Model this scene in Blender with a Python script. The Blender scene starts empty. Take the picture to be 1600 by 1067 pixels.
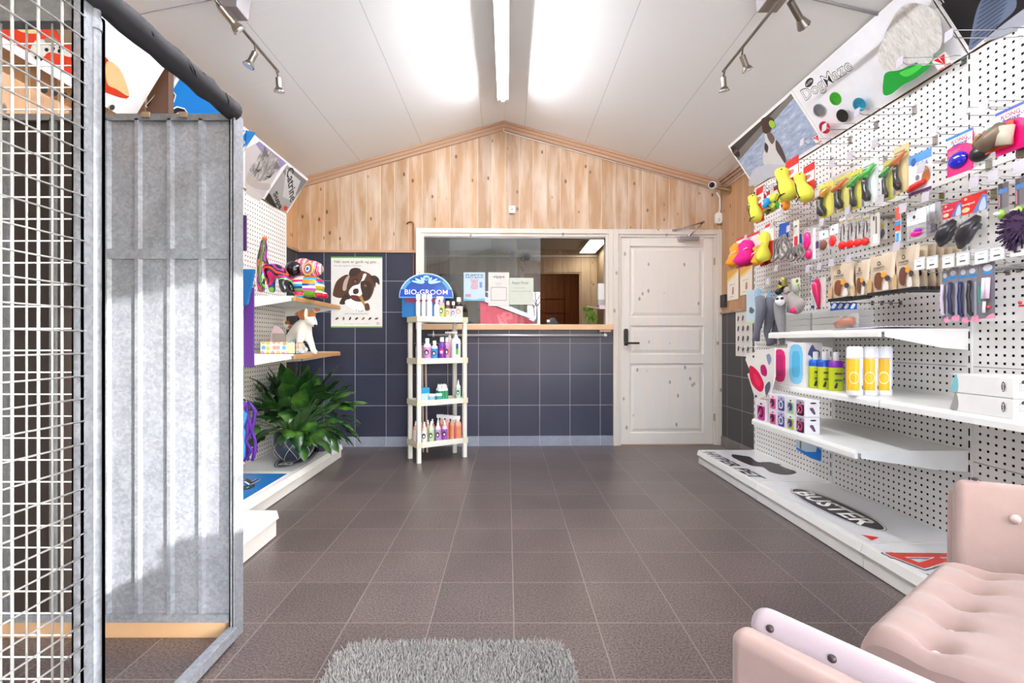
import bpy, math, random
from mathutils import Vector, Matrix
R = random.Random(11)
SC = bpy.context.scene
COL = SC.collection
# ---- camera facts: level lens at 1.011 m, looking down +Y ----
F, CX, HY, H = 775.0, 793.0, 533.5, 1.011
D, K = 4.807, 0.027                       # back wall: y = D + K x
TH = math.atan(K)
BW = Matrix.Translation((0, D, 0)) @ Matrix.Rotation(TH, 4, 'Z')
BWI = BW.inverted()
def atY(x, y, Y): return Vector(((x-CX)*Y/F, Y, H-(y-HY)*Y/F))
def atX(x, y, X):
    Y = F*X/(x-CX); return Vector((X, Y, H-(y-HY)*Y/F))
def atZ(x, y, z):
    Y = F*(H-z)/(y-HY); return Vector(((x-CX)*Y/F, Y, z))
def W(x, y, off=0.0):                      # back wall, wall-local coordinates
    a = (x-CX)/F; Y = (D-off)/(1-K*a)
    p = BWI @ Vector((a*Y, Y, H-(y-HY)*Y/F)); return p
# ---- materials ----
def lin(c):
    c = c/255.0
    return c/12.92 if c <= .04045 else ((c+.055)/1.055)**2.4
def rgb(c): return (lin(c[0]), lin(c[1]), lin(c[2]), 1)
MC = {}
def newmat(name):
    m = bpy.data.materials.new(name); m.use_nodes = True
    nt = m.node_tree; return m, nt, nt.nodes['Principled BSDF']
def mat(c, rough=.55, metal=0.0, alpha=1.0, coat=0.0, em=0.0, var=0.06, spec=.5):
    k = (tuple(c), rough, metal, alpha, coat, em, var, spec)
    if k in MC: return MC[k]
    m, nt, b = newmat('surface_%02x%02x%02x' % tuple(int(v) for v in c))
    b.inputs['Base Color'].default_value = rgb(c)
    b.inputs['Roughness'].default_value = rough
    b.inputs['Metallic'].default_value = metal
    b.inputs['Alpha'].default_value = alpha
    b.inputs['Coat Weight'].default_value = coat
    b.inputs['Specular IOR Level'].default_value = spec
    if em:
        b.inputs['Emission Color'].default_value = rgb(c); b.inputs['Emission Strength'].default_value = em
    elif var:
        tc = nt.nodes.new('ShaderNodeTexCoord'); n = nt.nodes.new('ShaderNodeTexNoise')
        n.inputs['Scale'].default_value = 14; n.inputs['Detail'].default_value = 3
        hs = nt.nodes.new('ShaderNodeHueSaturation'); hs.inputs['Color'].default_value = rgb(c)
        mr = nt.nodes.new('ShaderNodeMapRange')
        mr.inputs['To Min'].default_value = 1-var; mr.inputs['To Max'].default_value = 1+var
        nt.links.new(tc.outputs['Object'], n.inputs['Vector']); nt.links.new(n.outputs[0], mr.inputs['Value'])
        nt.links.new(mr.outputs[0], hs.inputs['Value']); nt.links.new(hs.outputs[0], b.inputs['Base Color'])
    MC[k] = m; return m
class NB:                                   # small node-building helper
    def __init__(s, name):
        s.m, s.nt, s.b = newmat(name); s.tc = s.nt.nodes.new('ShaderNodeTexCoord').outputs['Object']
    def n(s, t, **kw):
        nd = s.nt.nodes.new('ShaderNode'+t)
        for k, v in kw.items():
            if k.startswith('_'): setattr(nd, k[1:], v)
            else:
                key = int(k[1:]) if k[0] == 'i' and k[1:].isdigit() else k.replace('__', ' ')
                if hasattr(v, 'is_output'): s.nt.links.new(v, nd.inputs[key])
                else: nd.inputs[key].default_value = v
        return nd
    def math(s, op, a, b=0.0, c=None):
        nd = s.nt.nodes.new('ShaderNodeMath'); nd.operation = op
        for i, v in enumerate((a, b) if c is None else (a, b, c)):
            if hasattr(v, 'is_output'): s.nt.links.new(v, nd.inputs[i])
            else: nd.inputs[i].default_value = v
        return nd.outputs[0]
    def mix(s, f, a, b, bt='MIX'):
        nd = s.nt.nodes.new('ShaderNodeMix'); nd.data_type = 'RGBA'; nd.blend_type = bt
        for i, v in ((0, f), (6, a), (7, b)):
            if hasattr(v, 'is_output'): s.nt.links.new(v, nd.inputs[i])
            else: nd.inputs[i].default_value = v if i == 0 or len(v) == 4 else rgb(v)
        return nd.outputs[2]
    def ramp(s, fac, stops, interp='LINEAR'):
        nd = s.nt.nodes.new('ShaderNodeValToRGB'); nd.color_ramp.interpolation = interp
        e = nd.color_ramp.elements
        while len(e) < len(stops): e.new(.5)
        for i, (p, c) in enumerate(stops): e[i].position = p; e[i].color = rgb(c)
        s.nt.links.new(fac, nd.inputs[0]); return nd.outputs[0]
    def sep(s, v=None):
        nd = s.nt.nodes.new('ShaderNodeSeparateXYZ'); s.nt.links.new(v or s.tc, nd.inputs[0]); return nd.outputs
    def comb(s, x, y, z):
        nd = s.nt.nodes.new('ShaderNodeCombineXYZ')
        for i, v in enumerate((x, y, z)):
            if hasattr(v, 'is_output'): s.nt.links.new(v, nd.inputs[i])
            else: nd.inputs[i].default_value = v
        return nd.outputs[0]
    def set(s, **kw):
        for k, v in kw.items():
            key = k.replace('__', ' ')
            if hasattr(v, 'is_output'): s.nt.links.new(v, s.b.inputs[key])
            else: s.b.inputs[key].default_value = v
    def bump(s, h, strength=.3, dist=.002):
        nd = s.n('Bump', Strength=strength, Distance=dist, Height=h)
        s.nt.links.new(nd.outputs[0], s.b.inputs['Normal'])

def pine(name, axis, c1, c2, groove, bw=.1335, off=0., knot=(98, 60, 38), grain='z', rough=.5, white=.0, knots=True):
    """boards running along 'grain', stacked along 'axis' (object coordinates)"""
    q = NB(name); x, y, z = q.sep()
    A = {'x': x, 'y': y, 'z': z}[axis]; G = {'x': x, 'y': y, 'z': z}[grain]
    t = q.math('DIVIDE', q.math('ADD', A, off+20*bw), bw)
    idx = q.math('FLOOR', t); fr = q.math('FRACT', t)
    wn = q.n('TexWhiteNoise', _noise_dimensions='1D', W=idx).outputs['Value']
    sh = q.math('ADD', q.math('MULTIPLY', G, 1.0), q.math('MULTIPLY', wn, 37.0))
    gv = q.comb(q.math('MULTIPLY', A, 26.0), q.math('MULTIPLY', wn, 9.), q.math('MULTIPLY', sh, 1.6))
    g = q.n('TexNoise', Vector=gv, Scale=2.2, Detail=5., Roughness=.6, Distortion=.6).outputs[0]
    c = q.mix(g, c1, c2)
    tint = q.n('MapRange', Value=wn, i3=.84, i4=1.1).outputs[0]
    c = q.n('HueSaturation', Color=c, Value=tint).outputs[0]
    if white:
        wv = q.n('TexNoise', Vector=q.comb(q.math('MULTIPLY', A, 5.), 0., q.math('MULTIPLY', sh, .9)), Scale=2., Detail=4.).outputs[0]
        wf = q.n('MapRange', Value=wv, i1=.42, i2=.72, i3=0., i4=white).outputs[0]
        c = q.mix(wf, c, (238, 228, 212, 255)[:3])
    if knots:
        kv = q.comb(q.math('MULTIPLY', A, 1.0), q.math('MULTIPLY', idx, 3.1), q.math('MULTIPLY', sh, .55))
        vo = q.n('TexVoronoi', Vector=kv, Scale=9.5, Randomness=1.).outputs['Distance']
        kf = q.n('MapRange', Value=vo, i1=.07, i2=.13, i3=.9, i4=0.).outputs[0]
        c = q.mix(kf, c, knot)
    gd = q.math('ABSOLUTE', q.math('SUBTRACT', fr, .5))
    gf = q.n('MapRange', Value=gd, i1=.470, i2=.486, i3=0., i4=1.).outputs[0]
    c = q.mix(q.math('MULTIPLY', gf, .8), c, groove)
    q.set(Base__Color=c, Roughness=rough)
    q.bump(q.math('SUBTRACT', q.math('MULTIPLY', g, .15), gf), .5, .004)
    return q.m
def tiles(name, a, b, oa, ob, wa, wb, base, grout, speck=.25, sscale=260., rough=.42, mort=.0035, vary=.12):
    q = NB(name); s3 = q.sep(); ax = {'x': s3[0], 'y': s3[1], 'z': s3[2]}
    ta = q.math('DIVIDE', q.math('SUBTRACT', ax[a], oa-20*wa), wa); tb = q.math('DIVIDE', q.math('SUBTRACT', ax[b], ob-20*wb), wb)
    da = q.math('MULTIPLY', q.math('SUBTRACT', .5, q.math('ABSOLUTE', q.math('SUBTRACT', q.math('FRACT', ta), .5))), wa)
    db = q.math('MULTIPLY', q.math('SUBTRACT', .5, q.math('ABSOLUTE', q.math('SUBTRACT', q.math('FRACT', tb), .5))), wb)
    d = q.math('MINIMUM', da, db)
    gf = q.n('MapRange', Value=d, i1=mort*.4, i2=mort*.65, i3=1., i4=0.).outputs[0]
    wn = q.n('TexWhiteNoise', _noise_dimensions='2D', Vector=q.comb(q.math('FLOOR', ta), q.math('FLOOR', tb), 0.)).outputs['Value']
    n1 = q.n('TexNoise', Vector=q.tc, Scale=sscale, Detail=2.).outputs[0]
    n2 = q.n('TexNoise', Vector=q.tc, Scale=3.5, Detail=4.).outputs[0]
    sp = q.n('MapRange', Value=n1, i1=.3, i2=.7, i3=1-speck, i4=1+speck).outputs[0]
    v = q.math('MULTIPLY', sp, q.n('MapRange', Value=wn, i3=1-vary, i4=1+vary).outputs[0])
    v = q.math('MULTIPLY', v, q.n('MapRange', Value=n2, i1=.3, i2=.7, i3=.9, i4=1.1).outputs[0])
    c = q.n('HueSaturation', Color=rgb(base), Value=v).outputs[0]
    c = q.mix(gf, c, grout)
    rg = q.n('MapRange', Value=n2, i1=.3, i2=.7, i3=rough-.08, i4=rough+.1).outputs[0]
    q.set(Base__Color=c, Roughness=rough); q.bump(q.math('SUBTRACT', q.math('MULTIPLY', n1, .15), gf), .4, .002)
    return q.m
def ceiling_mat():
    q = NB('ceiling_board'); x, y, z = q.sep()
    ta = q.math('DIVIDE', q.math('ADD', x, .237+.583*10+.583*.0), .583)
    # strips on each side of the ridge have their own phase
    right = q.math('GREATER_THAN', x, -.037)
    ta = q.math('ADD', ta, q.math('MULTIPLY', right, -.688))
    st = q.math('FLOOR', ta); par = q.math('FLOORED_MODULO', st, 2.)
    tb = q.math('DIVIDE', q.math('ADD', y, q.math('MULTIPLY', par, .6)), 1.2)
    tb = q.math('ADD', tb, q.math('MULTIPLY', right, .5))
    tb = q.math('ADD', tb, .82)
    da = q.math('MULTIPLY', q.math('SUBTRACT', .5, q.math('ABSOLUTE', q.math('SUBTRACT', q.math('FRACT', ta), .5))), .583)
    db = q.math('MULTIPLY', q.math('SUBTRACT', .5, q.math('ABSOLUTE', q.math('SUBTRACT', q.math('FRACT', tb), .5))), 1.2)
    ga = q.n('MapRange', Value=da, i1=.001, i2=.0026, i3=1., i4=0.).outputs[0]
    gb = q.n('MapRange', Value=db, i1=.001, i2=.003, i3=1., i4=0.).outputs[0]
    w = q.n('TexNoise', Vector=q.comb(q.math('MULTIPLY', x, 1.), q.math('MULTIPLY', y, 60.), 0.), Scale=6., Detail=2.).outputs[0]
    c = q.mix(w, (240, 240, 238), (246, 246, 244))
    c = q.mix(q.math('MULTIPLY', ga, .7), c, (176, 173, 166)); c = q.mix(gb, c, (250, 249, 245))
    q.set(Base__Color=c, Roughness=.6); q.bump(q.math('SUBTRACT', w, q.math('MULTIPLY', q.math('MAXIMUM', ga, gb), 2.)), .15, .002)
    return q.m
def galv(name, c1=(150, 156, 162), c2=(205, 210, 214), rough=.38):
    q = NB(name)
    v = q.n('TexVoronoi', Vector=q.tc, Scale=110., Randomness=1.).outputs['Color']
    n = q.n('TexNoise', Vector=q.tc, Scale=9., Detail=6., Roughness=.7).outputs[0]
    f = q.math('ADD', q.math('MULTIPLY', q.sep(v)[0], .3), q.math('MULTIPLY', n, .7))
    q.set(Base__Color=q.mix(f, c1, c2), Metallic=.28, Roughness=q.n('MapRange', Value=f, i3=rough-.1, i4=rough+.2).outputs[0])
    return q.m
def fabric(name, c1, c2, sc=60., sheen=.3):
    q = NB(name)
    n = q.n('TexNoise', Vector=q.tc, Scale=7., Detail=6., Roughness=.65).outputs[0]
    n2 = q.n('TexNoise', Vector=q.tc, Scale=sc*8, Detail=2.).outputs[0]
    q.set(Base__Color=q.mix(n, c1, c2), Roughness=.9, Sheen__Weight=sheen); q.bump(n2, .25, .001)
    return q.m
def multicolour(name, stops, scale=14., kind='wave', dist=6.):
    q = NB(name)
    if kind == 'wave': f = q.n('TexWave', Vector=q.tc, Scale=scale, Distortion=dist, Detail=1., Detail__Scale=1.2).outputs['Fac']
    elif kind == 'noise': f = q.n('TexNoise', Vector=q.tc, Scale=scale, Detail=0.).outputs[0]
    else: f = q.sep(q.n('TexVoronoi', Vector=q.tc, Scale=scale).outputs['Color'])[0]
    n = len(stops); 
    lo, hi = (.3, .7) if kind == 'noise' else (0, 1)
    q.set(Base__Color=q.ramp(f, [(lo+(hi-lo)*i/n, c) for i, c in enumerate(stops)], 'CONSTANT'), Roughness=.25, Coat__Weight=.4)
    return q.m
# ---- mesh builder (world coordinates) ----
def ell(cx, cy, rx, ry, n=24, rot=0.0):
    c, s = math.cos(rot), math.sin(rot); o = []
    for i in range(n):
        a = 2*math.pi*i/n; u, v = rx*math.cos(a), ry*math.sin(a); o.append((cx+u*c-v*s, cy+u*s+v*c))
    return o
def rr(x0, y0, x1, y1, r, n=4):
    o = []
    for (cx, cy, a0) in ((x1-r, y1-r, 0), (x0+r, y1-r, 90), (x0+r, y0+r, 180), (x1-r, y0+r, 270)):
        for i in range(n+1):
            a = math.radians(a0+90*i/n); o.append((cx+r*math.cos(a), cy+r*math.sin(a)))
    return o
def rect(x0, y0, x1, y1): return [(x0, y0), (x1, y0), (x1, y1), (x0, y1)]
def smooth(pts, n=5):
    o = []; L = len(pts)
    for i in range(L):
        p0, p1, p2, p3 = (Vector(pts[(i+k) % L]) for k in (-1, 0, 1, 2))
        for j in range(n):
            t = j/n; o.append(tuple(.5*((2*p1)+(p2-p0)*t+(2*p0-5*p1+4*p2-p3)*t*t+(3*p1-p0-3*p2+p3)*t**3)))
    return o
def frame(o, u, v):
    u = Vector(u).normalized(); v = Vector(v).normalized(); n = u.cross(v)
    return Matrix(((u.x, v.x, n.x, o[0]), (u.y, v.y, n.y, o[1]), (u.z, v.z, n.z, o[2]), (0, 0, 0, 1)))
TM = {}
def tmesh(s, bold=0.0, shear=0.0):
    k = (s, bold, shear)
    if k in TM: return TM[k]
    cu = bpy.data.curves.new('lettering', 'FONT'); cu.body = s; cu.align_x = 'CENTER'; cu.align_y = 'CENTER'
    cu.resolution_u = 2; cu.offset = bold; cu.shear = shear
    ob = bpy.data.objects.new('lettering', cu); COL.objects.link(ob)
    bpy.context.view_layer.update()
    me = bpy.data.meshes.new_from_object(ob.evaluated_get(bpy.context.evaluated_depsgraph_get()))
    vs = [tuple(v.co) for v in me.vertices]; fs = [tuple(p.vertices) for p in me.polygons]
    bpy.data.objects.remove(ob); bpy.data.meshes.remove(me); bpy.data.curves.remove(cu)
    if vs:
        xs = [v[0] for v in vs]; ys = [v[1] for v in vs]; w = max(xs)-min(xs); h = max(ys)-min(ys)
        cx, cy = (max(xs)+min(xs))/2, (max(ys)+min(ys))/2
        vs = [((a-cx)/w, (b-cy)/h) for a, b, c in vs]
    TM[k] = (vs, fs); return TM[k]
class B:
    def __init__(s): s.v = []; s.f = []; s.m = []; s.sm = []; s.w = 0.0
    def add(s, vs, fs, m, smooth=False, M=None):
        o = len(s.v)
        s.v += [tuple(M @ Vector(v)) if M is not None else tuple(v) for v in vs]
        for f in fs: s.f.append(tuple(i+o for i in f)); s.m.append(m); s.sm.append(smooth)
        return s
    def box(s, a, b, m, M=None):
        x0, x1 = sorted((a[0], b[0])); y0, y1 = sorted((a[1], b[1])); z0, z1 = sorted((a[2], b[2]))
        vs = [(x0, y0, z0), (x1, y0, z0), (x1, y1, z0), (x0, y1, z0), (x0, y0, z1), (x1, y0, z1), (x1, y1, z1), (x0, y1, z1)]
        return s.add(vs, [(0, 3, 2, 1), (4, 5, 6, 7), (0, 1, 5, 4), (1, 2, 6, 5), (2, 3, 7, 6), (3, 0, 4, 7)], m, False, M)
    def hexa(s, p, m):                      # 8 corners: bottom 4 ccw, top 4 ccw
        return s.add(p, [(0, 3, 2, 1), (4, 5, 6, 7), (0, 1, 5, 4), (1, 2, 6, 5), (2, 3, 7, 6), (3, 0, 4, 7)], m)
    def cyl(s, p0, p1, r0, m, r1=None, n=12, smooth=True, M=None, cap=True):
        p0, p1 = Vector(p0), Vector(p1); r1 = r0 if r1 is None else r1
        d = (p1-p0).normalized(); a = d.orthogonal().normalized(); b = d.cross(a); vs = []
        for p, r in ((p0, r0), (p1, r1)):
            for i in range(n):
                t = 2*math.pi*i/n; vs.append(p+(a*math.cos(t)+b*math.sin(t))*r)
        s.add(vs, [(i, (i+1) % n, n+(i+1) % n, n+i) for i in range(n)], m, smooth, M)
        if cap: s.add(vs, [tuple(range(n-1, -1, -1)), tuple(range(n, 2*n))], m, False, M)
        return s
    def tube(s, pts, r, m, n=6, M=None):
        pts = [Vector(p) for p in pts]; rr_ = r if isinstance(r, (list, tuple)) else [r]*len(pts)
        vs = []; d0 = (pts[1]-pts[0]).normalized(); a = d0.orthogonal().normalized()
        for k, p in enumerate(pts):
            d = (pts[min(k+1, len(pts)-1)]-pts[max(k-1, 0)]).normalized()
            a = (a-d*a.dot(d)); a = a.normalized() if a.length > 1e-6 else d.orthogonal().normalized(); b = d.cross(a)
            for i in range(n):
                t = 2*math.pi*i/n; vs.append(p+(a*math.cos(t)+b*math.sin(t))*rr_[k])
        L = len(pts)
        fs = [(k*n+i, k*n+(i+1) % n, (k+1)*n+(i+1) % n, (k+1)*n+i) for k in range(L-1) for i in range(n)]
        s.add(vs, fs+[tuple(range(n-1, -1, -1)), tuple(range((L-1)*n, L*n))], m, True, M); return s
    def lathe(s, prof, m, n=18, M=None, sx=1., sy=1.):
        vs = []
        for r, z in prof:
            for i in range(n):
                t = 2*math.pi*i/n; vs.append((r*math.cos(t)*sx, r*math.sin(t)*sy, z))
        L = len(prof)
        fs = [(k*n+i, k*n+(i+1) % n, (k+1)*n+(i+1) % n, (k+1)*n+i) for k in range(L-1) for i in range(n)]
        s.add(vs, fs, m, True, M); s.add(vs, [tuple(range(n-1, -1, -1)), tuple(range((L-1)*n, L*n))], m, False, M); return s
    def ball(s, c, r, m, n=14, M=None):
        r = (r, r, r) if not isinstance(r, (tuple, list)) else r; k = max(5, n//2)
        prof = [(math.sin(math.pi*i/k), -math.cos(math.pi*i/k)) for i in range(k+1)]; vs = []
        prof[0] = (.02, -1); prof[-1] = (.02, 1)
        for a, z in prof:
            for i in range(n):
                t = 2*math.pi*i/n; vs.append((c[0]+a*math.cos(t)*r[0], c[1]+a*math.sin(t)*r[1], c[2]+z*r[2]))
        fs = [(j*n+i, j*n+(i+1) % n, (j+1)*n+(i+1) % n, (j+1)*n+i) for j in range(k) for i in range(n)]
        s.add(vs, fs+[tuple(range(n-1, -1, -1)), tuple(range(k*n, k*n+n))], m, True, M); return s
    def prism(s, pts, M, d, m, m2=None):     # outline in the frame M, front at +d
        n = len(pts); vs = [(p[0], p[1], 0) for p in pts]+[(p[0], p[1], d) for p in pts]
        s.add(vs, [tuple(range(n, 2*n))], m, False, M)
        s.add(vs, [tuple(range(n-1, -1, -1))]+[(i, (i+1) % n, n+(i+1) % n, n+i) for i in range(n)], m2 or m, False, M); return s
    def art(s, pts, M, m, sx=1., sy=1., lift=None):   # printed shape: each one a hair above the last
        s.w += .0003; w = s.w if lift is None else lift
        n = len(pts)
        s.add([(p[0]*sx, p[1]*sy, w) for p in pts], [tuple(range(n))], m, False, M); return s
    def text(s, t, M, cx, cy, w, h, m, bold=0.0, rot=0.0, shear=0.0):
        vs, fs = tmesh(t, bold, shear); s.w += .0003
        c, q = math.cos(rot), math.sin(rot)
        s.add([(cx+a*w*c-b*h*q, cy+a*w*q+b*h*c, s.w) for a, b in vs], fs, m, False, M); return s
    def build(s, name, parent=None, bev=0.0, sub=0, loc=None, **tags):
        me = bpy.data.meshes.new(name)
        L = Matrix.Identity(4)
        if parent is not None: L = WM[parent.name].inverted()
        elif isinstance(loc, Matrix): L = loc.inverted()
        elif loc is not None: L = Matrix.Translation(Vector(loc)).inverted()
        me.from_pydata([tuple(L @ Vector(v)) for v in s.v], [], s.f)
        ms = []; ix = {}
        for m in s.m:
            if m.name not in ix: ix[m.name] = len(ms); ms.append(m)
        for m in ms: me.materials.append(m)
        me.polygons.foreach_set('material_index', [ix[m.name] for m in s.m])
        me.polygons.foreach_set('use_smooth', s.sm); me.update()
        o = bpy.data.objects.new(name, me); COL.objects.link(o)
        WM[o.name] = L.inverted()
        if parent is not None: o.parent = parent
        else: o.matrix_world = L.inverted()
        if bev:
            md = o.modifiers.new('soft_edge', 'BEVEL'); md.width = bev; md.segments = 2; md.limit_method = 'ANGLE'; md.angle_limit = .7
        if sub:
            md = o.modifiers.new('rounding', 'SUBSURF'); md.levels = md.render_levels = sub
        for k, v in tags.items(): o[k] = v
        return o
WM = {}
def thing(name, label, cat, loc=(0, 0, 0), group=None, M=None):
    o = bpy.data.objects.new(name, None); COL.objects.link(o); o.empty_display_size = .05
    M = M if M is not None else Matrix.Translation(Vector(loc)); o.matrix_world = M; WM[o.name] = M
    o['label'] = label; o['category'] = cat
    if group: o['group'] = group
    return o
def dup(root, loc, rz=None, label=None, group=None):
    r = root.copy(); COL.objects.link(r); r.location = loc
    if rz is not None: r.rotation_euler = (0, 0, rz)
    if label: r['label'] = label
    if group: r['group'] = group
    for ch in list(root.children):
        c = ch.copy(); COL.objects.link(c); c.parent = r
        for g in list(ch.children):
            d = g.copy(); COL.objects.link(d); d.parent = c
    return r
ST = dict(kind='structure')
def T(label, cat, group=None):
    d = dict(label=label, category=cat)
    if group: d['group'] = group
    return d
def skin(name, nodes, edges, m, parent, sub=2, **tags):
    L = WM[parent.name].inverted() if parent is not None else Matrix.Identity(4)
    keys = list(nodes); me = bpy.data.meshes.new(name)
    me.from_pydata([tuple(L @ Vector(nodes[k][0])) for k in keys], [(keys.index(a), keys.index(b)) for a, b in edges], [])
    o = bpy.data.objects.new(name, me); COL.objects.link(o); WM[o.name] = L.inverted()
    if parent is not None: o.parent = parent
    sk = o.modifiers.new('skin', 'SKIN'); sk.use_smooth_shade = True
    for i, k in enumerate(keys):
        r = nodes[k][1]; me.skin_vertices[0].data[i].radius = (r, r)
        me.skin_vertices[0].data[i].use_root = (i == 0)
    ss = o.modifiers.new('sub', 'SUBSURF'); ss.levels = ss.render_levels = sub
    me.materials.append(m)
    for k, v in tags.items(): o[k] = v
    return o
# pixel -> art coordinates on a plane with frame M
def uv(M, x, y):
    o = Vector((0, 0, H)); d = Vector(((x-CX)/F, 1, -(y-HY)/F)); n = M.col[2].xyz; p = M.col[3].xyz
    t = (p-o).dot(n)/d.dot(n); q = M.inverted() @ (o+d*t); return (q.x, q.y)
def uvs(M, pts): return [uv(M, *p) for p in pts]
# common colours
WHITE = mat((243, 242, 238), .4); OFFW = mat((234, 230, 220), .5); BLACK = mat((22, 21, 24), .45); INK = mat((40, 40, 46), .6)
GREY = mat((128, 128, 134), .5); CHROME = mat((190, 190, 192), .22, 1.0); PAPER = mat((246, 244, 240), .7)
PINK = mat((236, 20, 122), .35); RED = mat((222, 28, 30), .35); BLUE = mat((20, 90, 200), .4); YEL = mat((232, 226, 60), .7)
PURP = mat((96, 40, 170), .4); ORNG = mat((245, 140, 25), .5); GREEN = mat((40, 175, 60), .4); CYAN = mat((40, 160, 215), .4)
METW = mat((240, 240, 236), .32, 0.0, coat=.2)
# ================= ROOM SHELL =================
RX, LX = 2.09, -2.01
RZ, RXC = 3.13, -.037
def ceilZ(x): return RZ-(.294*(RXC-x) if x < RXC else .263*(x-RXC))
pine_back = pine('pine_boards_back', 'x', (206, 170, 132), (176, 134, 96), (226, 210, 188), off=.02, white=.6)
pine_right = pine('pine_boards_right', 'y', (192, 148, 106), (168, 122, 82), (206, 176, 142), off=.0, white=.1)
pine_trim = pine('pine_trim', 'y', (182, 146, 118), (156, 118, 90), (200, 164, 134), bw=3., grain='x', white=.25, knots=False)
wood_plain = pine('plain_timber', 'y', (226, 190, 148), (204, 160, 116), (226, 190, 148), bw=5., grain='x', knots=False)
wash = pine('whitewashed_pine', 'x', (244, 238, 228), (230, 220, 204), (220, 210, 192), bw=3., knot=(150, 142, 132), white=.5)
tile_back = tiles('slate_tiles_back', 'x', 'z', .0155, .093, .2962, .3, (47, 51, 70), (166, 168, 178), .16, 90., .36, mort=.0042)  # blue cast of the sky light is put into this tile colour
tile_side = tiles('slate_tiles_side', 'y', 'z', 4.72, .093, .3, .3, (58, 54, 56), (160, 158, 160), .16, 90., .4, mort=.0042)
tile_skirt = tiles('speckled_skirting_tiles', 'x', 'z', .0155, -5, .2962, 10., (146, 152, 168), (200, 200, 205), .35, 300., .5)
tile_skirt_y = tiles('speckled_skirting_tiles_side', 'y', 'z', 4.72, -5, .3, 10., (120, 112, 108), (190, 188, 185), .3, 300., .5)
floor_m = tiles('granite_floor_tiles', 'x', 'y', .0225, 1.783, .3, .299, (97, 86, 84), (132, 123, 117), .7, 140., .33, mort=.0042)
B().box((-2.25, -1.8, -.06), (2.35, 9.2, 0), floor_m).build('floor', **ST)
cm = ceiling_mat()
b = B()
for x0, x1 in ((-2.2, RXC), (RXC, 2.25)):
    z0, z1 = ceilZ(x0), ceilZ(x1)
    b.hexa([(x0, -1.8, z0), (x1, -1.8, z1), (x1, 4.93, z1), (x0, 4.93, z0), (x0, -1.8, z0+.05), (x1, -1.8, z1+.05), (x1, 4.93, z1+.05), (x0, 4.93, z0+.05)], cm)
b.build('ceiling', **ST)
# back wall, wall-local coordinates
WLo, WRo = W(650.5, 0).x, W(957.5, 0).x      # window frame outside
WLi, WRi = W(662, 0).x, W(948.5, 0).x
WT, WTi, WB = W(800, 358).z, W(800, 367).z, W(800, 515).z
DLo, DRo = W(957.5, 0).x, W(1127, 0).x; DLi, DRi = W(969, 0).x, W(1114, 0).x
DT = W(1040, 359).z
LED = W(550, 393).z
def wallp(b, pts, m, d=.12): b.prism(pts, frame((0, d, 0), (1, 0, 0), (0, 0, 1)), d, m)
b = B()
xl, xr = LX-.08, RX+.12
cl = lambda x: ceilZ(x)+.03
wallp(b, rect(xl, 0, WLi, LED), tile_back)
wallp(b, rect(WLi, 0, WRi, W(800, 513).z), tile_back)
wallp(b, rect(WRi, 0, DLi, W(800, 513).z), tile_back)
wallp(b, [(xl, LED), (WLi, LED), (WLi, cl(WLi)), (xl, cl(xl))], pine_back)
wallp(b, [(WLi, WTi), (DRo, WTi), (DRo, cl(DRo)), (RXC, cl(RXC)), (WLi, cl(WLi))], pine_back)
wallp(b, rect(WRi, W(800, 513).z, DLi, WTi), pine_back)
wallp(b, [(DRo-.02, 0), (xr, 0), (xr, cl(xr)), (DRo-.02, cl(DRo))], pine_back)
b.v = [tuple(BW @ Vector(v)) for v in b.v]
b.build('wall_back', loc=BW, **ST)
def side_wall(name, X, t, zs, woodm, tilem, y0, y1):
    b = B(); b.box((X, y0, 0), (X+t, y1, zs), tilem); b.box((X, y0, zs), (X+t, y1, ceilZ(X)+.02), woodm); b.build(name, **ST)
pine_left = pine('pine_boards_left', 'y', (214, 168, 120), (190, 138, 92), (226, 196, 160), off=.05, white=.2)
side_wall('wall_left', LX, -.1, LED, pine_left, tile_side, -1.8, 4.86)
b = B(); WY = (-1.35, -.76, -.46, .67)
for y0, y1, z0, z1, m in ((WY[3], 4.97, 0, 1.29, tile_side), (WY[3], 4.97, 1.29, ceilZ(RX)+.02, pine_right), (-1.8, WY[3], 0, .70, tile_side), (-.26, WY[3], .70, .91, tile_side), (-1.8, WY[3], 1.87, ceilZ(RX)+.02, pine_right), (WY[1], WY[2], .70, 1.87, pine_right), (-1.8, WY[0], .70, 1.87, pine_right)): b.box((RX, y0, z0), (RX+.06, y1, z1), m)  # unseen pier and raised sill are shaped to shade the kennel
b.build('wall_right', **ST)
b = B()
for y0, y1 in ((WY[0], WY[1]), (WY[2], WY[3])):
    b.box((RX-.01, y0, .68), (RX+.07, y1, .70), wash); b.box((RX-.01, y0, 1.87), (RX+.07, y1, 1.89), wash)
b.build('window_2', **ST)
# front wall behind the photographer: open entrance, side windows
pl = mat((232, 230, 224), .7)
b = B()
for x0, x1, z0, z1 in ((LX-.1, -1.9, 0, 2.3), (-1.9, -.27, 0, 2.3), (-.27, 1.11, 2.155, 2.3), (1.11, 1.3, 0, 2.3), (1.3, 2.0, 0, .8), (1.3, 2.0, 2.2, 2.3), (2.0, RX+.1, 0, 2.3)):
    b.box((x0, -1.8, z0), (x1, -1.7, z1), pl)
b.prism([(LX-.1, 2.3), (RX+.1, 2.3), (RX+.1, ceilZ(RX)+.03), (RXC, RZ+.02), (LX-.1, ceilZ(LX)+.03)], frame((0, -1.7, 0), (1, 0, 0), (0, 0, 1)), .1, pl)
b.build('wall_front', **ST)
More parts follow.
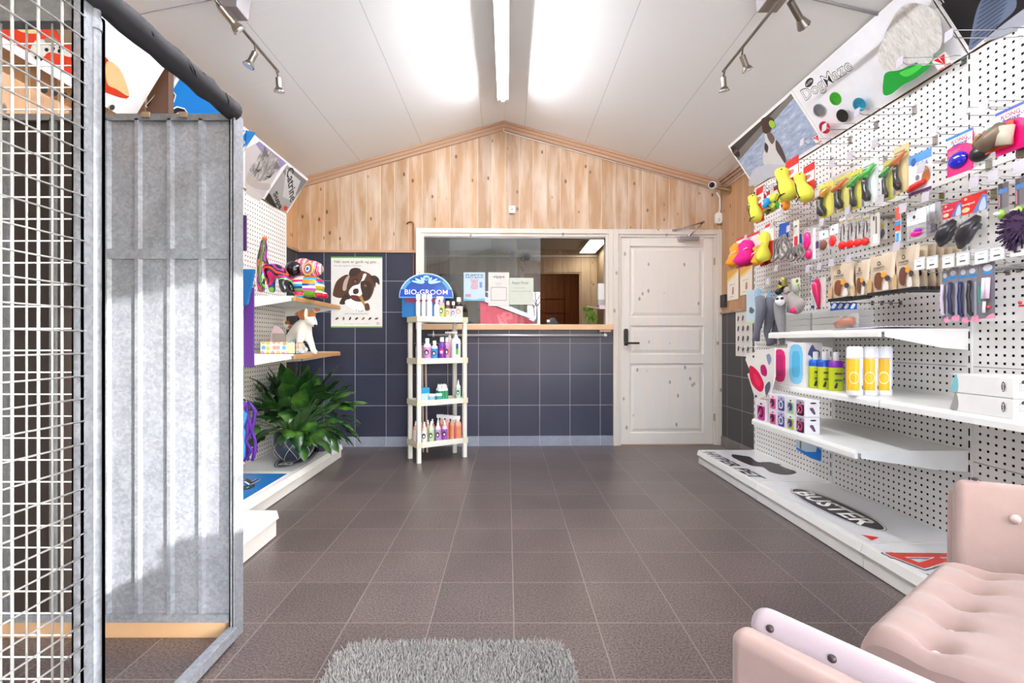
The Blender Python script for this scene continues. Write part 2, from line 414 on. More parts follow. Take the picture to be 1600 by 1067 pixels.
# trims
def wl(b): b.v = [tuple(BW @ Vector(v)) for v in b.v]; return b
def slope_trim(x0, x1, dz0, dz1, y0, y1, m):
    return [(x0, y1, ceilZ(x0)-dz1), (x1, y1, ceilZ(x1)-dz1), (x1, y0, ceilZ(x1)-dz1), (x0, y0, ceilZ(x0)-dz1),
            (x0, y1, ceilZ(x0)-dz0), (x1, y1, ceilZ(x1)-dz0), (x1, y0, ceilZ(x1)-dz0), (x0, y0, ceilZ(x0)-dz0)]
n = 0
for x0, x1 in ((LX, RXC), (RXC, RX+.01)):
    n += 1; b = B()
    for dz0, dz1, t in ((0, .022, .05), (.022, .05, .035), (.05, .078, .02)):
        p = slope_trim(x0, x1, dz0, dz1, 0, -t, None)
        b.add(p, [(0, 1, 2, 3), (4, 7, 6, 5), (0, 4, 5, 1), (1, 5, 6, 2), (2, 6, 7, 3), (3, 7, 4, 0)], pine_trim)
    wl(b).build('trim_%d' % n, loc=BW, **ST)
b = B(); zc = ceilZ(RX)
for dz0, dz1, t in ((0, .024, .055), (.024, .05, .038), (.05, .075, .02)): b.box((RX-t, 3.9, zc-dz1), (RX, 4.86, zc-dz0+(.008 if dz0 == 0 else 0)), pine_trim)
b.build('trim_3', **ST)
wl(B().box((LX, -.022, LED-.012), (WLo, 0, LED+.014), pine_trim)).build('trim_4', bev=.003, loc=BW, **ST)
B().box((RX-.02, 3.9, 1.278), (RX, 4.85, 1.3), pine_trim).build('trim_5', bev=.003, **ST)
B().box((LX, 4.33, LED-.012), (LX+.02, 4.74, LED+.014), pine_trim).build('trim_6', bev=.003, **ST)
wl(B().box((LX, -.009, 0), (DLo, 0, .093), tile_skirt)).build('baseboard_back', loc=BW, **ST)
B().box((RX-.009, 3.3, 0), (RX, 4.85, .093), tile_skirt_y).build('baseboard_right', **ST)
B().box((LX, 3.3, 0), (LX+.009, 4.74, .093), tile_skirt_y).build('baseboard_left', **ST)
# thin white cable under the crown moulding
b = B(); z = lambda x: ceilZ(x)-.09
b.tube([(RXC, -.008, RZ-.0), (RXC, -.02, RZ-.09), (RXC+.05, -.01, z(RXC+.05)), (RX-.12, -.01, z(RX-.12))], .0045, WHITE)
wl(b).build('ceiling_cable', loc=BW, **T('thin white cable running under the crown moulding from the ridge', 'cable'))
B().tube([(RX-.03, 4.78, 2.475), (RX-.03, 3.95, 2.475)], .004, WHITE).build('wall_cable', **T('short white cable clipped under the moulding of the right pine wall', 'cable'))
# ---- door ----
def wbox(b, x0, y0, x1, y1, o0, o1, m):     # px rectangle on the back wall, between offsets
    p, q = W(x0, y0), W(x1, y1); return b.box((p.x, -o0, p.z), (q.x, -o1, q.z), m)
b = B()
zf = lambda y: W(1040, y).z
for off, w0, w1 in ((.028, 0, .05), (.016, .05, .076)):
    b.box((DLo+w0, 0, 0), (DLo+w1, -off, DT-w0), wash); b.box((DRo-w1, 0, 0), (DRo-w0, -off, DT-w0), wash)
    b.box((DLo+w1, 0, DT-w1), (DRo-w1, -off, DT-w0), wash)
b.box((DLi-.01, .12, 0), (DLi, 0, DT-.06), wash); b.box((DRi+.01, .12, 0), (DRi, 0, DT-.06), wash); b.box((DLi, .12, DT-.075), (DRi, 0, DT-.06), wash)
b.box((DLi, .1, 0), (DRi, -.01, .008), pine_trim)
dm = pine('whitewashed_door_pine', 'x', (252, 249, 243), (244, 238, 228), (236, 228, 216), bw=3., knot=(150, 144, 138), white=.6)
fr_ = wl(b).build('trim_7', loc=BW, bev=.002, **ST)
dl, dr, dz0, dz1 = DLi+.004, DRi-.003, .01, DT-.08
b = B(); P0 = W(984, 0).x; P1 = W(1099, 0).x
zz = [W(1040, y).z for y in (676, 568, 553, 509, 495, 385)]
b.box((dl, .035, dz0), (P0, -.005, dz1), dm); b.box((P1, .035, dz0), (dr, -.005, dz1), dm)
for a, c in ((dz0, zz[0]), (zz[1], zz[2]), (zz[3], zz[4]), (zz[5], dz1)): b.box((P0, .035, a), (P1, -.005, c), dm)
door = wl(b).build('door_1', loc=BW, bev=.003, **ST)
for a, c in ((zz[0], zz[1]), (zz[2], zz[3]), (zz[4], zz[5])):
    b = B(); b.box((P0, .03, a), (P1, .012, c), dm); b.hexa([(P0+.012, .012, a+.012), (P1-.012, .012, a+.012), (P1-.04, .003, a+.04), (P0+.04, .003, a+.04), (P0+.012, .012, c-.012), (P1-.012, .012, c-.012), (P1-.04, .003, c-.04), (P0+.04, .003, c-.04)], dm)
    b.box((P0+.04, .012, a+.04), (P1-.04, .002, c-.04), dm)
    wl(b).build('door_panel', door)
hb = mat((28, 27, 28), .35)
p = W(977.5, 527); b = B()
b.prism(rr(p.x-.021, p.z-.085, p.x+.021, p.z+.085, .02), frame((0, -.005, 0), (1, 0, 0), (0, 0, 1)), .014, hb)
hd = wl(b).build('door_handle', door, bev=.002)
b = B(); q = W(976, 536)
b.tube([(q.x, -.012, q.z), (q.x, -.06, q.z), (q.x+.03, -.065, q.z), (q.x+.125, -.065, q.z)], .0105, hb, 10)
wl(b).build('lever', hd)
b = B(); b.cyl((q.x, -.018, q.z-.035), (q.x, -.03, q.z-.035), .012, CHROME); wl(b).build('lock_cylinder', hd)
brass = mat((176, 150, 100), .35, .9)
for yy in (409, 651):
    p = W(1114.5, yy); b = B(); b.cyl((p.x, -.022, p.z-.035), (p.x, -.022, p.z+.035), .007, brass); wl(b).build('hinge', door)
# door closer
cl_ = thing('door_closer', 'silver arm door closer mounted at the top of the whitewashed door', 'door closer', M=BW)
p, q = W(1057.5, 371), W(1089, 377); b = B(); b.box((p.x, -.02, q.z), (q.x, -.065, p.z), mat((170, 170, 172), .35, .8)); wl(b).build('closer_body', cl_, bev=.004)
b = B(); a0, a1, a2 = W(1074, 371), W(1092, 351), W(1052, 361)
b.tube([(a0.x, -.05, a0.z), (a1.x, -.1, a1.z)], .007, CHROME); b.tube([(a1.x, -.1, a1.z), (a2.x, -.035, a2.z)], .007, CHROME); b.cyl((a0.x, -.045, a0.z), (a0.x, -.045, a0.z+.02), .012, CHROME)
b.cyl((a1.x, -.09, a1.z), (a1.x, -.11, a1.z), .012, CHROME)
b.box((a2.x-.02, -.028, a2.z-.01), (a2.x+.02, -.04, a2.z+.01), CHROME); wl(b).build('closer_arm', cl_)
# ---- reception window ----
b = B()
for off, w0, w1 in ((.03, 0, .045), (.018, .045, .075)):
    b.box((WLo+w0, 0, WB), (WLo+w1, -off, WT-w0), wash); b.box((WRo-w1, 0, WB), (WRo-w0, -off, WT-w0), wash); b.box((WLo+w1, 0, WT-w1), (WRo-w1, -off, WT-w0), wash)
b.box((WLi-.01, 0, WB), (WLi+.002, .14, WTi), wash); b.box((WRi-.002, 0, WB), (WRi+.01, .14, WTi), wash)
win = wl(b).build('window_1', loc=BW, bev=.002, **ST)
SZ = W(800, 507).z
b = B(); b.box((WLi+.002, .0, WTi-.028), (WRi-.002, .07, WTi-.004), mat((205, 205, 208), .35, .6)); wl(b).build('sliding_track', win)
b = B(); b.box((WLi+.002, .006, SZ), (W(845, 0).x, .05, SZ+.006), mat((225, 225, 226), .35, .4)); wl(b).build('bottom_channel', win)
# glass that mirrors the bright yard like real panes
q = NB('window_glass'); nt = q.nt
gl = nt.nodes.new('ShaderNodeBsdfGlossy'); gl.inputs['Roughness'].default_value = .005; gl.inputs['Color'].default_value = (.95, .97, 1, 1)
tr = nt.nodes.new('ShaderNodeBsdfTransparent'); tr.inputs['Color'].default_value = (.9, .91, .9, 1)
mx = nt.nodes.new('ShaderNodeMixShader'); fz = nt.nodes.new('ShaderNodeFresnel'); fz.inputs['IOR'].default_value = 1.8
nt.links.new(fz.outputs[0], mx.inputs[0]); nt.links.new(tr.outputs[0], mx.inputs[1]); nt.links.new(gl.outputs[0], mx.inputs[2])
nt.links.new(mx.outputs[0], nt.nodes['Material Output'].inputs['Surface']); GLASS = q.m
for x0, x1, y0 in ((662.5, 808, .014), (702, 845, .034)):
    b = B(); b.box((W(x0, 0).x, y0, SZ+.004), (W(x1, 0).x, y0+.005, WTi-.02), GLASS); wl(b).build('glass_pane', win)
sillm = pine('sill_timber', 'y', (226, 190, 150), (208, 164, 122), (226, 190, 150), bw=5., grain='x', knots=True)
b = B(); b.box((W(657, 0).x, .16, W(800, 515.5).z), (W(956.5, 0).x, -.06, SZ), sillm); b.box((W(935, 0).x, -.05, W(800, 515.5).z-.018), (W(953, 0).x, -.02, W(800, 515.5).z), sillm)
wl(b).build('trim_8', loc=BW, bev=.004, **ST)
b = B(); p0, p1 = W(668, 524, .05), W(948, 523, .05)
b.tube([(p0.x, -.05, p0.z), (p1.x, -.05, p0.z)], .0135, mat((196, 198, 202), .35, .5), 12)
rail = thing('heating_pipe', 'grey metal pipe running below the reception window sill', 'pipe', M=BW)
wl(b).build('pipe', rail); b = B()
for xx in (678, 944): q = W(xx, 0).x; b.cyl((q, -.05, p0.z), (q, 0, p0.z), .01, CHROME); b.ball((q, -.05, p0.z), .02, mat((196, 198, 202), .35, .5)); b.cyl((q, -.03, p0.z), (q, -.03, p0.z+.045), .005, CHROME)
wl(b).build('bracket', rail)
b = B(); c = mat((150, 92, 62), .4, .7); p = W(646.3, 349)
b.tube([(p.x-.055, -.012, p.z), (p.x-.045, -.012, p.z+.012), (p.x-.01, -.012, p.z+.012), (p.x, -.012, p.z-.002), (p.x, -.012, .12)], .006, c, 8)
b.ball((p.x-.058, -.01, p.z-.002), .01, c)
wl(b).build('copper_pipe', loc=BW, **T('thin copper pipe running down beside the reception window frame', 'pipe'))
# doorbell-like box, detector, switch
b = B(); p = W(800, 327.5, .01); b.prism(rr(p.x-.03, p.z-.035, p.x+.03, p.z+.035, .006), frame((0, 0, 0), (1, 0, 0), (0, 0, 1)), .025, WHITE); b.cyl((p.x, -.025, p.z), (p.x, -.03, p.z), .008, GREY)
wl(b).build('door_chime', bev=.003, loc=BW, **T('small square white box fixed on the pine boards above the reception window', 'wall box'))
al = thing('motion_detector', 'white oval alarm detector on the pine wall right of the door closer', 'detector', M=BW)
p = W(1122.3, 341, .02); b = B(); b.prism(rr(p.x-.03, p.z-.055, p.x+.03, p.z+.055, .026, 6), frame((0, 0, 0), (1, 0, 0), (0, 0, 1)), .04, WHITE); wl(b).build('housing', al, bev=.006)
b = B(); b.art(ell(p.x, p.z-.02, .015, .02), frame((0, -.04, 0), (1, 0, 0), (0, 0, 1)), mat((215, 215, 215), .3)); wl(b).build('sensor_lens', al)
b = B(); b.tube([(p.x+.01, -.01, p.z+.055), (p.x+.022, -.012, p.z+.09), (p.x+.02, -.012, p.z+.2), (p.x-.02, -.03, p.z+.25)], .008, WHITE, 8); wl(b).build('cable_cover', al)
cam_t = thing('security_camera', 'small white security camera with black lens at the ceiling corner', 'camera', atX(1120, 292, 2.0))
b = B(); c0 = atY(1113, 289, 4.62); c1 = c0+Vector((.10, .12, .035))
b.cyl(c0, c1, .032, mat((205, 203, 198), .4), n=18); b.cyl(c0-(c1-c0)*.05, c0+(c1-c0)*.3, .034, WHITE, n=18); b.build('housing', cam_t)
b = B(); b.cyl(c0-(c1-c0)*.1, c0, .026, BLACK, n=18); b.ball(c0-(c1-c0)*.08, .018, mat((10, 10, 12), .05)); b.build('lens', cam_t)
b = B(); b.cyl(c1-Vector((.03, .03, .03)), (RX, 4.66, c1.z-.07), .013, brass); b.cyl((RX-.01, 4.66, c1.z-.07), (RX, 4.66, c1.z-.07), .04, brass); b.build('bracket', cam_t)
p = atX(1132, 467, RX); B().box((RX, 4.72, 1.34), (RX-.03, 4.81, 1.46), mat((52, 46, 44), .5)).build('wall_switch', bev=.004, **T('small dark wall switch on the pine boards just right of the door frame', 'switch'))
# wall_right sensor
# ================= RECEPTION ROOM BEHIND =================
RY = 7.0
p_in = pine('reception_pine', 'x', (196, 172, 142), (168, 142, 112), (150, 126, 100), off=.03, white=.25)
p_dark = pine('dark_pine_room', 'x', (150, 92, 46), (112, 64, 30), (70, 38, 20), bw=.11, knot=(50, 26, 14))
dxl, dxr, dzt = .21, 1.03, 1.985
b = B()
b.box((-1.7, RY, 0), (dxl-.0, RY+.1, 2.35), p_in); b.box((dxr, RY, 0), (1.42, RY+.1, 2.35), p_in); b.box((dxl, RY, dzt), (dxr, RY+.1, 2.35), p_in)
b.box((1.265, 4.97, 0), (1.36, RY, 2.35), mat((150, 128, 104), .6)); b.box((-1.7, 4.97, 0), (-1.6, RY, 2.35), p_in)
b.build('wall_reception', **ST)
B().box((-1.7, 4.97, 2.3), (1.36, RY, 2.35), mat((206, 198, 186), .6)).build('ceiling_reception', **ST)
b = B()
for off, w0, w1 in ((.03, .0, .07), (.018, -.02, .0)):
    b.box((dxl-w1, RY-off, 0), (dxl-w0, RY, dzt+w1), p_in); b.box((dxr+w0, RY-off, 0), (dxr+w1, RY, dzt+w1), p_in); b.box((dxl-w0, RY-off, dzt+w0), (dxr+w0, RY, dzt+w1), p_in)
b.box((-1.6, RY-.03, 2.2), (1.265, RY, 2.225), OFFW); b.build('trim_9', **ST)
b = B(); b.box((-.3, 8.6, 0), (1.9, 8.7, 2.3), p_dark); b.box((1.25, 7.1, 0), (1.35, 8.6, 2.3), mat((110, 68, 36), .6)); b.box((-.4, 7.1, 0), (-.3, 8.6, 2.3), mat((110, 68, 36), .6)); b.box((-.4, 7.1, 2.3), (1.9, 8.7, 2.35), mat((120, 80, 44), .6))
b.build('wall_rear_room', **ST)
b = B(); b.box((.42, 8.56, 0), (.98, 8.6, 1.86), p_dark); b.box((.42, 8.54, 1.5), (.98, 8.56, 1.56), p_dark); b.box((.42, 8.54, 1.74), (.98, 8.56, 1.86), p_dark); b.build('door_2', bev=.004, **ST)
lp = thing('reception_light', 'lit fluorescent box light on the ceiling of the reception room', 'ceiling light', (1.1, 6.4, 2.28))
B().box((.99, 5.9, 2.235), (1.21, 6.85, 2.3), WHITE).build('housing', lp)
B().box((1.0, 5.91, 2.23), (1.2, 6.84, 2.236), mat((255, 246, 226), .5, em=5.)).build('diffuser', lp)
b = B(); a_, c_ = atY(797, 368, 6.9), atY(804, 405, 6.9); b.prism(rr(a_.x, c_.z, c_.x, 2.26, .03, 5), frame((0, 6.93, 0), (1, 0, 0), (0, 0, 1)), .02, mat((46, 88, 168), .5)); b.build('blue_strap', **T('blue hanging strap high on the reception room wall', 'strap'))
b = B(); a_ = atY(791, 378, 6.9); b.box((a_.x-.06, 6.99, a_.z-.07), (a_.x+.06, 6.96, a_.z+.07), mat((180, 160, 130), .5)); b.cyl((a_.x, 6.96, a_.z), (a_.x, 6.93, a_.z), .045, GREY, n=20); b.cyl((a_.x, 6.94, a_.z), (a_.x, 6.925, a_.z), .03, mat((176, 160, 134), .5), n=20); b.build('wall_thermostat', **T('small square wall box with a round dial beside the blue strap', 'wall box'))
fan = thing('wall_fan', 'small dark round wall fan above the reception doorway', 'fan', atY(821, 401, 6.9))
a_ = atY(821, 401, 6.85); b = B()
for k in range(3):
    t = k*2.1; b.tube([(a_.x-.02+.02*k, 6.85, a_.z+.06), (a_.x-.08+.03*k, 6.88, a_.z+.02), (a_.x-.06, 6.9, a_.z-.04), (a_.x, 6.95, a_.z-.05+.01*k)], .006, BLACK)
b.cyl((a_.x, 6.99, a_.z), (a_.x, 6.9, a_.z), .02, BLACK); b.build('bracket', fan); b = B(); b.cyl((a_.x+.03, 6.9, a_.z), (a_.x+.02, 6.84, a_.z), .05, mat((50, 38, 32), .5), n=18); b.build('fan_head', fan)
rl = thing('rear_room_fill_lamp', 'added unseen fill lamp in the dark pine room behind the reception', 'ceiling light', (.6, 7.7, 2.25))
B().cyl((.6, 7.7, 2.26), (.6, 7.7, 2.3), .14, WHITE, n=24).build('lamp_base', rl); B().cyl((.6, 7.7, 2.22), (.6, 7.7, 2.26), .12, mat((255, 226, 180), .5, em=9.), n=24).build('lamp_shade', rl)  # lamp added out of view to brighten the rear room
# dark poster and counter behind the glass
M_ = frame((0, 6.93, 0), (1, 0, 0), (0, 0, 1)); b = B(); P = lambda *pt: [((x-CX)*6.93/F, H-(y-HY)*6.93/F) for x, y in pt]
b.prism(P((668, 506), (724, 506), (724, 428), (668, 428)), frame((0, 6.97, 0), (1, 0, 0), (0, 0, 1)), .03, mat((44, 34, 29), .5)); b.w = .01
b.art(smooth(P((704, 440), (712, 441), (716, 452), (720, 470), (722, 492), (712, 496), (706, 480), (710, 464), (704, 452))), M_, mat((126, 86, 52), .6))
b.art(smooth(P((710, 470), (716, 474), (718, 486), (711, 490))), M_, mat((158, 124, 84), .6)); 0 and b.text('MONGESHUNDER', M_, (708-CX)*6.93/F, H-(433-HY)*6.93/F, .2, .02, mat((120, 100, 80), .6))
b.build('dark_dog_poster', **T('dark brown poster of a leaping dog behind the glass beside the blue sign', 'poster'))
b = B(); b.box((-.55, 6.3, 0), (.15, 6.85, 1.02), mat((176, 160, 138), .5)); b.box((-.58, 6.28, 1.02), (.18, 6.87, 1.05), mat((210, 202, 190), .5)); b.box((-.2, 6.3, 1.05), (.16, 6.5, 1.85), mat((140, 126, 108), .5)); b.build('reception_cabinet', **T('pale cabinet standing behind the posters on the reception glass', 'cabinet'))
# ================= KENNEL (galvanised cage) =================
GV = galv('galvanised_steel', (104, 108, 116), (176, 180, 188)); GVD = galv('galvanised_steel_dull', (96, 98, 100), (150, 152, 154), .42)
KX, KY = -.93, 1.70
ken = thing('dog_kennel', 'galvanised steel dog kennel with ribbed panel and wire mesh at the left', 'dog kennel', (-1.3, 1.4, 0))
KT = H+(HY-180)*KY/F
b = B(); xs = [atY(x, 0, KY).x for x in (168.7, 217, 267, 316)]; pitch = xs[1]-xs[0]
XL = xs[0]-.012
zb0, zm, zt0 = atY(0, 957, KY).z, atY(0, 397, KY).z, atY(0, 187, KY).z
def ribbed(x0, x1, ribs, z0, z1):
    pts = [x0]; ys = [KY]
    for r in ribs:
        for dx, dy in ((-.013, 0), (-.006, -.012), (.006, -.012), (.013, 0)):
            if x0 < r+dx < x1: pts.append(r+dx); ys.append(KY+dy)
    pts.append(x1); ys.append(KY); n = len(pts)
    vs = [(p, y, z) for z in (z0, z1) for p, y in zip(pts, ys)]
    b.add(vs, [(i, i+1, n+i+1, n+i) for i in range(n-1)], GV)
    vs = [(p, y+.0015, z) for z in (z0, z1) for p, y in zip(pts, ys)]
    b.add(vs, [(i+1, i, n+i, n+i+1) for i in range(n-1)], GV)
ribbed(XL-.001, KX-.01, xs, zb0, zm-.016); ribbed(XL-.001, KX-.01, xs, zm+.016, zt0)
b.box((XL, KY-.008, zm-.018), (KX-.02, KY+.004, zm+.018), GV)
b.build('ribbed_panel', ken)
kd = mat((50, 41, 37), .5)  # dark brown stands for the shade on this end of the panel
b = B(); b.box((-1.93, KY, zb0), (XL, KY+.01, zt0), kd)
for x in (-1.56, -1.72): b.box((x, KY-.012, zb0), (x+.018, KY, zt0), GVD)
b.build('painted_shade_panel', ken, label='kennel panel part with its shade painted dark brown')
B().box((-1.93, KY-.015, atY(0, 969, KY).z), (KX, KY+.02, zb0), GV).build('panel_rail', ken)
b = B(); b.box((-1.93, KY-.012, KT-.022), (KX, KY+.03, KT), GVD)
for x in (232, 290): q = atY(x, 180, KY).x; b.box((q-.012, KY-.018, KT-.014), (q+.014, KY-.01, KT+.004), mat((150, 130, 104), .5))
b.build('panel_rail', ken)
b = B(); b.box((-1.93, KY-.01, 0.0), (KX-.03, KY+.035, atY(0, 969, KY).z), wood_plain); b.build('timber_sill', ken, bev=.003, label='bare timber sill')
b = B(); x0, x1, x2 = atY(358, 0, KY-.03).x, atY(366, 0, KY-.03).x, KX+.008
b.box((x0, KY-.03, .0), (x2, KY-.025, KT), GV); b.box((x0, KY-.03, 0), (x0+.004, KY+.02, KT), GV); b.box((x2-.005, KY-.03, 0), (x2, KY+.03, KT), GV)
b.box((x1, KY-.036, .02), (x1+.004, KY-.03, KT), GV); b.build('corner_post', ken)
for z in (KT-.02, .04): B().ball(((x0+x1)/2+.004, KY-.031, z), (.009, .005, .009), CHROME, 10).build('bolt', ken)
b = B(); b.box((KX-.012, -.2, .012), (KX+.02, KY-.03, .05), GV); b.build('floor_rail', ken, bev=.002)
# padded top rail
q0, q1 = Vector((KX, 1.06, atX(175, 12, KX).z)), Vector((KX, KY-.02, KT+.005))
pts = [q0+(q1-q0)*t/12 for t in range(13)]
b = B(); b.tube(pts, [.032+.003*math.sin(i*2.3)+R.uniform(-.0015, .0015) for i in range(13)], mat((44, 44, 48), .75), 14)
for t, ln in ((.28, .05), (.3, .03), (.5, .09), (.55, .06), (.66, .09), (.7, .06), (.85, .03)):
    c = q0+(q1-q0)*t; b.tube([c+Vector((.028, 0, .016)), c+Vector((.031, ln*.4, -.004)), c+Vector((.026, ln*.7, -.016))], [.001, .003, .001], mat((14, 14, 16), .9), 5)
b.build('foam_padding', ken, label='black foam padding')
b = B(); b.tube([q0-Vector((0, .3, 0)), q0+Vector((0, .08, 0))], .02, GV, 12); b.ball(q0-Vector((0, 0, -.002)), (.03, .03, .03), mat((190, 200, 190), .4, .4)); b.build('top_rail', ken)
# near posts
YA, YB = 1.085, 1.148
b = B(); xa = atY(112, 0, YA).x
b.box((xa, YA, 0), (KX, YA+.004, 2.2), GV); b.box((KX-.004, YA, 0), (KX, YA+.028, 2.2), GV); b.box((xa, YA, 0), (xa+.004, YA+.028, 2.2), GV); b.build('mesh_post', ken)
b = B(); b.cyl((KX-.006, 1.125, 0), (KX-.006, 1.125, atX(150, 3, KX).z), .0115, GV, n=14); b.cyl((KX-.006, 1.125, atX(150, 30, KX).z), (KX-.006, 1.125, atX(150, 45, KX).z), .014, GV, n=14); b.build('hinge_pipe', ken)
b = B(); b.box((KX-.03, YB-.01, 0), (KX-.001, YB, atX(160, 28, KX).z), GV); b.box((KX-.005, YB-.014, 0), (KX-.001, YB, atX(160, 28, KX).z), GV); b.build('door_post', ken)
# wire mesh: side (plane x = KX) and front (plane y = 1.107)
MW = mat((214, 214, 212), .28, .55, var=0)
b = B(); zr = [atX(125, y, KX).z for y in (100, 136)]; dz = .0492
ys = [F*KX/(x-CX) for x in (97, 60, 20)]; dy = ys[0]-ys[1]
k = 0
while ys[0]-k*dy > -.25:
    y = ys[0]-k*dy; b.tube([(KX, y, .03), (KX, y, 2.2)], .0028, MW, 6); k += 1
z = .05
while z < 2.2:
    b.tube([(KX+.004, -.25, z), (KX+.004, YA+.004, z)], .002, MW, 6); z += dz
b.build('side_mesh', ken)
b = B(); YM = 1.107
for k in range(17):
    x = -1.016-.0573*k; b.tube([(x, YM, .05), (x, YM, 1.72)], .0023, MW, 6)
z = .06
while z < 1.72: b.tube([(-1.93, YM+.003, z), (xa, YM+.003, z)], .002, MW, 6); z += .049
b.build('front_mesh', ken)
B().box((-1.93, YM-.01, 1.72), (xa, YM+.02, 1.775), GVD).build('mesh_rail', ken); B().box((-1.93, YM-.01, .02), (xa, YM+.02, .055), GV).build('mesh_rail', ken)
# light shaded metal sheet at the inner side
# ================= PEGBOARD GONDOLAS =================
PEG = mat((238, 236, 232), .42, var=.02); HOLE = mat((26, 24, 24), .8)  # HOLE colours backing and slots dark, like the shade inside them
def pegboard(name, X, sgn, ya, yb, z0, z1, label, seams):
    """perforated back panel facing sgn*x; real square holes over a backing coloured dark for the shaded gap"""
    t = thing(name, label, 'pegboard', (X, (ya+yb)/2, 0), 'perforated steel back panels')
    b = B(); py, pz, hh = .0355, .0345, .0052
    ny = int((yb-ya-.02)/py); nz = int((z1-z0-.01)/pz); oy = ya+((yb-ya)-ny*py)/2; oz = z0+.008
    gy = [ya]; 
    for i in range(ny): c = oy+(i+.5)*py; gy += [c-hh, c+hh]
    gy.append(yb); gz = [z0]
    for i in range(nz): c = oz+(i+.5)*pz; gz += [c-hh, c+hh]
    gz.append(z1); n = len(gy)
    vs = [(X, y, z) for z in gz for y in gy]; fs = []
    for j in range(len(gz)-1):
        for i in range(n-1):
            if i % 2 == 1 and j % 2 == 1: continue
            f = (j*n+i, j*n+i+1, (j+1)*n+i+1, (j+1)*n+i); fs.append(f if sgn > 0 else f[::-1])
    b.add(vs, fs, PEG); b.build('perforated_sheet', t)
    B().box((X-sgn*.012, ya, z0), (X-sgn*.014, yb, z1), HOLE).build('dark_backing', t)
    for z in seams:
        B().box((X-sgn*.004, ya+.004, z-.0015), (X+sgn*.0012, yb-.004, z+.0015), mat((150, 148, 146), .5)).build('panel_seam', t)
    return t
JR = [4.11, 3.15, 2.205, 1.26]
RXP = 2.057
where = ['far pegboard bay of the right wall beside the pine corner', 'middle pegboard bay of the right wall above the oval floor logo', 'near pegboard bay of the right wall behind the sofa', 'pegboard bay of the right wall nearest the entrance']
for i in range(3):
    pegboard('pegboard', RXP, -1, JR[i+1]+.012, JR[i]-.012 if i else JR[i], .1, 2.287, 'white perforated panel, '+where[i], (.48, .9, 1.32, 1.75))
UP = mat((236, 235, 232), .4)
for i in range(4):
    b = B(); y = JR[i]+(.0 if i else .012); b.box((RXP-.004, y-.012, .1), (2.09, y+.012, 2.287), UP)
    for k in range(40): z = .16+k*.054; b.box((RXP-.0055, y-.003, z), (RXP-.0038, y+.003, z+.032), HOLE)
    b.build('shelf_upright', **T('slim white slotted upright between pegboard bays, %s' % ['at the pine corner', 'left of the oval floor logo', 'right of the oval floor logo', 'behind the sofa', 'nearest the entrance'][i], 'upright', 'slotted uprights'))
JL = [4.32, 3.40, 2.47]
LXP = -1.93
for i in range(2):
    pegboard('pegboard', LXP, 1, JL[i+1]+.01, JL[i], .1, 2.125, 'white perforated panel of the left wall '+['behind the colourful dog ornaments', 'hidden mostly behind the kennel'][i], (.5, .95, 1.38, 1.75))
B().box((LXP, JL[0], .1), (LX, JL[0]+.01, 2.12), UP).build('panel_edge', **T('thin white end edge of the left pegboard beside the wall tiles', 'panel edge'))
# bases
def base_unit(name, label, X0, X1, y0, y1, h, xs_joint=None, s=1):
    """deck from the wall plane X0 to front X1 (front lip faces the room)"""
    t = thing(name, label, 'display base', ((X0+X1)/2, (y0+y1)/2, 0), None)
    dd = 1 if X1 < X0 else -1                   # direction from front to wall
    b = B(); b.box((X0, y0+.001, h-.012), (X1+dd*.0505, y1-.001, h), METW)
    b.build('deck', t)
    b = B(); b.hexa([(X1, y0+.001, h-.04), (X1+dd*.05, y0+.001, h-.04), (X1+dd*.05, y1-.001, h-.04), (X1, y1-.001, h-.04),
        (X1+dd*.012, y0+.001, h), (X1+dd*.05, y0+.001, h), (X1+dd*.05, y1-.001, h), (X1+dd*.012, y1-.001, h)] if dd > 0 else
        [(X1+dd*.05, y0+.001, h-.04), (X1, y0+.001, h-.04), (X1, y1-.001, h-.04), (X1+dd*.05, y1-.001, h-.04),
        (X1+dd*.05, y0+.001, h), (X1+dd*.012, y0+.001, h), (X1+dd*.012, y1-.001, h), (X1+dd*.05, y1-.001, h)], METW)
    b.box((X1+dd*.014, y0+.002, .004), (X1+dd*.035, y1-.002, h-.038), METW)
    b.box((X1+dd*.03, y1-.02, .004), (X0, y1-.002, h-.012), METW); b.build('front_panel', t, bev=.002)
    return t
BN = ['far white display base with the hyper pet dog print', 'middle white display base with the black oval logo', 'white display base with the red letters beside the sofa', 'white display base hidden behind the sofa']
bases = []
for i in range(3): bases.append(base_unit('display_plinth', BN[i], RXP, 1.567, JR[i+1], JR[i], .113))
bl = base_unit('display_plinth', 'left white display base under the potted plant', LXP, -1.436, JL[1], 4.33, .113)
bl2 = base_unit('display_plinth', 'left white display base with the blue logo mat', LXP, -1.436, 2.58, JL[1], .113)
bl3 = base_unit('display_plinth', 'low white display base end beside the kennel post', LXP, -1.185, 1.78, 2.575, .135)
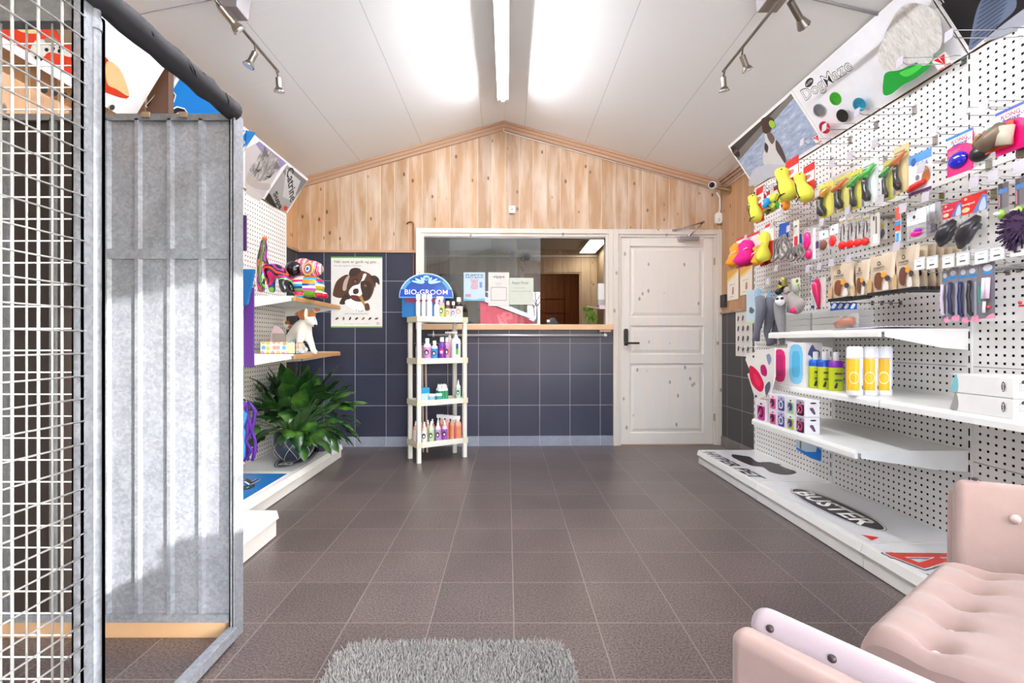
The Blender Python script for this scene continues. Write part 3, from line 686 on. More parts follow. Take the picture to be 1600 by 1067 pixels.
# floor decals, printed on the decks
def Zf(z): return frame((0, 0, z), (1, 0, 0), (0, 1, 0))
M_ = Zf(.1135); pm = mat((236, 237, 240), .22, coat=.3, var=.02)
def slab(name, parent, x0, y0, x1, y1, z, m): B().box((x0, y0, z-.0006), (x1, y1, z), m).build(name, parent)
b = B(); b.art(rect(1.615, 3.17, 2.05, 4.09), M_, pm)
DK = mat((38, 36, 40), .35)
b.art(smooth(uvs(M_, [(1143, 710), (1160, 712), (1172, 714), (1185, 722), (1205, 722), (1225, 730), (1245, 738), (1228, 742), (1205, 738), (1192, 730), (1176, 728), (1160, 722), (1150, 717)])), M_, DK)
for p in ([(1150, 711), (1143, 713), (1153, 718), (1160, 715)], [(1190, 722), (1210, 724), (1220, 726), (1200, 729)]): b.art(smooth(uvs(M_, p)), M_, DK)
a0 = uv(M_, 1106, 706); a1 = uv(M_, 1188, 748)
dvec = Vector(a1)-Vector(a0); b.text('HYPER PET', M_, (a0[0]+a1[0])/2, (a0[1]+a1[1])/2, dvec.length, .09, DK, .02, math.atan2(dvec.y, dvec.x), .2)
b.build('hyper_pet_print', bases[0])
b = B(); b.art(rect(1.615, 2.22, 2.05, 3.14), M_, pm)
oc = Vector(uv(M_, 1300, 792)); ox = Vector(uv(M_, 1367, 823)); rot = math.radians(-88)
b.art(ell(1.765, 2.69, .345, .104, 48, rot), M_, mat((120, 120, 124), .3)); b.art(ell(1.765, 2.69, .338, .098, 48, rot), M_, PAPER); b.art(ell(1.765, 2.69, .33, .092, 48, rot), M_, DK)
b.text('BUSTER', M_, 1.765, 2.69, .54, .11, PAPER, .025, rot, .0)
p = Vector((1.68, 2.27)); b.art([(p.x-.03, p.y+.03), (p.x-.03, p.y-.03), (p.x+.02, p.y)], M_, RED); b.text('KRUUSE', M_, 1.645, 2.27, .06, .012, RED, .02, rot)
b.build('buster_print', bases[1])
b = B(); b.art(rect(1.615, 1.27, 2.05, 2.195), M_, pm)
RDK = mat((206, 62, 50), .35); NV = mat((70, 74, 88), .35)
def stroke(b, M, pts, wd, m):
    P_ = [Vector(uv(M, *p)) for p in pts]
    for p, q in zip(P_, P_[1:]):
        dv = (q-p).normalized(); n_ = Vector((-dv.y, dv.x))*wd/2; p, q = p-dv*wd*.5, q+dv*wd*.5; b.art([tuple(p-n_), tuple(q-n_), tuple(q+n_), tuple(p+n_)], M, m)
for wd, m in ((.062, NV), (.052, PAPER), (.040, RDK)):
    for pts in ([(1396, 868), (1510, 869)], [(1396, 868), (1440, 885)], [(1440, 885), (1470, 876)], [(1470, 876), (1508, 884)], [(1470, 903), (1508, 903)], [(1478, 905), (1500, 921)]): stroke(b, M_, pts, wd, m)
b.build('red_letter_print', bases[2])
# left decks
b = B(); b.art(rect(-1.925, 3.43, -1.485, 4.30), M_, pm)
e0 = Vector(uv(M_, 498, 706)); b.art(ell(-1.63, 3.86, .34, .115, 48, math.radians(92)), M_, DK); b.art(ell(-1.63, 3.86, .325, .103, 48, math.radians(92)), M_, PAPER); b.art(ell(-1.63, 3.86, .32, .098, 48, math.radians(92)), M_, DK)
b.text('BUSTER', M_, -1.63, 3.86, .52, .1, PAPER, .02, math.radians(92)); b.build('oval_logo_print', bl)
b = B(); b.art(rect(-1.925, 2.6, -1.478, 3.385), M_, PAPER); BLG = mat((8, 118, 196), .25, coat=.3); b.art(rect(-1.9, 2.62, -1.495, 3.37), M_, BLG)
a0 = uv(M_, 385, 778); 
b.text('Rogz', M_, -1.66, 2.98, .56, .2, PAPER, .045, math.radians(90), .15); b.text('Rogz', M_, -1.66, 2.98, .55, .19, mat((16, 20, 30), .3), .02, math.radians(90), .15)
b.build('blue_logo_print', bl2)
# ---- shelves ----
def shelf(name, label, X0, X1, y0, y1, zt, parent_lip=True, brk=True, group=None, timber=None):
    t = thing(name, label, 'shelf', ((X0+X1)/2, (y0+y1)/2, zt), group)
    dd = 1 if X1 < X0 else -1
    b = B(); b.box((X0, y0+.002, zt-.012), (X1+dd*.014, y1-.002, zt), METW); b.build('shelf_board', t)
    b = B(); lip = .036
    pts = [(X1+dd*.014, zt), (X1+dd*.004, zt-.004), (X1, zt-.014), (X1, zt-lip), (X1+dd*.014, zt-lip)]
    n = len(pts); vs = [(x, y, z) for y in (y0+.002, y1-.002) for x, z in pts]
    b.add(vs, [(i, (i+1) % n, n+(i+1) % n, n+i) for i in range(n)]+[tuple(range(n)), tuple(range(2*n-1, n-1, -1))], timber or METW); b.build('front_lip', t)
    if brk:
        for y in (y0+.006, y1-.006):
            b = B(); pr = [(X0, zt-.005), (X0, zt-.095), (X0+(X1-X0)*.3, zt-.085), (X1+dd*.03, zt-.035), (X1+dd*.03, zt-.005)]
            n = len(pr); vs = [(x, yy, z) for yy in (y-.002, y+.002) for x, z in pr]
            b.add(vs, [(i, (i+1) % n, n+(i+1) % n, n+i) for i in range(n)]+[tuple(range(n)), tuple(range(2*n-1, n-1, -1))], METW); b.build('bracket', t)
    return t
shelf('wall_shelf', 'upper white shelf on the right holding clear boxes and papers', RXP, 1.65, 2.205, 3.14, 1.068)
shelf('wall_shelf', 'middle white shelf on the right under the yellow spray cans', RXP, 1.65, 2.205, 3.14, .755)
shelf('wall_shelf', 'middle white shelf on the right under the long white boxes', RXP, 1.65, 1.27, 2.2, .755)
shelf('wall_shelf', 'lower white shelf on the right holding small square boxes', RXP, 1.545, 2.205, 3.14, .525)
tb = pine('shelf_edge_timber', 'z', (190, 144, 96), (160, 112, 70), (190, 144, 96), bw=5., grain='y', knots=False)
shelf('wall_shelf', 'upper left shelf with timber edge under the colourful dog ornaments', LXP, -1.454, 3.40, 4.32, 1.325, timber=tb)
shelf('wall_shelf', 'lower left shelf with timber edge under the plush dog', LXP, -1.454, 3.40, 4.32, .925, timber=tb)
# ================= HEADER POSTERS =================
def slant(sgn, xb, zb_, xt, zt_, ya, yb, name, label, m):
    v = Vector((xt-xb, 0, zt_-zb_)); L = v.length
    M = frame((xb, ya if sgn > 0 else ya, zb_), (0, -1 if sgn > 0 else 1, 0), v)
    w = abs(ya-yb); t = thing(name, label, 'poster', M=M)
    b = B(); b.prism(rect(0, 0, w, L), M, .006, m, mat((240, 240, 238), .5)); b.w = .0066
    return t, b, M, w, L
RP = (2.05, 2.293, 1.83, 2.63)
# dog in water
t, b, M, w, L = slant(1, *RP, 4.11, 3.187, 'header_poster', 'header poster of a spotted dog sitting in blue water with a ball', PAPER)
q = NB('water_print'); n = q.n('TexNoise', Vector=q.comb(q.math('MULTIPLY', q.sep()[0], 3.), q.math('MULTIPLY', q.sep()[1], 12.), 0.), Scale=3., Detail=8., Roughness=.7).outputs[0]
q.set(Base__Color=q.ramp(n, [(0, (96, 116, 146)), (.42, (150, 168, 196)), (.55, (176, 190, 210)), (.7, (226, 228, 232))]), Roughness=.35); water = q.m
b.art(rect(.02, .02, w-.02, L-.02), M, water)
b.art([(.02, L-.02), (w-.02, L-.02), (w-.02, L-.035), (.5, L-.075), (.02, L-.12)], M, mat((66, 62, 58), .5))
b.art([(.02, L-.09), (w-.02, L-.015), (w-.02, L-.05), (.02, L-.15)], M, mat((122, 118, 112), .6))
q = lambda *p: uvs(M, p)
DW, DB = mat((222, 220, 218), .6), mat((70, 50, 42), .6)
b.art(smooth(q((1197, 205), (1206, 205), (1216, 222), (1226, 240), (1229, 256), (1214, 262), (1198, 262), (1193, 245), (1197, 228))), M, DW)
b.art(smooth(q((1191, 186), (1200, 181), (1209, 184), (1211, 190), (1207, 200), (1203, 208), (1194, 206), (1192, 196))), M, DB)
b.art(smooth(q((1214, 218), (1222, 228), (1229, 246), (1228, 254), (1221, 244), (1214, 232))), M, mat((88, 72, 66), .6)); b.art(smooth(q((1197, 222), (1202, 228), (1200, 238), (1196, 232))), M, DB)
b.art(smooth(q((1200, 208), (1206, 206), (1212, 216), (1208, 224), (1202, 216))), M, mat((110, 92, 84), .6))
b.art(ell(*uv(M, 1208, 193), .03, .03), M, mat((160, 200, 50), .5))
b.art(smooth(q((1178, 266), (1200, 256), (1230, 258), (1222, 270), (1196, 280), (1172, 290))), M, mat((206, 208, 214), .5))
b.art(ell(*uv(M, 1151, 236), .045, .05), M, BLACK); b.text('BUSTER', M, *uv(M, 1151, 236), .07, .02, mat((170, 150, 90), .4))
def vlogo(b, M, x, y, s=.05):
    cx, cy = uv(M, x, y); b.art(rect(cx-s, cy-s*.8, cx+s, cy+s*.8), M, PAPER); b.art([(cx-s*.8, cy+s*.7), (cx-s*.2, cy+s*.7), (cx+s*.1, cy-s*.5)], M, RED); b.art([(cx, cy+s*.7), (cx+s*.8, cy+s*.7), (cx+s*.1, cy-s*.6)], M, RED)
    b.text('KRUUSE', M, cx, cy-s*.75, s*1.7, s*.28, RED, .02)
vlogo(b, M, 1279, 216, .03); b.build('printed_board', t)
# DogMaze
t, b, M, w, L = slant(1, *RP, 3.183, 2.21, 'header_poster', 'header poster of a white dog eating from a green bowl with five discs', PAPER)
q = lambda *p: uvs(M, p)
b.art(rect(.012, .012, w-.012, L-.012), M, mat((240, 240, 243), .3))
a0, a1 = Vector(uv(M, 1258, 151)), Vector(uv(M, 1331, 101)); c = (a0+a1)/2
b.text('DogMaze', M, c.x, c.y, (a1-a0).length*1.02, .098, INK, .024, math.atan2((a1-a0).y, (a1-a0).x)); b.text('DogMaze', M, c.x, c.y, (a1-a0).length*1.005, .088, PAPER, -.004, math.atan2((a1-a0).y, (a1-a0).x))
e = uv(M, 1266, 128); b.art(ell(e[0], e[1], .04, .022, 24, .1), M, BLACK); b.text('BUSTER', M, e[0], e[1], .06, .014, PAPER)
for x, y, c in ((1307, 153, (60, 170, 40)), (1283, 170, (120, 122, 128)), (1322, 177, (34, 34, 38)), (1351, 158, (30, 150, 184)), (1298, 193, (206, 30, 50))):
    e = uv(M, x, y); m = mat(c, .35); b.art(ell(e[0], e[1], .043, .04), M, m)
    dk = mat(tuple(v*.72 for v in c), .4)
    for r0 in (.03, .018):
        pts = ell(e[0], e[1], r0, r0, 20); pi = ell(e[0], e[1], r0-.004, r0-.004, 20)
        for i in range(14): b.art([pts[i], pts[i+1], pi[i+1], pi[i]], M, dk, lift=b.w+.0004)
    b.w += .0006
q_ = NB('fur_print'); n = q_.n('TexNoise', Vector=q_.comb(q_.math('MULTIPLY', q_.sep()[0], 14.), q_.math('MULTIPLY', q_.sep()[1], 4.), 0.), Scale=4., Detail=8., Roughness=.7, Distortion=1.5).outputs[0]
q_.set(Base__Color=q_.ramp(n, [(.3, (176, 172, 164)), (.5, (216, 213, 206)), (.7, (238, 236, 232))]), Roughness=.5); furp = q_.m
b.art(smooth(q((1420, 4), (1445, -6), (1480, 8), (1488, 40), (1484, 66), (1462, 80), (1436, 92), (1408, 104), (1390, 92), (1386, 72), (1394, 54), (1402, 34))), M, furp)
b.art(smooth(q((1394, 118), (1399, 104), (1420, 100), (1440, 92), (1466, 78), (1470, 92), (1446, 112), (1424, 124), (1406, 138), (1394, 138))), M, mat((34, 160, 58), .3))
b.art(smooth(q((1420, 104), (1440, 96), (1462, 84), (1452, 98), (1432, 110))), M, mat((80, 210, 80), .3)); b.art(smooth(q((1444, 76), (1462, 66), (1474, 78), (1462, 92), (1448, 88))), M, furp)
vlogo(b, M, 1488, 86, .036); b.build('printed_board', t)
t, b, M, w, L = slant(1, *RP, 2.2, 1.27, 'header_poster', 'dark header poster with a grey knitted sleeve at the top right corner', PAPER)
q = lambda *p: uvs(M, p)
b.art(rect(.015, .015, w-.015, L-.015), M, mat((34, 32, 34), .35)); den = mat((110, 124, 148), .5)
b.art(smooth(q((1530, 10), (1545, -10), (1580, -20), (1590, 10), (1560, 40), (1530, 68), (1516, 76), (1520, 50))), M, den)
for k in range(9): b.art(smooth(q((1523+k*2, 64-k*8), (1560+k*3, 36-k*8), (1561+k*3, 38-k*8), (1524+k*2, 67-k*8)), 2), M, mat((74, 86, 112), .6))
b.art(smooth(q((1540, 62), (1600, 14), (1640, -10), (1640, 30), (1580, 50))), M, mat((176, 180, 192), .5))
b.text('Durable', M, *uv(M, 1480, -6), .16, .03, PAPER); b.build('printed_board', t)
# left header posters
LP = (-1.922, 2.132, -1.74, 2.43)
t, b, M, w, L = slant(-1, *LP, 3.40, 4.32, 'header_poster', 'header poster of a sleeping grey cat and a packet reading Catrine', PAPER)
q = lambda *p: uvs(M, p)
q_ = NB('cat_print'); n = q_.n('TexNoise', Vector=q_.comb(q_.math('MULTIPLY', q_.sep()[0], 22.), q_.math('MULTIPLY', q_.sep()[1], 7.), 0.), Scale=2.2, Detail=6., Distortion=1.2).outputs[0]
q_.set(Base__Color=q_.ramp(n, [(.3, (84, 80, 80)), (.5, (150, 145, 142)), (.7, (214, 208, 202))]), Roughness=.4); catp = q_.m
lil = mat((150, 136, 178), .5)
b.art(q((382, 232), (404, 220), (444, 252), (410, 308), (382, 290)), M, mat((206, 198, 196), .4))
b.art(q((398, 224), (404, 220), (446, 254), (430, 268), (412, 244)), M, lil)
b.art(smooth(q((398, 252), (406, 238), (418, 234), (430, 244), (434, 258), (422, 276), (404, 282), (390, 272), (390, 258))), M, catp)
b.art(smooth(q((388, 268), (404, 284), (420, 286), (418, 296), (400, 294), (384, 284))), M, mat((190, 180, 172), .5))
b.art(q((412, 226), (419, 244), (408, 244)), M, mat((110, 104, 104), .5)); b.art(q((431, 250), (436, 262), (426, 264)), M, mat((120, 112, 112), .5)); b.art(smooth(q((396, 262), (402, 265), (408, 263), (402, 267))), M, INK); b.art(smooth(q((414, 274), (420, 274), (424, 270), (420, 277))), M, INK); b.art(q((384, 286), (410, 306), (398, 322), (382, 306)), M, mat((214, 206, 198), .5))
b.art(q((447, 257), (479, 282), (446, 330), (412, 310)), M, mat((168, 168, 166), .4)); b.art(q((440, 266), (452, 260), (478, 282), (462, 304)), M, mat((120, 122, 124), .4))
b.art(q((446, 262), (468, 282), (456, 314), (440, 306)), M, mat((202, 202, 200), .4))
a0, a1 = Vector(uv(M, 451, 262)), Vector(uv(M, 457, 312)); c = (a0+a1)/2; b.text('Catrine', M, c.x, c.y, (a1-a0).length, .085, INK, .02, math.atan2((a1-a0).y, (a1-a0).x))
a0, a1 = Vector(uv(M, 427, 300)), Vector(uv(M, 437, 325)); c = (a0+a1)/2; b.text('Supa', M, c.x, c.y, (a1-a0).length, .06, BLACK, .03, math.atan2((a1-a0).y, (a1-a0).x))
b.art(q((412, 310), (419, 300), (432, 324), (426, 322)), M, BLACK)
b.art(q((442, 320), (448, 322), (446, 328), (442, 327)), M, RED); b.art(q((382, 228), (398, 206), (382, 202)), M, mat((10, 120, 200), .4))
b.build('printed_board', t)
t, b, M, w, L = slant(-1, *LP, 2.62, 3.39, 'header_poster', 'blue header poster with rounded white outlined letters above the kennel panel', PAPER)
q = lambda *p: uvs(M, p)
b.art(rect(.02, .02, w-.1, L-.02), M, mat((4, 126, 208), .3))
b.text('Rogz', M, *uv(M, 285, 186), .52, .2, PAPER, .06, 0, .15); b.text('Rogz', M, *uv(M, 285, 186), .51, .19, mat((16, 20, 30), .3), .025, 0, .15)
b.art(rect(w-.085, .03, w-.02, L-.03), M, mat((10, 120, 200), .4)); b.text('Rogz', M, w-.05, L-.08, .06, .03, PAPER)
b.build('printed_board', t)
B().box((-1.86, 2.56, 2.19), (-1.75, 2.6, 2.42), mat((92, 62, 44), .5)).build('poster_support', **T('brown timber strip between the blue and the orange header posters', 'timber strip'))
t, b, M, w, L = slant(-1, *LP, 1.55, 2.53, 'header_poster', 'orange and red header poster of a spotted puppy above the kennel', PAPER)
q = lambda *p: uvs(M, p)
OR, CR = mat((214, 58, 20), .4), mat((242, 198, 140), .5)
b.art(smooth(q((0, 30), (60, 30), (120, 62), (165, 90), (200, 150), (160, 142), (100, 110), (0, 55)), 4), M, OR)
b.art(smooth(q((165, 95), (186, 108), (200, 148), (180, 138), (165, 128))), M, CR); b.art(smooth(q((20, 34), (60, 34), (58, 50), (30, 48))), M, CR)
b.art(smooth(q((44, 78), (56, 60), (84, 66), (110, 84), (108, 88), (76, 80), (64, 88), (48, 86))), M, mat((224, 216, 200), .5))
b.art(smooth(q((66, 60), (80, 56), (90, 66), (76, 70))), M, mat((150, 130, 108), .5)); b.art(smooth(q((84, 40), (110, 44), (110, 70), (96, 62))), M, mat((132, 110, 84), .5))
for x, y in ((70, 76), (80, 74), (90, 78), (92, 72), (54, 88), (60, 90)): b.art(ell(*uv(M, x, y), .008, .008, 10), M, BLACK)
for x, y in ((66, 139), (82, 143), (97, 147), (110, 150), (172, 166)): b.art(ell(*uv(M, x, y), .014, .014, 12), M, mat((60, 58, 56), .5))
b.build('printed_board', t)
# ================= TRACK SPOTLIGHTS =================
SN = mat((150, 142, 132), .3, 1.0)
def track(name, label, X, Zm, Yp, Yend, sgn, heads):
    t = thing(name, label, 'spotlight', (X, Yp, Zm))
    cz = ceilZ(X)
    b = B(); b.hexa([(X-.05, Yp-.05, Zm+.0), (X+.05, Yp-.05, Zm-.0), (X+.05, Yp+.06, Zm-.0), (X-.05, Yp+.06, Zm+.0), (X-.06, Yp-.06, ceilZ(X-.06)), (X+.06, Yp-.06, ceilZ(X+.06)), (X+.06, Yp+.07, ceilZ(X+.06)), (X-.06, Yp+.07, ceilZ(X-.06))], mat((150, 144, 146), .4, .8)); b.build('ceiling_mount', t, bev=.003)
    b = B(); b.tube([(X, Yp-.9, Zm-.02), (X, Yend, Zm-.02)], .008, SN, 10); b.build('bar', t)
    for i, (hy, dx, dy) in enumerate(heads):
        p = Vector((X, hy, Zm-.025)); q = p+Vector((dx*.25, dy*.25, -.03)); e = q+Vector((dx, dy, -.075))
        b = B(); b.tube([p+Vector((0, -.05, .01)), p+Vector((.0, -.02, -.005)), q], .005, SN); b.cyl(q, q+(e-q)*.75, .016, SN, n=16); b.cyl(q+(e-q)*.75, e, .019, SN, r1=.03, n=18)
        b.cyl(e, e+(e-q)*.05, .031, CHROME, n=20); h = b.build('spot_head', t)
        B().cyl(e+(e-q)*.05, e+(e-q)*.07, .024, mat((226, 226, 224), .1, .3), n=18).build('glass_lens', h)
    return t
track('track_spotlight', 'left brushed metal bar of ceiling spotlights above the kennel', -1.355, 2.625, 2.44, 2.93, 1, [(2.93, .0, .01), (2.68, -.03, -.01), (2.3, .06, .05)])
track('track_spotlight', 'right brushed metal bar of ceiling spotlights near the bowl poster', 1.317, 2.68, 2.46, 3.03, -1, [(3.03, .01, .01), (2.8, .035, .01), (2.34, .1, .06)])
b = B(); b.tube([(1.37, 2.46, ceilZ(1.37)-.012), (1.83, 2.45, ceilZ(1.83)-.012)], .008, mat((150, 148, 146), .5)); b.build('lamp_cable', **T('grey cable tube running from the right spotlight mount to the wall', 'cable'))
b = B(); b.tube([(-1.41, 2.46, ceilZ(-1.41)-.01), (-1.74, 2.42, ceilZ(-1.74)-.01), (-1.95, 2.41, ceilZ(-1.95)-.01)], .0025, mat((140, 138, 136), .5)); b.build('lamp_cable', **T('thin grey wire running from the left spotlight mount to the wall', 'cable'))
# ================= SOFA =================
SF = fabric('pink_velvet', (140, 115, 108), (168, 143, 136)); SFL = fabric('pink_velvet_piping', (152, 136, 140), (172, 158, 162))
sofa = thing('sofa', 'pale pink velvet sofa with tufted seat and flared arms', 'sofa', (1.1, 1.0, 0))
A0, A1 = Vector((.735, .965, 0)), Vector((1.17, 1.285, 0))
dN, dF = Vector((.56, -.83, 0)), Vector((.86, -.51, 0))
def seatp(s, t, z): 
    a = A0+(A1-A0)*s; d = dN+(dF-dN)*s; p = a+d*(t-.045); return Vector((p.x, p.y, z))
b = B(); NS, NT = 44, 48; vs = []
but = [(.1+.2*i, .11+.19*j) for i in range(5) for j in range(3)]
for j in range(NT+1):
    for i in range(NS+1):
        s, tt = i/NS, j/NT*.66
        z = .445
        for (bs, bt) in but:
            d2 = ((s-bs)*.54)**2+((tt-bt)*1.)**2
            z -= .026*math.exp(-d2/.0006)
            z -= .012*math.exp(-((s-bs)*.54)**2/.00025)*math.exp(-((tt-bt))**2/.004)
        z -= .006*sum(math.exp(-((tt-bt)**2)/.0007) for bt in (.11, .30, .49))
        ed = min(tt, .66-tt); r = .045
        if ed < r: z -= r-math.sqrt(max(0, r*r-(r-ed)**2))
        es = min(s, 1-s)*.54
        if es < .03: z -= .03-math.sqrt(max(0, .0009-(.03-es)**2))
        off = .0
        vs.append(seatp(s, tt, z))
fs = [(j*(NS+1)+i, j*(NS+1)+i+1, (j+1)*(NS+1)+i+1, (j+1)*(NS+1)+i) for j in range(NT) for i in range(NS)]
fs = [f[::-1] for f in fs]
b.add(vs, fs, SF, True)
# skirt of the cushion
ring = [i for i in range(NS+1)]+[j*(NS+1)+NS for j in range(1, NT+1)]+[NT*(NS+1)+i for i in range(NS-1, -1, -1)]+[j*(NS+1) for j in range(NT-1, 0, -1)]
n = len(ring); tv = [vs[k] for k in ring]; 
b.add(tv+[Vector((v.x, v.y, .23)) for v in tv], [(i, (i+1) % n, n+(i+1) % n, n+i)[::-1] for i in range(n)], SF, True)
b.build('seat', sofa)
BT = fabric('pink_velvet_button', (206, 176, 166), (220, 194, 186))
for bs, bt in but:
    p = seatp(bs, bt, .4175); B().ball(p, (.007, .007, .003), BT, 10).build('button', sofa)
def pad(name, p0, top, d, L, th, m, bev=.026, zb=None, taper=0):
    """cushion slab: p0 front bottom, top front top, d depth direction, th thickness vector"""
    p0, top, d, th = map(Vector, (p0, top, d, th)); d = d.normalized()
    P = [p0, p0+d*L, p0+d*L+th, p0+th, top, top+d*L-Vector((0, 0, taper)), top+d*L+th-Vector((0, 0, taper)), top+th]
    # orientation-safe box
    return P
def addpad(name, *a, **k):
    m = a[5]; P = pad(name, *a, **k)
    b = B(); b.hexa(P, m)
    o = b.build(name, sofa)
    md = o.modifiers.new('plump', 'BEVEL'); md.width = k.get('bev', .026); md.segments = 5; md.limit_method = 'NONE'
    for pl_ in o.data.polygons: pl_.use_smooth = True
    wn = o.modifiers.new('wn', 'WEIGHTED_NORMAL'); wn.keep_sharp = False
    return o
# near arm: inner pad and outer shell
ib, it_ = Vector((.72, .975, .34)), Vector((.398, .812, .592))
dn = Vector((.62, -.78, 0)).normalized()
lean = (ib-it_).normalized(); thn = lean.cross(dn).normalized()
if thn.z > 0: thn = -thn
addpad('arm', ib, it_, dn, .62, thn*.055, SFL, bev=.024, taper=.03)
o_t = Vector((.347, .782, .558)); o_b = Vector((.347, .782, .13))
addpad('arm_shell', o_b, o_t, dn, .64, Vector((.81, .59, 0))*.05, SF, bev=.02, taper=.03)
for k in range(5):
    p = Vector((.384, .803, .566))+dn*(.04+.085*k)+Vector((0, 0, -.03*(.04+.085*k)/.62)); B().ball(p, (.0065, .0065, .006), mat((44, 30, 34), .5), 10).build('button', sofa, label='dark seam button')
# far arm
fb, ft = Vector((1.175, 1.30, .33)), Vector((1.28, 1.415, .625)); df = Vector((.88, -.47, 0)).normalized()
leanf = (ft-fb).normalized(); thf = leanf.cross(df).normalized()
if thf.y < 0: thf = -thf
addpad('arm', fb, ft, df, .62, thf*.055, SF, bev=.022, taper=.0)
addpad('arm_shell', fb+thf*.06-Vector((0, 0, .08)), ft+thf*.06-Vector((0, 0, .01)), df, .62, thf*.05, SF, bev=.022)
for k in (0.0, .13): 
    p = fb+(ft-fb)*.70+df*(.12+k)-thf*.004; B().ball(p, (.012, .012, .012), BT, 10).build('button', sofa)
b = B(); b.ball(ft+thf*.0+df*.04+Vector((0, 0, -.001)), (.008, .008, .005), mat((44, 30, 34), .5), 8); b.build('button', sofa, label='dark seam button')
b = B(); b.hexa([seatp(0, .06, .17), seatp(0, .6, .17), seatp(1, .6, .17), seatp(1, .06, .17), seatp(0, .06, .26), seatp(0, .6, .26), seatp(1, .6, .26), seatp(1, .06, .26)], mat((90, 70, 56), .6)); b.build('seat_frame', sofa)
p0, p1 = seatp(-.05, .62, .3), seatp(1.05, .62, .3); dd = (p1-p0).normalized(); nn = Vector((-dd.y, dd.x, 0)); nn = -nn if nn.dot(dN) < 0 else nn
addpad('backrest', p0, p0+nn*.1+Vector((0, 0, .5)), dd, (p1-p0).length, nn*.11, SF, bev=.03)
for s, t_ in ((.08, .08), (.92, .08), (.08, .56), (.92, .56)):
    p = seatp(s, t_, 0); B().cyl((p.x, p.y, 0), (p.x, p.y, .18), .014, mat((120, 84, 54), .5), r1=.024).build('leg', sofa)
# ================= RUG =================
q_ = NB('shaggy_grey_pile'); n = q_.n('TexNoise', Vector=q_.tc, Scale=160., Detail=2.).outputs[0]; n2 = q_.n('TexNoise', Vector=q_.tc, Scale=9., Detail=2.).outputs[0]
q_.set(Base__Color=q_.mix(q_.math('ADD', q_.math('MULTIPLY', n, .8), q_.math('MULTIPLY', n2, .2)), (92, 88, 85), (200, 198, 194)), Roughness=.95); rugm = q_.m
rug = thing('rug', 'grey shaggy rug lying on the floor in the middle foreground', 'rug', (-.17, 1.1, 0))
rx0, rx1, ry1, ry0 = -.545, .205, 1.645, .35
M_ = Zf(0); B().prism(rr(rx0, ry0, rx1, ry1, .09, 8), M_, .012, mat((150, 148, 143), .9)).build('backing', rug)
b = B(); rr2 = random.Random(5); step = .0075; y = ry0+.5
while y < ry1:
    x = rx0
    while x < rx1:
        px, py = x+rr2.uniform(-.004, .004), y+rr2.uniform(-.004, .004)
        cx_ = min(max(px, rx0+.09), rx1-.09); cy_ = min(max(py, ry0+.09), ry1-.09)
        if (px-cx_)**2+(py-cy_)**2 < .0081:
            hh = rr2.uniform(.016, .028); lx, ly = rr2.uniform(-.012, .012), rr2.uniform(-.012, .012); r = .0028; a = rr2.uniform(0, 6)
            tri = [(px+r*math.cos(a+k*2.094), py+r*math.sin(a+k*2.094), .01) for k in range(3)]
            mid = [(px+lx*.5+r*.9*math.cos(a+k*2.094), py+ly*.5+r*.9*math.sin(a+k*2.094), .01+hh*.6) for k in range(3)]
            b.add(tri+mid+[(px+lx, py+ly, .01+hh)], [(0, 1, 4, 3), (1, 2, 5, 4), (2, 0, 3, 5), (3, 4, 6), (4, 5, 6), (5, 3, 6)], rugm, True)
        x += step
    y += step
b.build('pile', rug)
# ================= POTTED PLANT =================
pc = Vector((-1.635, 3.79, .1145))
pt = thing('potted_plant', 'large green leafy plant in a dark blue patterned pot', 'plant', pc)
potm = mat((44, 54, 72), .28, coat=.4)
PR_ = [(.085, 0), (.115, .02), (.143, .07), (.15, .12), (.143, .17), (.134, .205), (.126, .205), (.126, .185)]
b = B(); b.lathe(PR_, potm, 36, M=Matrix.Translation(pc)); pot = b.build('pot', pt)
def potr(z):
    for (r0, z0), (r1, z1) in zip(PR_[:5], PR_[1:6]):
        if z0 <= z <= z1: return r0+(r1-r0)*(z-z0)/(z1-z0)
    return .13
b = B(); lm = mat((190, 196, 206), .5)
for k in range(7):
    for sg in (1, -1):
        pts = []
        for i in range(13):
            z = .012+.185*i/12; a = 2*math.pi*k/7+sg*.9*i/12; r = potr(z)+.001; pts.append(pc+Vector((r*math.cos(a), r*math.sin(a), z)))
        b.tube(pts, .0024, lm, 5)
b.build('glaze_pattern', pot)
q_ = NB('glossy_leaf'); n = q_.n('TexNoise', Vector=q_.tc, Scale=7., Detail=3.).outputs[0]
q_.set(Base__Color=q_.ramp(n, [(.3, (16, 40, 18)), (.5, (30, 66, 26)), (.7, (78, 120, 44))]), Roughness=.28, Subsurface__Weight=.0); leafm = q_.m
q_ = NB('leaf_midrib'); q_.set(Base__Color=(110, 150, 80), Roughness=.4) if 0 else None
b = B(); st = B(); r3 = random.Random(21); sm = mat((70, 110, 48), .45)
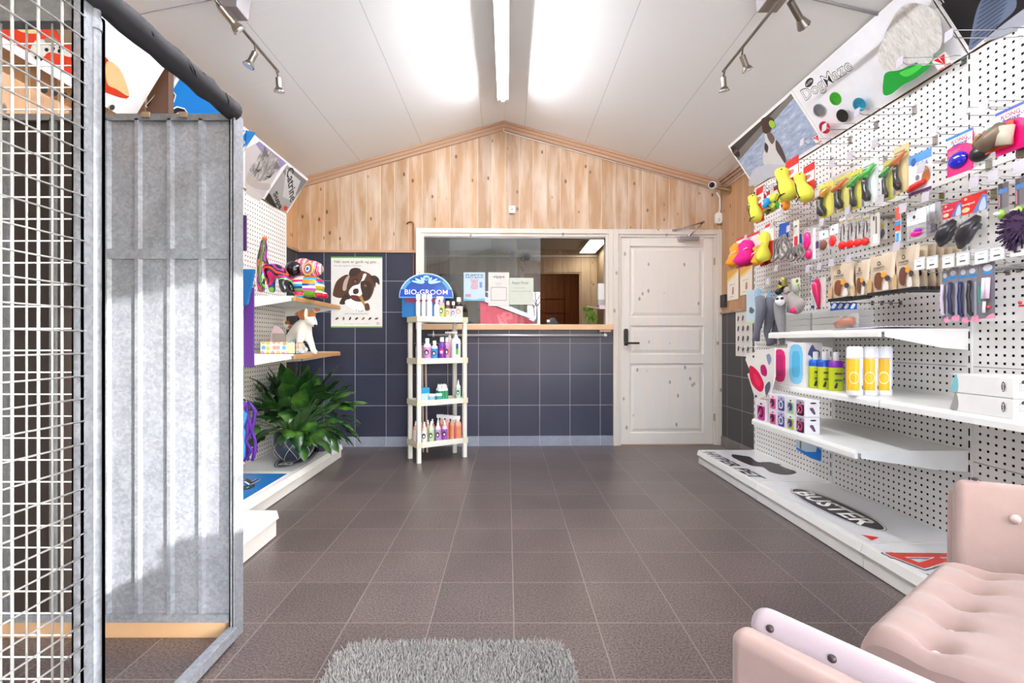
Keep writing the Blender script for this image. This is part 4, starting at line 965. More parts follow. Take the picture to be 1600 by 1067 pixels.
def leaf(b, base, az, up, L, wd, bend, tw=0):
    N = 9; cur = Vector(base); d = Vector((math.cos(az)*math.cos(up), math.sin(az)*math.cos(up), math.sin(up))); side = Vector((-math.sin(az), math.cos(az), 0))
    side = (side*math.cos(tw)+d.cross(side)*math.sin(tw)).normalized(); vs = []
    for i in range(N+1):
        t = i/N; wv = wd*(math.sin(math.pi*min(1, t*1.02)**.75))**.9*(1-.15*t) if 0 < t < 1 else .001
        nrm = side.cross(d).normalized(); rip = .005*math.sin(t*17)
        vs += [cur-side*wv+nrm*(wv*.22+rip), cur-side*wv*.5+nrm*wv*.04, cur-nrm*wv*.10, cur+side*wv*.5+nrm*wv*.04, cur+side*wv+nrm*(wv*.22-rip)]
        d = (d+Vector((0, 0, -bend/N))).normalized(); cur = cur+d*L/N
    b.add(vs, [(i*5+j, i*5+j+1, i*5+5+j+1, i*5+5+j) for i in range(N) for j in range(4)], leafm, True)
for k in range(125):
    az = r3.uniform(0, 2*math.pi); ring = r3.random()
    base = pc+Vector((.06*math.cos(az)*ring, .06*math.sin(az)*ring, .19))
    elev = 1.45-1.15*ring+r3.uniform(-.12, .15); sl_ = r3.uniform(.18, .40)*(1-.25*(ring > .7))
    pts = [base]; d = Vector((math.cos(az)*math.cos(elev), math.sin(az)*math.cos(elev), math.sin(elev)))
    for i in range(5): d = (d+Vector((0, 0, -.09*ring-.02))).normalized(); pts.append(pts[-1]+d*sl_/5)
    tip = pts[-1]
    if tip.x < LXP+.08: continue
    st.tube(pts, .0025, sm, 4)
    up = math.asin(max(-1, min(1, d.z)))-.15
    LL = r3.uniform(.15, .24); bend = r3.uniform(.5, 1.5)*(1.5 if ring > .6 else .9)
    if tip.x+math.cos(az)*LL < LXP+.03: LL = max(.08, (tip.x-LXP-.03))
    leaf(b, tip, az+r3.uniform(-.3, .3), up+.15, LL, r3.uniform(.046, .068), bend*.75, r3.uniform(-.5, .5))
for k in range(14):                                  # fronds leaning out to the right
    az = r3.uniform(-.35, .5); base = pc+Vector((.07, .03, .2)); elev = r3.uniform(.25, .75); pts = [base]; d = Vector((math.cos(az)*math.cos(elev), math.sin(az)*math.cos(elev), math.sin(elev))); sl_ = r3.uniform(.2, .33)
    for i in range(5): d = (d+Vector((0, 0, -.12))).normalized(); pts.append(pts[-1]+d*sl_/5)
    st.tube(pts, .0025, sm, 4); leaf(b, pts[-1], az, math.asin(d.z), r3.uniform(.13, .19), .026, 1.2, r3.uniform(-.4, .4))
b.build('foliage', pt); st.build('stem', pt)
B().cyl(pc+Vector((0, 0, .17)), pc+Vector((0, 0, .186)), .125, mat((50, 38, 30), .9), n=24).build('soil', pt)
vz = thing('vase', 'dark glossy vase standing behind the potted plant', 'vase', (-1.55, 4.0, .1145))
B().lathe([(.05, 0), (.075, .03), (.08, .1), (.06, .17), (.04, .21), (.045, .23)], mat((38, 30, 50), .15, coat=.6), 24, M=Matrix.Translation((-1.54, 4.08, .1145))).build('vase_body', vz)
# ================= PLUSH DOG =================
def V(x, y, Y): return atY(x, y, Y)
pd = thing('plush_dog', 'white plush dog with brown patches on the lower left shelf', 'plush toy', (-1.6, 3.75, .926))
wf = fabric('white_plush', (226, 222, 214), (246, 244, 240), 30.); bf = fabric('brown_plush', (150, 84, 40), (186, 112, 58), 30.)
Yd = 3.80
nodes = {'hip': (V(452, 520, Yd+.04), .062), 'mid': (V(462, 519, Yd), .052), 'chest': (V(474, 515, Yd-.05), .062), 'neck': (V(478, 503, Yd-.07), .045), 'head': (V(483, 496, Yd-.09), .052), 'snout': (V(490, 505, Yd-.14), .028), 'nose': (V(493, 509, Yd-.165), .018),
 'fl1': (V(469, 530, Yd-.11), .027), 'fl2': (V(466, 542, Yd-.13), .022), 'fl3': (V(470, 549, Yd-.15), .022), 'fl4': (V(473, 550, Yd-.18), .017),
 'fr1': (V(484, 530, Yd-.05), .027), 'fr2': (V(488, 542, Yd-.05), .022), 'fr3': (V(490, 549, Yd-.06), .022), 'fr4': (V(494, 550, Yd-.09), .017),
 'bl1': (V(449, 532, Yd+.02), .035), 'bl2': (V(447, 545, Yd+.03), .022), 'bl3': (V(450, 550, Yd-.02), .018),
 'br1': (V(466, 534, Yd+.10), .032), 'br2': (V(474, 544, Yd+.1), .022), 'br3': (V(479, 547, Yd+.07), .02)}
skin('body', nodes, [('hip', 'mid'), ('mid', 'chest'), ('chest', 'neck'), ('neck', 'head'), ('head', 'snout'), ('snout', 'nose'), ('chest', 'fl1'), ('fl1', 'fl2'), ('fl2', 'fl3'), ('fl3', 'fl4'), ('chest', 'fr1'), ('fr1', 'fr2'), ('fr2', 'fr3'), ('fr3', 'fr4'), ('hip', 'bl1'), ('bl1', 'bl2'), ('bl2', 'bl3'), ('hip', 'br1'), ('br1', 'br2'), ('br2', 'br3')], wf, pd)
b = B(); c = V(481, 494, Yd-.09); b.ball(c+Vector((-.02, -.018, .008)), (.042, .045, .042), bf, 16); b.ball(c+Vector((.03, -.012, .008)), (.03, .042, .04), bf, 16); b.build('face_patch', pd, label='brown face patches')
b = B(); b.ball(c+Vector((.008, -.05, .012)), (.012, .025, .045), wf, 14); b.build('blaze', pd)
for sx, rx in ((-1, .0), (1, .012)):
    b = B(); e = c+Vector((.002+sx*.055, .0, .035+rx)); tipv = Vector((sx*.045, -.02, -.022 if sx < 0 else .004))
    P = [e-Vector((sx*.02, 0, -.01)), e+Vector((0, -.005, .012)), e+tipv*.7+Vector((0, 0, .01)), e+tipv, e+tipv*.8-Vector((0, 0, .02)), e-Vector((sx*.004, 0, .016))]
    n = len(P); b.add(P+[p+Vector((0, .012, 0)) for p in P], [tuple(range(n)), tuple(range(2*n-1, n-1, -1))]+[(i, n+i, n+(i+1) % n, (i+1) % n) for i in range(n)], bf, True); b.build('ear', pd, sub=2, label='brown folded ear')
b = B(); b.tube([V(451, 512, Yd+.06), V(446, 505, Yd+.08), V(444, 498, Yd+.09)], [.02, .017, .010], wf, 10); b.build('tail', pd)
b = B(); b.ball(V(456, 511, Yd+.03), (.024, .05, .022), bf, 12); b.ball(V(449, 505, Yd+.07), (.019, .019, .022), bf, 10); b.build('back_patch', pd, label='brown back patch')
for x in (484, 494): B().ball(V(x-2 if x < 490 else x-3, 499, Yd-.135), .0075, mat((16, 14, 14), .1), 10).build('eye', pd)
B().ball(V(493, 509, Yd-.19), (.014, .01, .011), mat((18, 16, 16), .3), 12).build('nose', pd)
# ================= COLOURFUL DOG ORNAMENTS =================
drip = multicolour('dripped_paint', [(18, 16, 22), (170, 60, 170), (20, 18, 24), (250, 70, 40), (24, 24, 30), (236, 30, 120), (20, 60, 150), (120, 200, 60), (18, 16, 22)], 6., 'noise')
lime = multicolour('lime_paint', [(20, 20, 22), (130, 190, 40), (20, 20, 22), (200, 210, 60), (30, 28, 30)], 22., 'wave', 2.)
stripe = None
q_ = NB('painted_stripes'); x, y, z = q_.sep()
row = q_.math('FLOOR', q_.math('MULTIPLY', q_.math('ADD', z, q_.math('MULTIPLY', q_.math('FLOOR', q_.math('MULTIPLY', x, 12.)), .013)), 62.)); wn = q_.n('TexWhiteNoise', _noise_dimensions='2D', Vector=q_.comb(row, q_.math('FLOOR', q_.math('MULTIPLY', x, 12.)), 0.)).outputs['Value']
q_.set(Base__Color=q_.ramp(wn, [(0, (226, 30, 130)), (.15, (250, 150, 40)), (.3, (250, 240, 220)), (.42, (24, 60, 150)), (.56, (120, 190, 50)), (.66, (226, 60, 200)), (.8, (60, 180, 220)), (.9, (210, 30, 50))], 'CONSTANT'), Roughness=.2, Coat__Weight=.5); stripe = q_.m
swirl = multicolour('swirl_paint', [(240, 30, 130), (250, 220, 50), (40, 120, 200), (250, 120, 40), (120, 40, 150), (250, 240, 230)], 9., 'wave', 3.)
o1 = thing('dog_ornament', 'glossy black and neon dog figure with a tall neck on the upper left shelf', 'ornament', (-1.75, 3.62, 1.326))
Yo = 3.51
skin('body', {'tail': (V(412, 374, Yo-.02), .018), 'a': (V(412, 386, Yo), .028), 'b': (V(409, 402, Yo), .034), 'c': (V(410, 418, Yo+.02), .04), 'rump': (V(421, 424, Yo+.02), .055), 'mid': (V(437, 420, Yo+.02), .05), 'sh': (V(450, 426, Yo), .045),
 'l1': (V(407, 440, Yo-.06), .03), 'l2': (V(409, 457, Yo-.07), .024), 'k1': (V(424, 444, Yo+.06), .028), 'k2': (V(426, 457, Yo+.04), .022), 'f1': (V(441, 446, Yo-.04), .026), 'f2': (V(446, 457, Yo-.05), .022), 'g1': (V(452, 444, Yo+.05), .026), 'g2': (V(457, 457, Yo+.05), .02)},
 [('tail', 'a'), ('a', 'b'), ('b', 'c'), ('c', 'rump'), ('rump', 'mid'), ('mid', 'sh'), ('c', 'l1'), ('l1', 'l2'), ('rump', 'k1'), ('k1', 'k2'), ('sh', 'f1'), ('f1', 'f2'), ('sh', 'g1'), ('g1', 'g2')], drip, o1)
b = B(); b.tube([V(412.5, 375, Yo-.045), V(411, 390, Yo-.05), V(407, 410, Yo-.05), V(406, 432, Yo-.075), V(410, 455, Yo-.095)], [.008, .014, .013, .012, .008], lime, 8); b.build('neon_stripe', o1, label='lime green dripping stripe')
b = B(); b.ball(V(413.5, 373, Yo-.03), (.018, .018, .016), mat((240, 96, 30), .25), 10); b.build('tip', o1, label='orange tip')
o2 = thing('dog_ornament', 'crouching bulldog figure in bright painted stripes on the upper left shelf', 'ornament', (-1.55, 3.66, 1.326))
Y2 = 3.64
b = B(); 
for cx_, cy_, rx_, rz_, ry_ in ((480, 447, .125, .085, .10),): 
    c = V(cx_, cy_, Y2); b.ball(c, (rx_, ry_, rz_), stripe, 24)
o = b.build('body', o2)
b = B(); b.ball(V(459, 421, Y2), (.062, .06, .062), drip, 20); b.ball(V(474, 416, Y2+.06), (.075, .06, .06), swirl, 20); b.build('haunch', o2)
b = B(); b.ball(V(487, 420, Y2-.03), (.085, .07, .06), swirl, 22); b.build('head', o2)
M_ = frame(V(482, 420, Y2-.105), (1, -.25, 0), (0, 0, 1)); b = B()
for r_, c in ((.045, (250, 210, 40)), (.037, (240, 40, 140)), (.029, (50, 150, 60)), (.02, (250, 250, 250)), (.013, (30, 110, 200))): b.prism(ell(0, 0, r_*.85, r_*1.05, 20, -.4), M_, .004+(.05-r_)*.25, mat(c, .2))
b.build('ear', o2)
b = B(); b.hexa([V(465, 437, Y2-.09), V(506, 440, Y2-.05), V(506, 440, Y2+.06), V(465, 437, Y2+.06), V(468, 433, Y2-.07), V(502, 436, Y2-.04), V(502, 436, Y2+.05), V(468, 433, Y2+.05)], mat((230, 24, 120), .25)); b.build('collar', o2, bev=.005, label='bright pink collar')
for px_, yy in ((468, Y2-.07), (497, Y2-.04), (505, Y2+.04)):
    c = V(px_, 458, yy); B().ball((c.x, c.y, 1.326+.026), (.035, .042, .026), stripe, 14).build('paw', o2)
# box and card on lower left shelf
q_ = NB('bone_print_box'); vo = q_.n('TexVoronoi', Vector=q_.tc, Scale=28., Randomness=.35); sp = q_.sep(vo.outputs['Color'])[0]
cc = q_.ramp(sp, [(0, (236, 140, 170)), (.25, (240, 190, 70)), (.5, (90, 170, 214)), (.75, (236, 150, 120))], 'CONSTANT')
q_.set(Base__Color=q_.mix(q_.n('MapRange', Value=vo.outputs['Distance'], i1=.38, i2=.44).outputs[0], cc, (226, 226, 216)), Roughness=.4); bonem = q_.m
bx = thing('treat_box', 'low display box with colourful bone print on the lower left shelf', 'box', (-1.66, 3.46, .926))
p0, p1 = V(406, 556, 3.43), V(462, 556, 3.43)
b = B(); h_ = .082; x0, x1 = p0.x, p1.x
for a, c in (((x0, 3.43, .9255), (x1, 3.434, .9255+h_)), ((x0, 3.55, .9255), (x1, 3.554, .9255+h_)), ((x0, 3.43, .9255), (x0+.004, 3.554, .9255+h_)), ((x1-.004, 3.43, .9255), (x1, 3.554, .9255+h_)), ((x0, 3.43, .9255), (x1, 3.554, .9285))): b.box(a, c, bonem)
b.build('tray', bx)
b = B(); b.box((x1-.06, 3.427, .93), (x1-.004, 3.43, .9255+h_-.006), mat((222, 206, 170), .4)); b.build('end_label', bx)
b = B(); M_ = frame((x0-.01, 3.6, .9255), (1, 0, 0), (0, .12, 1)); b.prism(smooth([(0, 0), (.11, 0), (.11, .09), (.095, .15), (.06, .19), (.02, .2), (-.005, .12)], 3), M_, .003, mat((206, 180, 190), .5)); b.build('picture_card', loc=(x0, 3.6, .9255), **T('small pinkish picture card standing behind the bone print box', 'card'))
B().box((x0+.01, 3.596, .9255), (x0+.1, 3.61, 1.07), mat((150, 140, 136), .6)).build('small_bag', **T('small grey sachet leaning behind the bone print box', 'sachet'))
# ================= LEFT HANGING GOODS =================
def wire_hook(name, X, y, z, sgn, L, label, group, m=CHROME):
    b = B(); e = X+sgn*L
    b.tube([(X, y, z), (e, y, z), (e+sgn*.01, y, z+.012)], .0027, m, 5)
    b.tube([(X, y, z+.03), (X+sgn*.03, y, z+.035), (e, y, z+.03)], .002, m, 5); b.box((X, y-.014, z-.004), (X+sgn*.003, y+.014, z+.036), CHROME)
    return b.build(name, loc=(X, y, z), label=label, category='hook', group=group)
for k, y in enumerate((2.9, 3.02, 3.14)):
    z = H+(HY-650)*y/F+.085
    wire_hook('display_hook', LXP, y, z, 1, .27, 'wire display hook carrying harnesses on the left pegboard beside the plant', 'harness hooks')
har = [((70, 50, 48), 'brown speckled', 2.9, -1.72), ((50, 150, 220), 'light blue', 2.98, -1.66), ((60, 170, 235), 'bright blue', 3.06, -1.69), ((90, 40, 150), 'purple', 3.14, -1.66)]
for c, nm, y, x in har:
    z1 = .63; m = mat(c, .7); t = thing('dog_harness', nm+' folded dog harness hanging on the left pegboard beside the plant', 'dog harness', (x, y, z1))
    b = B(); rs = random.Random(len(nm)*7)
    for k in range(4):
        xx = x+rs.uniform(-.03, .03); yy = y+rs.uniform(-.02, .02)
        pts = [(xx, yy, z1)]
        for i in range(1, 7): pts.append((xx+rs.uniform(-.025, .025)+.01*k, yy+rs.uniform(-.02, .02), z1-.062*i))
        b.tube(pts, [.008, .014, .012, .015, .011, .014, .009], m, 6)
    b.build('strap', t); b = B()
    for i in range(4): b.box((x-.016+rs.uniform(-.02, .02), y-.03, z1-.08-.075*i), (x+.012, y-.012, z1-.055-.075*i), BLACK)
    b.build('buckle', t, bev=.003)
b = B(); b.box((-1.76, 2.86, .50), (-1.70, 2.863, .57), mat((214, 200, 160), .6)); b.build('price_card', **T('small beige price card hanging among the harnesses', 'card'))
# leash packs above
for k, (y, z0, z1, c, nm) in enumerate([(2.93, .86, 1.33, (92, 44, 140), 'long purple dog lead'), (2.80, 1.2, 1.42, (30, 110, 180), 'blue cardboard pack'), (2.78, 1.52, 1.72, (76, 36, 96), 'dark purple dog collar')]):
    m = mat(c, .5); t = thing('dog_lead' if k != 1 else 'card_pack', nm+' hanging at the left pegboard beside the kennel post', 'dog lead' if k != 1 else 'pack', (-1.62, y, z1))
    b = B()
    if k == 1: b.hexa([(-1.54, y, z0), (-1.47, y, z0+.02), (-1.47, y+.02, z0+.02), (-1.54, y+.02, z0), (-1.52, y, z1), (-1.43, y, z1), (-1.43, y+.02, z1), (-1.52, y+.02, z1)], m)
    else: b.box((-1.56 if k == 0 else -1.5, y, z0), (-1.50 if k == 0 else -1.465, y+.012, z1), m)
    b.build('strap' if k != 1 else 'printed_card', t, bev=.003)
    b = B(); b.tube([(-1.5, y, z1), (-1.49, y, z1+.04), (-1.52, y, z1+.05)], .004, CHROME); b.build('clip', t)
    wire_hook('display_hook', LXP, y, z1+.05, 1, .42, 'wire display hook on the left pegboard half hidden by the kennel post', 'upper left hooks')
# ================= WHITE SHAMPOO RACK =================
rc = Vector((-.609, 4.316, 0)); RM = Matrix.Translation(rc) @ Matrix.Rotation(math.atan2(.225, .363), 4, 'Z')
PL = mat((238, 236, 224), .42); PLK = mat((226, 220, 190), .5)
rack = thing('shampoo_rack', 'white plastic four tier rack with a blue arched sign', 'rack', M=RM)
hw, hd_ = .232, .118
TZ = [.172, .52, .87, 1.222]
for sx in (-1, 1):
    for sy in (-1, 1):
        b = B(); z0 = 0
        for k, z in enumerate(TZ):
            x, y = sx*(hw-.02), sy*(hd_-.018); b.box((x-.017, y-.014, z0), (x+.017, y+.014, z-.04), PL, RM); z0 = z
        b.build('leg', rack, bev=.002)
for k, z in enumerate(TZ):
    b = B(); zl = z-.046
    b.box((-hw, -hd_, zl), (hw, -hd_+.006, z), PL, RM); b.box((-hw, hd_-.006, zl), (hw, hd_, z), PL, RM)
    b.box((-hw, -hd_, zl), (-hw+.006, hd_, z), PL, RM); b.box((hw-.006, -hd_, zl), (hw, hd_, z), PL, RM); b.box((-hw, -hd_, z-.03), (hw, hd_, z-.022), PL, RM)
    sh = b.build('tray', rack, bev=.0015)
    for sx in (-1, 1):
        b = B(); b.box((sx*(hw+.003), -hd_-.003, zl), (sx*(hw-.045), -hd_+.004, z), PLK, RM)
        b.box((sx*(hw+.003), -hd_, zl), (sx*(hw-.004), hd_, z), PLK, RM); b.build('corner_sleeve', sh)
# sign
sb = RM @ Vector((-.0, .07, 0)); SY = 4.36
SM = Matrix.Translation((-.712, SY, 0)) @ Matrix.Rotation(.10, 4, 'Z') @ frame((0, 0, 0), (1, 0, 0), (0, 0, 1))
SM = Matrix.Translation((0, 0, 0)) @ SM
sg = thing('shop_sign', 'blue arched BIO-GROOM sign on top of the white rack', 'sign', (-.712, SY, 1.38))
zA, zB = H+(HY-466)*SY/F, H+(HY-427)*SY/F; hwid = .235
arc = [(hwid*math.cos(math.pi*i/30), zA+.012+(zB-zA-.012)*math.sin(math.pi*i/30)) for i in range(31)]
b = B(); SB = mat((16, 84, 186), .25, coat=.4); b.prism([(-hwid, zA)]+[(hwid, zA)]+arc, SM, .008, SB, WHITE); sgm = b.build('sign_board', sg)
b = B(); b.w = .0085
def band(f0, f1, m, a0=0, a1=30):
    o1_ = [(f1*hwid*math.cos(math.pi*i/30), zA+.012+f1*(zB-zA-.012)*math.sin(math.pi*i/30)) for i in range(a0, a1+1)]; i1 = [(f0*hwid*math.cos(math.pi*i/30), zA+.012+f0*(zB-zA-.012)*math.sin(math.pi*i/30)) for i in range(a0, a1+1)]
    b.w += .0003
    for j in range(len(o1_)-1): b.art([o1_[j], o1_[j+1], i1[j+1], i1[j]], SM, m, lift=b.w)
band(.955, 1.0, mat((210, 226, 240), .3)); band(.83, .955, mat((70, 160, 214), .3), 2, 8); band(.83, .955, mat((70, 160, 214), .3), 22, 28); band(.9, .955, mat((40, 120, 200), .3), 8, 22)
b.art([(-hwid*.98, zA+.01), (hwid*.98, zA+.01), (hwid*.93, zA+.075), (-hwid*.93, zA+.075)], SM, mat((14, 70, 190), .25)); b.art(rect(-hwid, zA, hwid, zA+.01), SM, mat((60, 170, 214), .3))
LB = mat((176, 226, 240), .3); b.art(ell(0, zA+.175, .03, .022), SM, LB); b.art(ell(.004, zA+.17, .02, .013), SM, mat((60, 140, 200), .3))
for s in (-1, 1):
    for a, L_ in ((1.05, .06), (.5, .085), (.2, .105)):
        c = (s*(math.cos(a)*L_*.6+.015), zA+.125+math.sin(a)*L_*.6); b.art(ell(c[0], c[1], L_*.5, .010, 16, s*a), SM, LB)
b.text('BIO-GROOM', SM, 0, zA+.052, .37, .044, WHITE, .006)
b.build('sign_print', sgm)
b = B(); b.box((-.93, SY+.012, 1.225), (-.895, SY+.016, zA+.02), mat((20, 120, 190), .4)); b.box((-.9, SY+.006, 1.225), (-.55, SY+.01, zA+.005), mat((40, 120, 190), .4)); b.box((-.9, SY-.002, zA-.035), (-.56, SY+.006, zA), mat((180, 60, 110), .4)); b.build('back_card', sg)
# bottles
def bottle(label, u, v, zt, h, r, body, cap='pump', capc=(244, 244, 242), lab=None, dot=None, group=None, sq=1.0, neck=None, tilt=0):
    p = RM @ Vector((u, v, zt)); t = thing('bottle', label, 'bottle', p, group)
    M = Matrix.Translation(p)
    bm = mat(body, .25, coat=.3)
    b = B(); b.lathe([(r*.9, 0), (r, .006), (r, h*.66), (r*.82, h*.73), (r*.42, h*.79), (r*.4, h*.82)], bm, 16, M=M, sy=sq); b.build('bottle_body', t)
    if lab: b = B(); b.lathe([(r*1.012, h*.12), (r*1.012, h*.6)], mat(lab, .4), 16, M=M, sy=sq); lb = b.build('label', t)
    if dot: 
        b = B(); Mf = frame(p+Vector((-p.x*.22*0, 0, 0)), (1, 0, 0), (0, 0, 1)); b.w = r*sq*1.03; b.art(ell(0, h*.38, r*.6, h*.12), Mf, mat(dot, .5)); b.art(ell(0, h*.36, r*.3, h*.06), Mf, mat((240, 236, 230), .5)); b.build('picture', t)
    b = B(); cm_ = mat(capc, .35)
    if cap == 'spray': b.lathe([(r*.42, h*.8), (r*.42, h*.88), (r*.28, h*.9), (r*.28, h)], cm_, 12, M=M)
    elif cap == 'cap': b.lathe([(r*.55, h*.8), (r*.52, h*.98), (r*.4, h)], cm_, 12, M=M)
    elif cap == 'nozzle': b.lathe([(r*.55, h*.8), (r*.5, h*.86), (r*.12, h)], cm_, 10, M=M)
    elif cap == 'trigger':
        b.lathe([(r*.5, h*.76), (r*.4, h*.84)], cm_, 12, M=M); b.box((-r*1.5, -r*.35, h*.86), (r*.6, r*.35, h), cm_, M); b.box((-r*1.2, -r*.2, h*.72), (-r*.9, r*.2, h*.88), cm_, M); b.box((-r*.35, -r*.3, h*.8), (r*.4, r*.3, h*.9), cm_, M)
    elif cap == 'pump': b.lathe([(r*.4, h*.8), (r*.4, h*.86), (r*.14, h*.87), (r*.14, h*.95)], cm_, 12, M=M); b.box((-r*1.1, -r*.2, h*.93), (r*.3, r*.2, h), cm_, M)
    elif cap == 'can': b.lathe([(r*.95, h*.78), (r*.95, h*.97), (r*.8, h)], cm_, 16, M=M)
    b.build('cap', t)
    return t
P0_, P1_, P2_, P3_ = (tz-.0215 for tz in TZ)
# bottom tray (z .17)
for k in range(4): bottle('peach spray trigger bottle in the row of four on the lowest rack tray', .162-.028*(3-k), -.072+.052*(3-k), P0_, .21, .03, (232, 168, 140), 'trigger', lab=(226, 140, 108), group='peach trigger bottles')
for k, (c, l, nm) in enumerate([((238, 206, 190), (232, 226, 222), 'white and peach'), ((190, 228, 196), (170, 214, 160), 'pale green'), ((226, 214, 236), (190, 140, 214), 'lilac and black'), ((214, 190, 226), (170, 90, 190), 'purple')]):
    bottle(nm+' mist bottle with dog picture, front row of the lowest tray', -.155+.062*k, -.08, P0_, .185, .0245, c, 'spray', lab=l, dot=(40, 34, 40))
for k in range(4): bottle('peach mist bottle behind the front row on the lowest rack tray', -.2+.055*k, .0+.03*(k % 2), P0_, .185, .024, (234, 176, 148), 'spray', lab=(226, 200, 190), group='rear mist bottles')
b = B(); b.box((.0, .05, P0_), (.06, .09, P0_+.03), mat((226, 226, 228), .3, coat=.2), RM); b.build('clear_tray', **T('small clear plastic tray between the bottles on the lowest rack tray', 'tray'))
# second tray (z .52)
for k in range(6): bottle('small white bottle with green label and pointed nozzle in the cluster of six', .0+.028*(k % 3)+.006*(k//3), -.05+.045*(k//3), P1_, .145, .02, (236, 244, 238), 'nozzle', lab=(40, 150, 100), group='green nozzle bottles')
bottle('single slim white and green spray bottle at the right end of the second lowest tray', .175, -.05, P1_, .175, .021, (236, 244, 238), 'spray', lab=(180, 222, 196), dot=(40, 60, 50))
B().box((-.175, -.07, P1_), (-.105, .0, P1_+.12), mat((190, 214, 228), .4), RM).build('wipes_box', **T('white box with light blue top at the left of the second lowest tray', 'box'))
b = B(); b.box((-.176, -.0705, P1_+.075), (-.104, .0005, P1_+.121), mat((40, 160, 210), .4), RM); b.build('box_band', bpy.data.objects['wipes_box'])
for k, (c, nm) in enumerate([((150, 196, 216), 'pale blue'), ((60, 170, 160), 'teal')]):
    t = thing('tub', nm+' lidded tub on the second lowest rack tray', 'tub', RM @ Vector((-.09+.065*k, -.08, P1_))); M = Matrix.Translation(RM @ Vector((-.09+.065*k, -.08, P1_)))
    B().lathe([(.028, 0), (.03, .05)], mat(c, .35), 16, M=M).build('tub_body', t); B().lathe([(.0315, .05), (.0315, .066), (.029, .069)], mat((230, 236, 238), .35), 16, M=M).build('lid', t)
# third tray (z .87)
for k, (u, v, h, r, c, l, cp, nm) in enumerate([(-.185, -.03, .18, .026, (200, 190, 210), (216, 200, 222), 'cap', 'dark-capped clear lilac bottle at the left of the second highest tray'), (-.125, -.07, .19, .033, (238, 226, 240), (206, 140, 200), 'cap', 'white and pink shampoo bottle on the second highest tray'),
   (-.055, -.06, .17, .029, (220, 232, 242), (60, 150, 210), 'cap', 'sky blue shampoo bottle on the second highest tray'), (.015, -.06, .2, .034, (120, 60, 160), (104, 40, 150), 'cap', 'deep purple shampoo bottle on the second highest tray'), (.075, -.03, .2, .028, (200, 150, 200), (206, 130, 160), 'cap', 'rosy purple shampoo bottle on the second highest tray')]):
    bottle(nm, u, v, P2_, h, r, c, cp, capc=(240, 240, 240) if k else (60, 60, 80), lab=l, dot=(60, 40, 60) if k != 3 else (200, 60, 120))
bottle('large white pump bottle with a green label on the second highest tray', .15, -.055, P2_, .25, .043, (244, 244, 244), 'pump', lab=None)
b = B(); p = RM @ Vector((.15, -.055, P2_)); Mf = frame(p, (1, 0, 0), (0, 0, 1)); b.w = .045; b.art(rr(.004, .05, .026, .145, .003), Mf, mat((90, 190, 60), .4)); b.art(rr(.006, .1, .026, .143, .003), Mf, mat((30, 60, 150), .4)); b.build('green_label', [o for o in bpy.data.objects if o.get('label', '').startswith('large white pump')][0])
bottle('second white pump bottle behind the large one on the second highest tray', .13, .03, P2_, .25, .036, (238, 238, 238), 'pump')
# top tray (z 1.22)
for k in range(3): bottle('tall white spray can in the row of three at the left of the top tray', -.17+.032*k, .02-.045*k, P3_, .215-.003*k, .021 if k < 2 else .025, (240, 240, 242), 'can', lab=(226, 226, 232), group='white spray cans')
bottle('short white bottle with fine print on the top tray', -.04, -.075, P3_, .17, .026, (242, 242, 244), 'cap', lab=(232, 236, 240))
bottle('white trigger bottle with light green label on the top tray', .015, -.05, P3_, .2, .027, (236, 180, 190), 'trigger', lab=(190, 220, 110), dot=(60, 80, 40))
bottle('brown bottle with white and orange label on the top tray', .07, -.06, P3_, .16, .026, (110, 60, 50), 'cap', lab=(240, 226, 214), dot=(240, 150, 60))
bottle('dark bottle with white and lilac label on the top tray', .125, -.055, P3_, .16, .025, (60, 44, 50), 'cap', lab=(226, 224, 240), dot=(120, 150, 210))
bottle('widest dark brown bottle with a white cap at the right of the top tray', .185, -.04, P3_, .2, .036, (50, 24, 20), 'cap', lab=(236, 232, 230), dot=(200, 160, 130))
# bundle of sticks behind the rack
for k in range(3): B().cyl((-.79+.035*k, 4.44, .02), (-.80+.03*k, 4.47, .98), .009, mat((196, 176, 160), .5), n=8).build('wooden_pole', loc=(-.8+.035*k, 4.44, .02), **T('slim pale rod standing behind the left side of the white rack', 'rod', 'rods behind the rack'))
# ================= DOG POSTER ON THE TILES =================
p0, p1 = W(517.5, 401), W(597.5, 512); t = thing('wall_poster', 'poster of a brown and white dog chewing a stick on dark tiles', 'poster', M=BW)
M = BW @ frame((p0.x, -.004, p1.z), (1, 0, 0), (0, 0, 1)); w, h = p1.x-p0.x, p0.z-p1.z
b = B(); b.prism(rect(0, 0, w, h), M, .002, mat((236, 235, 232), .4), PAPER); b.w = .0024
def n2(pts): return [((x-140)/(798-140)*w, (1003-y)/(1003-88)*h) for x, y in pts]
GR = mat((120, 176, 70), .5); b.art(n2([(140, 88), (798, 88), (798, 106), (140, 106)]), M, GR); b.art(n2([(140, 985), (798, 985), (798, 1003), (140, 1003)]), M, GR)
tx = lambda s, x, y, ww, hh, m, **k: b.text(s, M, (x-140)/658*w, (1003-y)/915*h, ww/658*w, hh/915*h, m, **k)
tx('Når sunt er godt og gøy...', 468, 158, 570, 46, mat((110, 106, 96), .6), bold=.005); tx('Naturlige tyggebein til din hund', 352, 207, 345, 24, mat((150, 146, 138), .6))
BR, BR2, WT_ = mat((84, 52, 36), .6), mat((58, 36, 28), .6), mat((250, 250, 248), .5)
b.art(smooth(n2([(165, 560), (205, 420), (290, 340), (370, 330), (400, 480), (330, 600), (250, 620), (180, 600)])), M, BR)
b.art(smooth(n2([(310, 400), (370, 330), (390, 400), (330, 520), (290, 510)])), M, mat((190, 170, 158), .6))
b.art(smooth(n2([(250, 680), (330, 560), (400, 600), (330, 690), (280, 705)])), M, BR2)
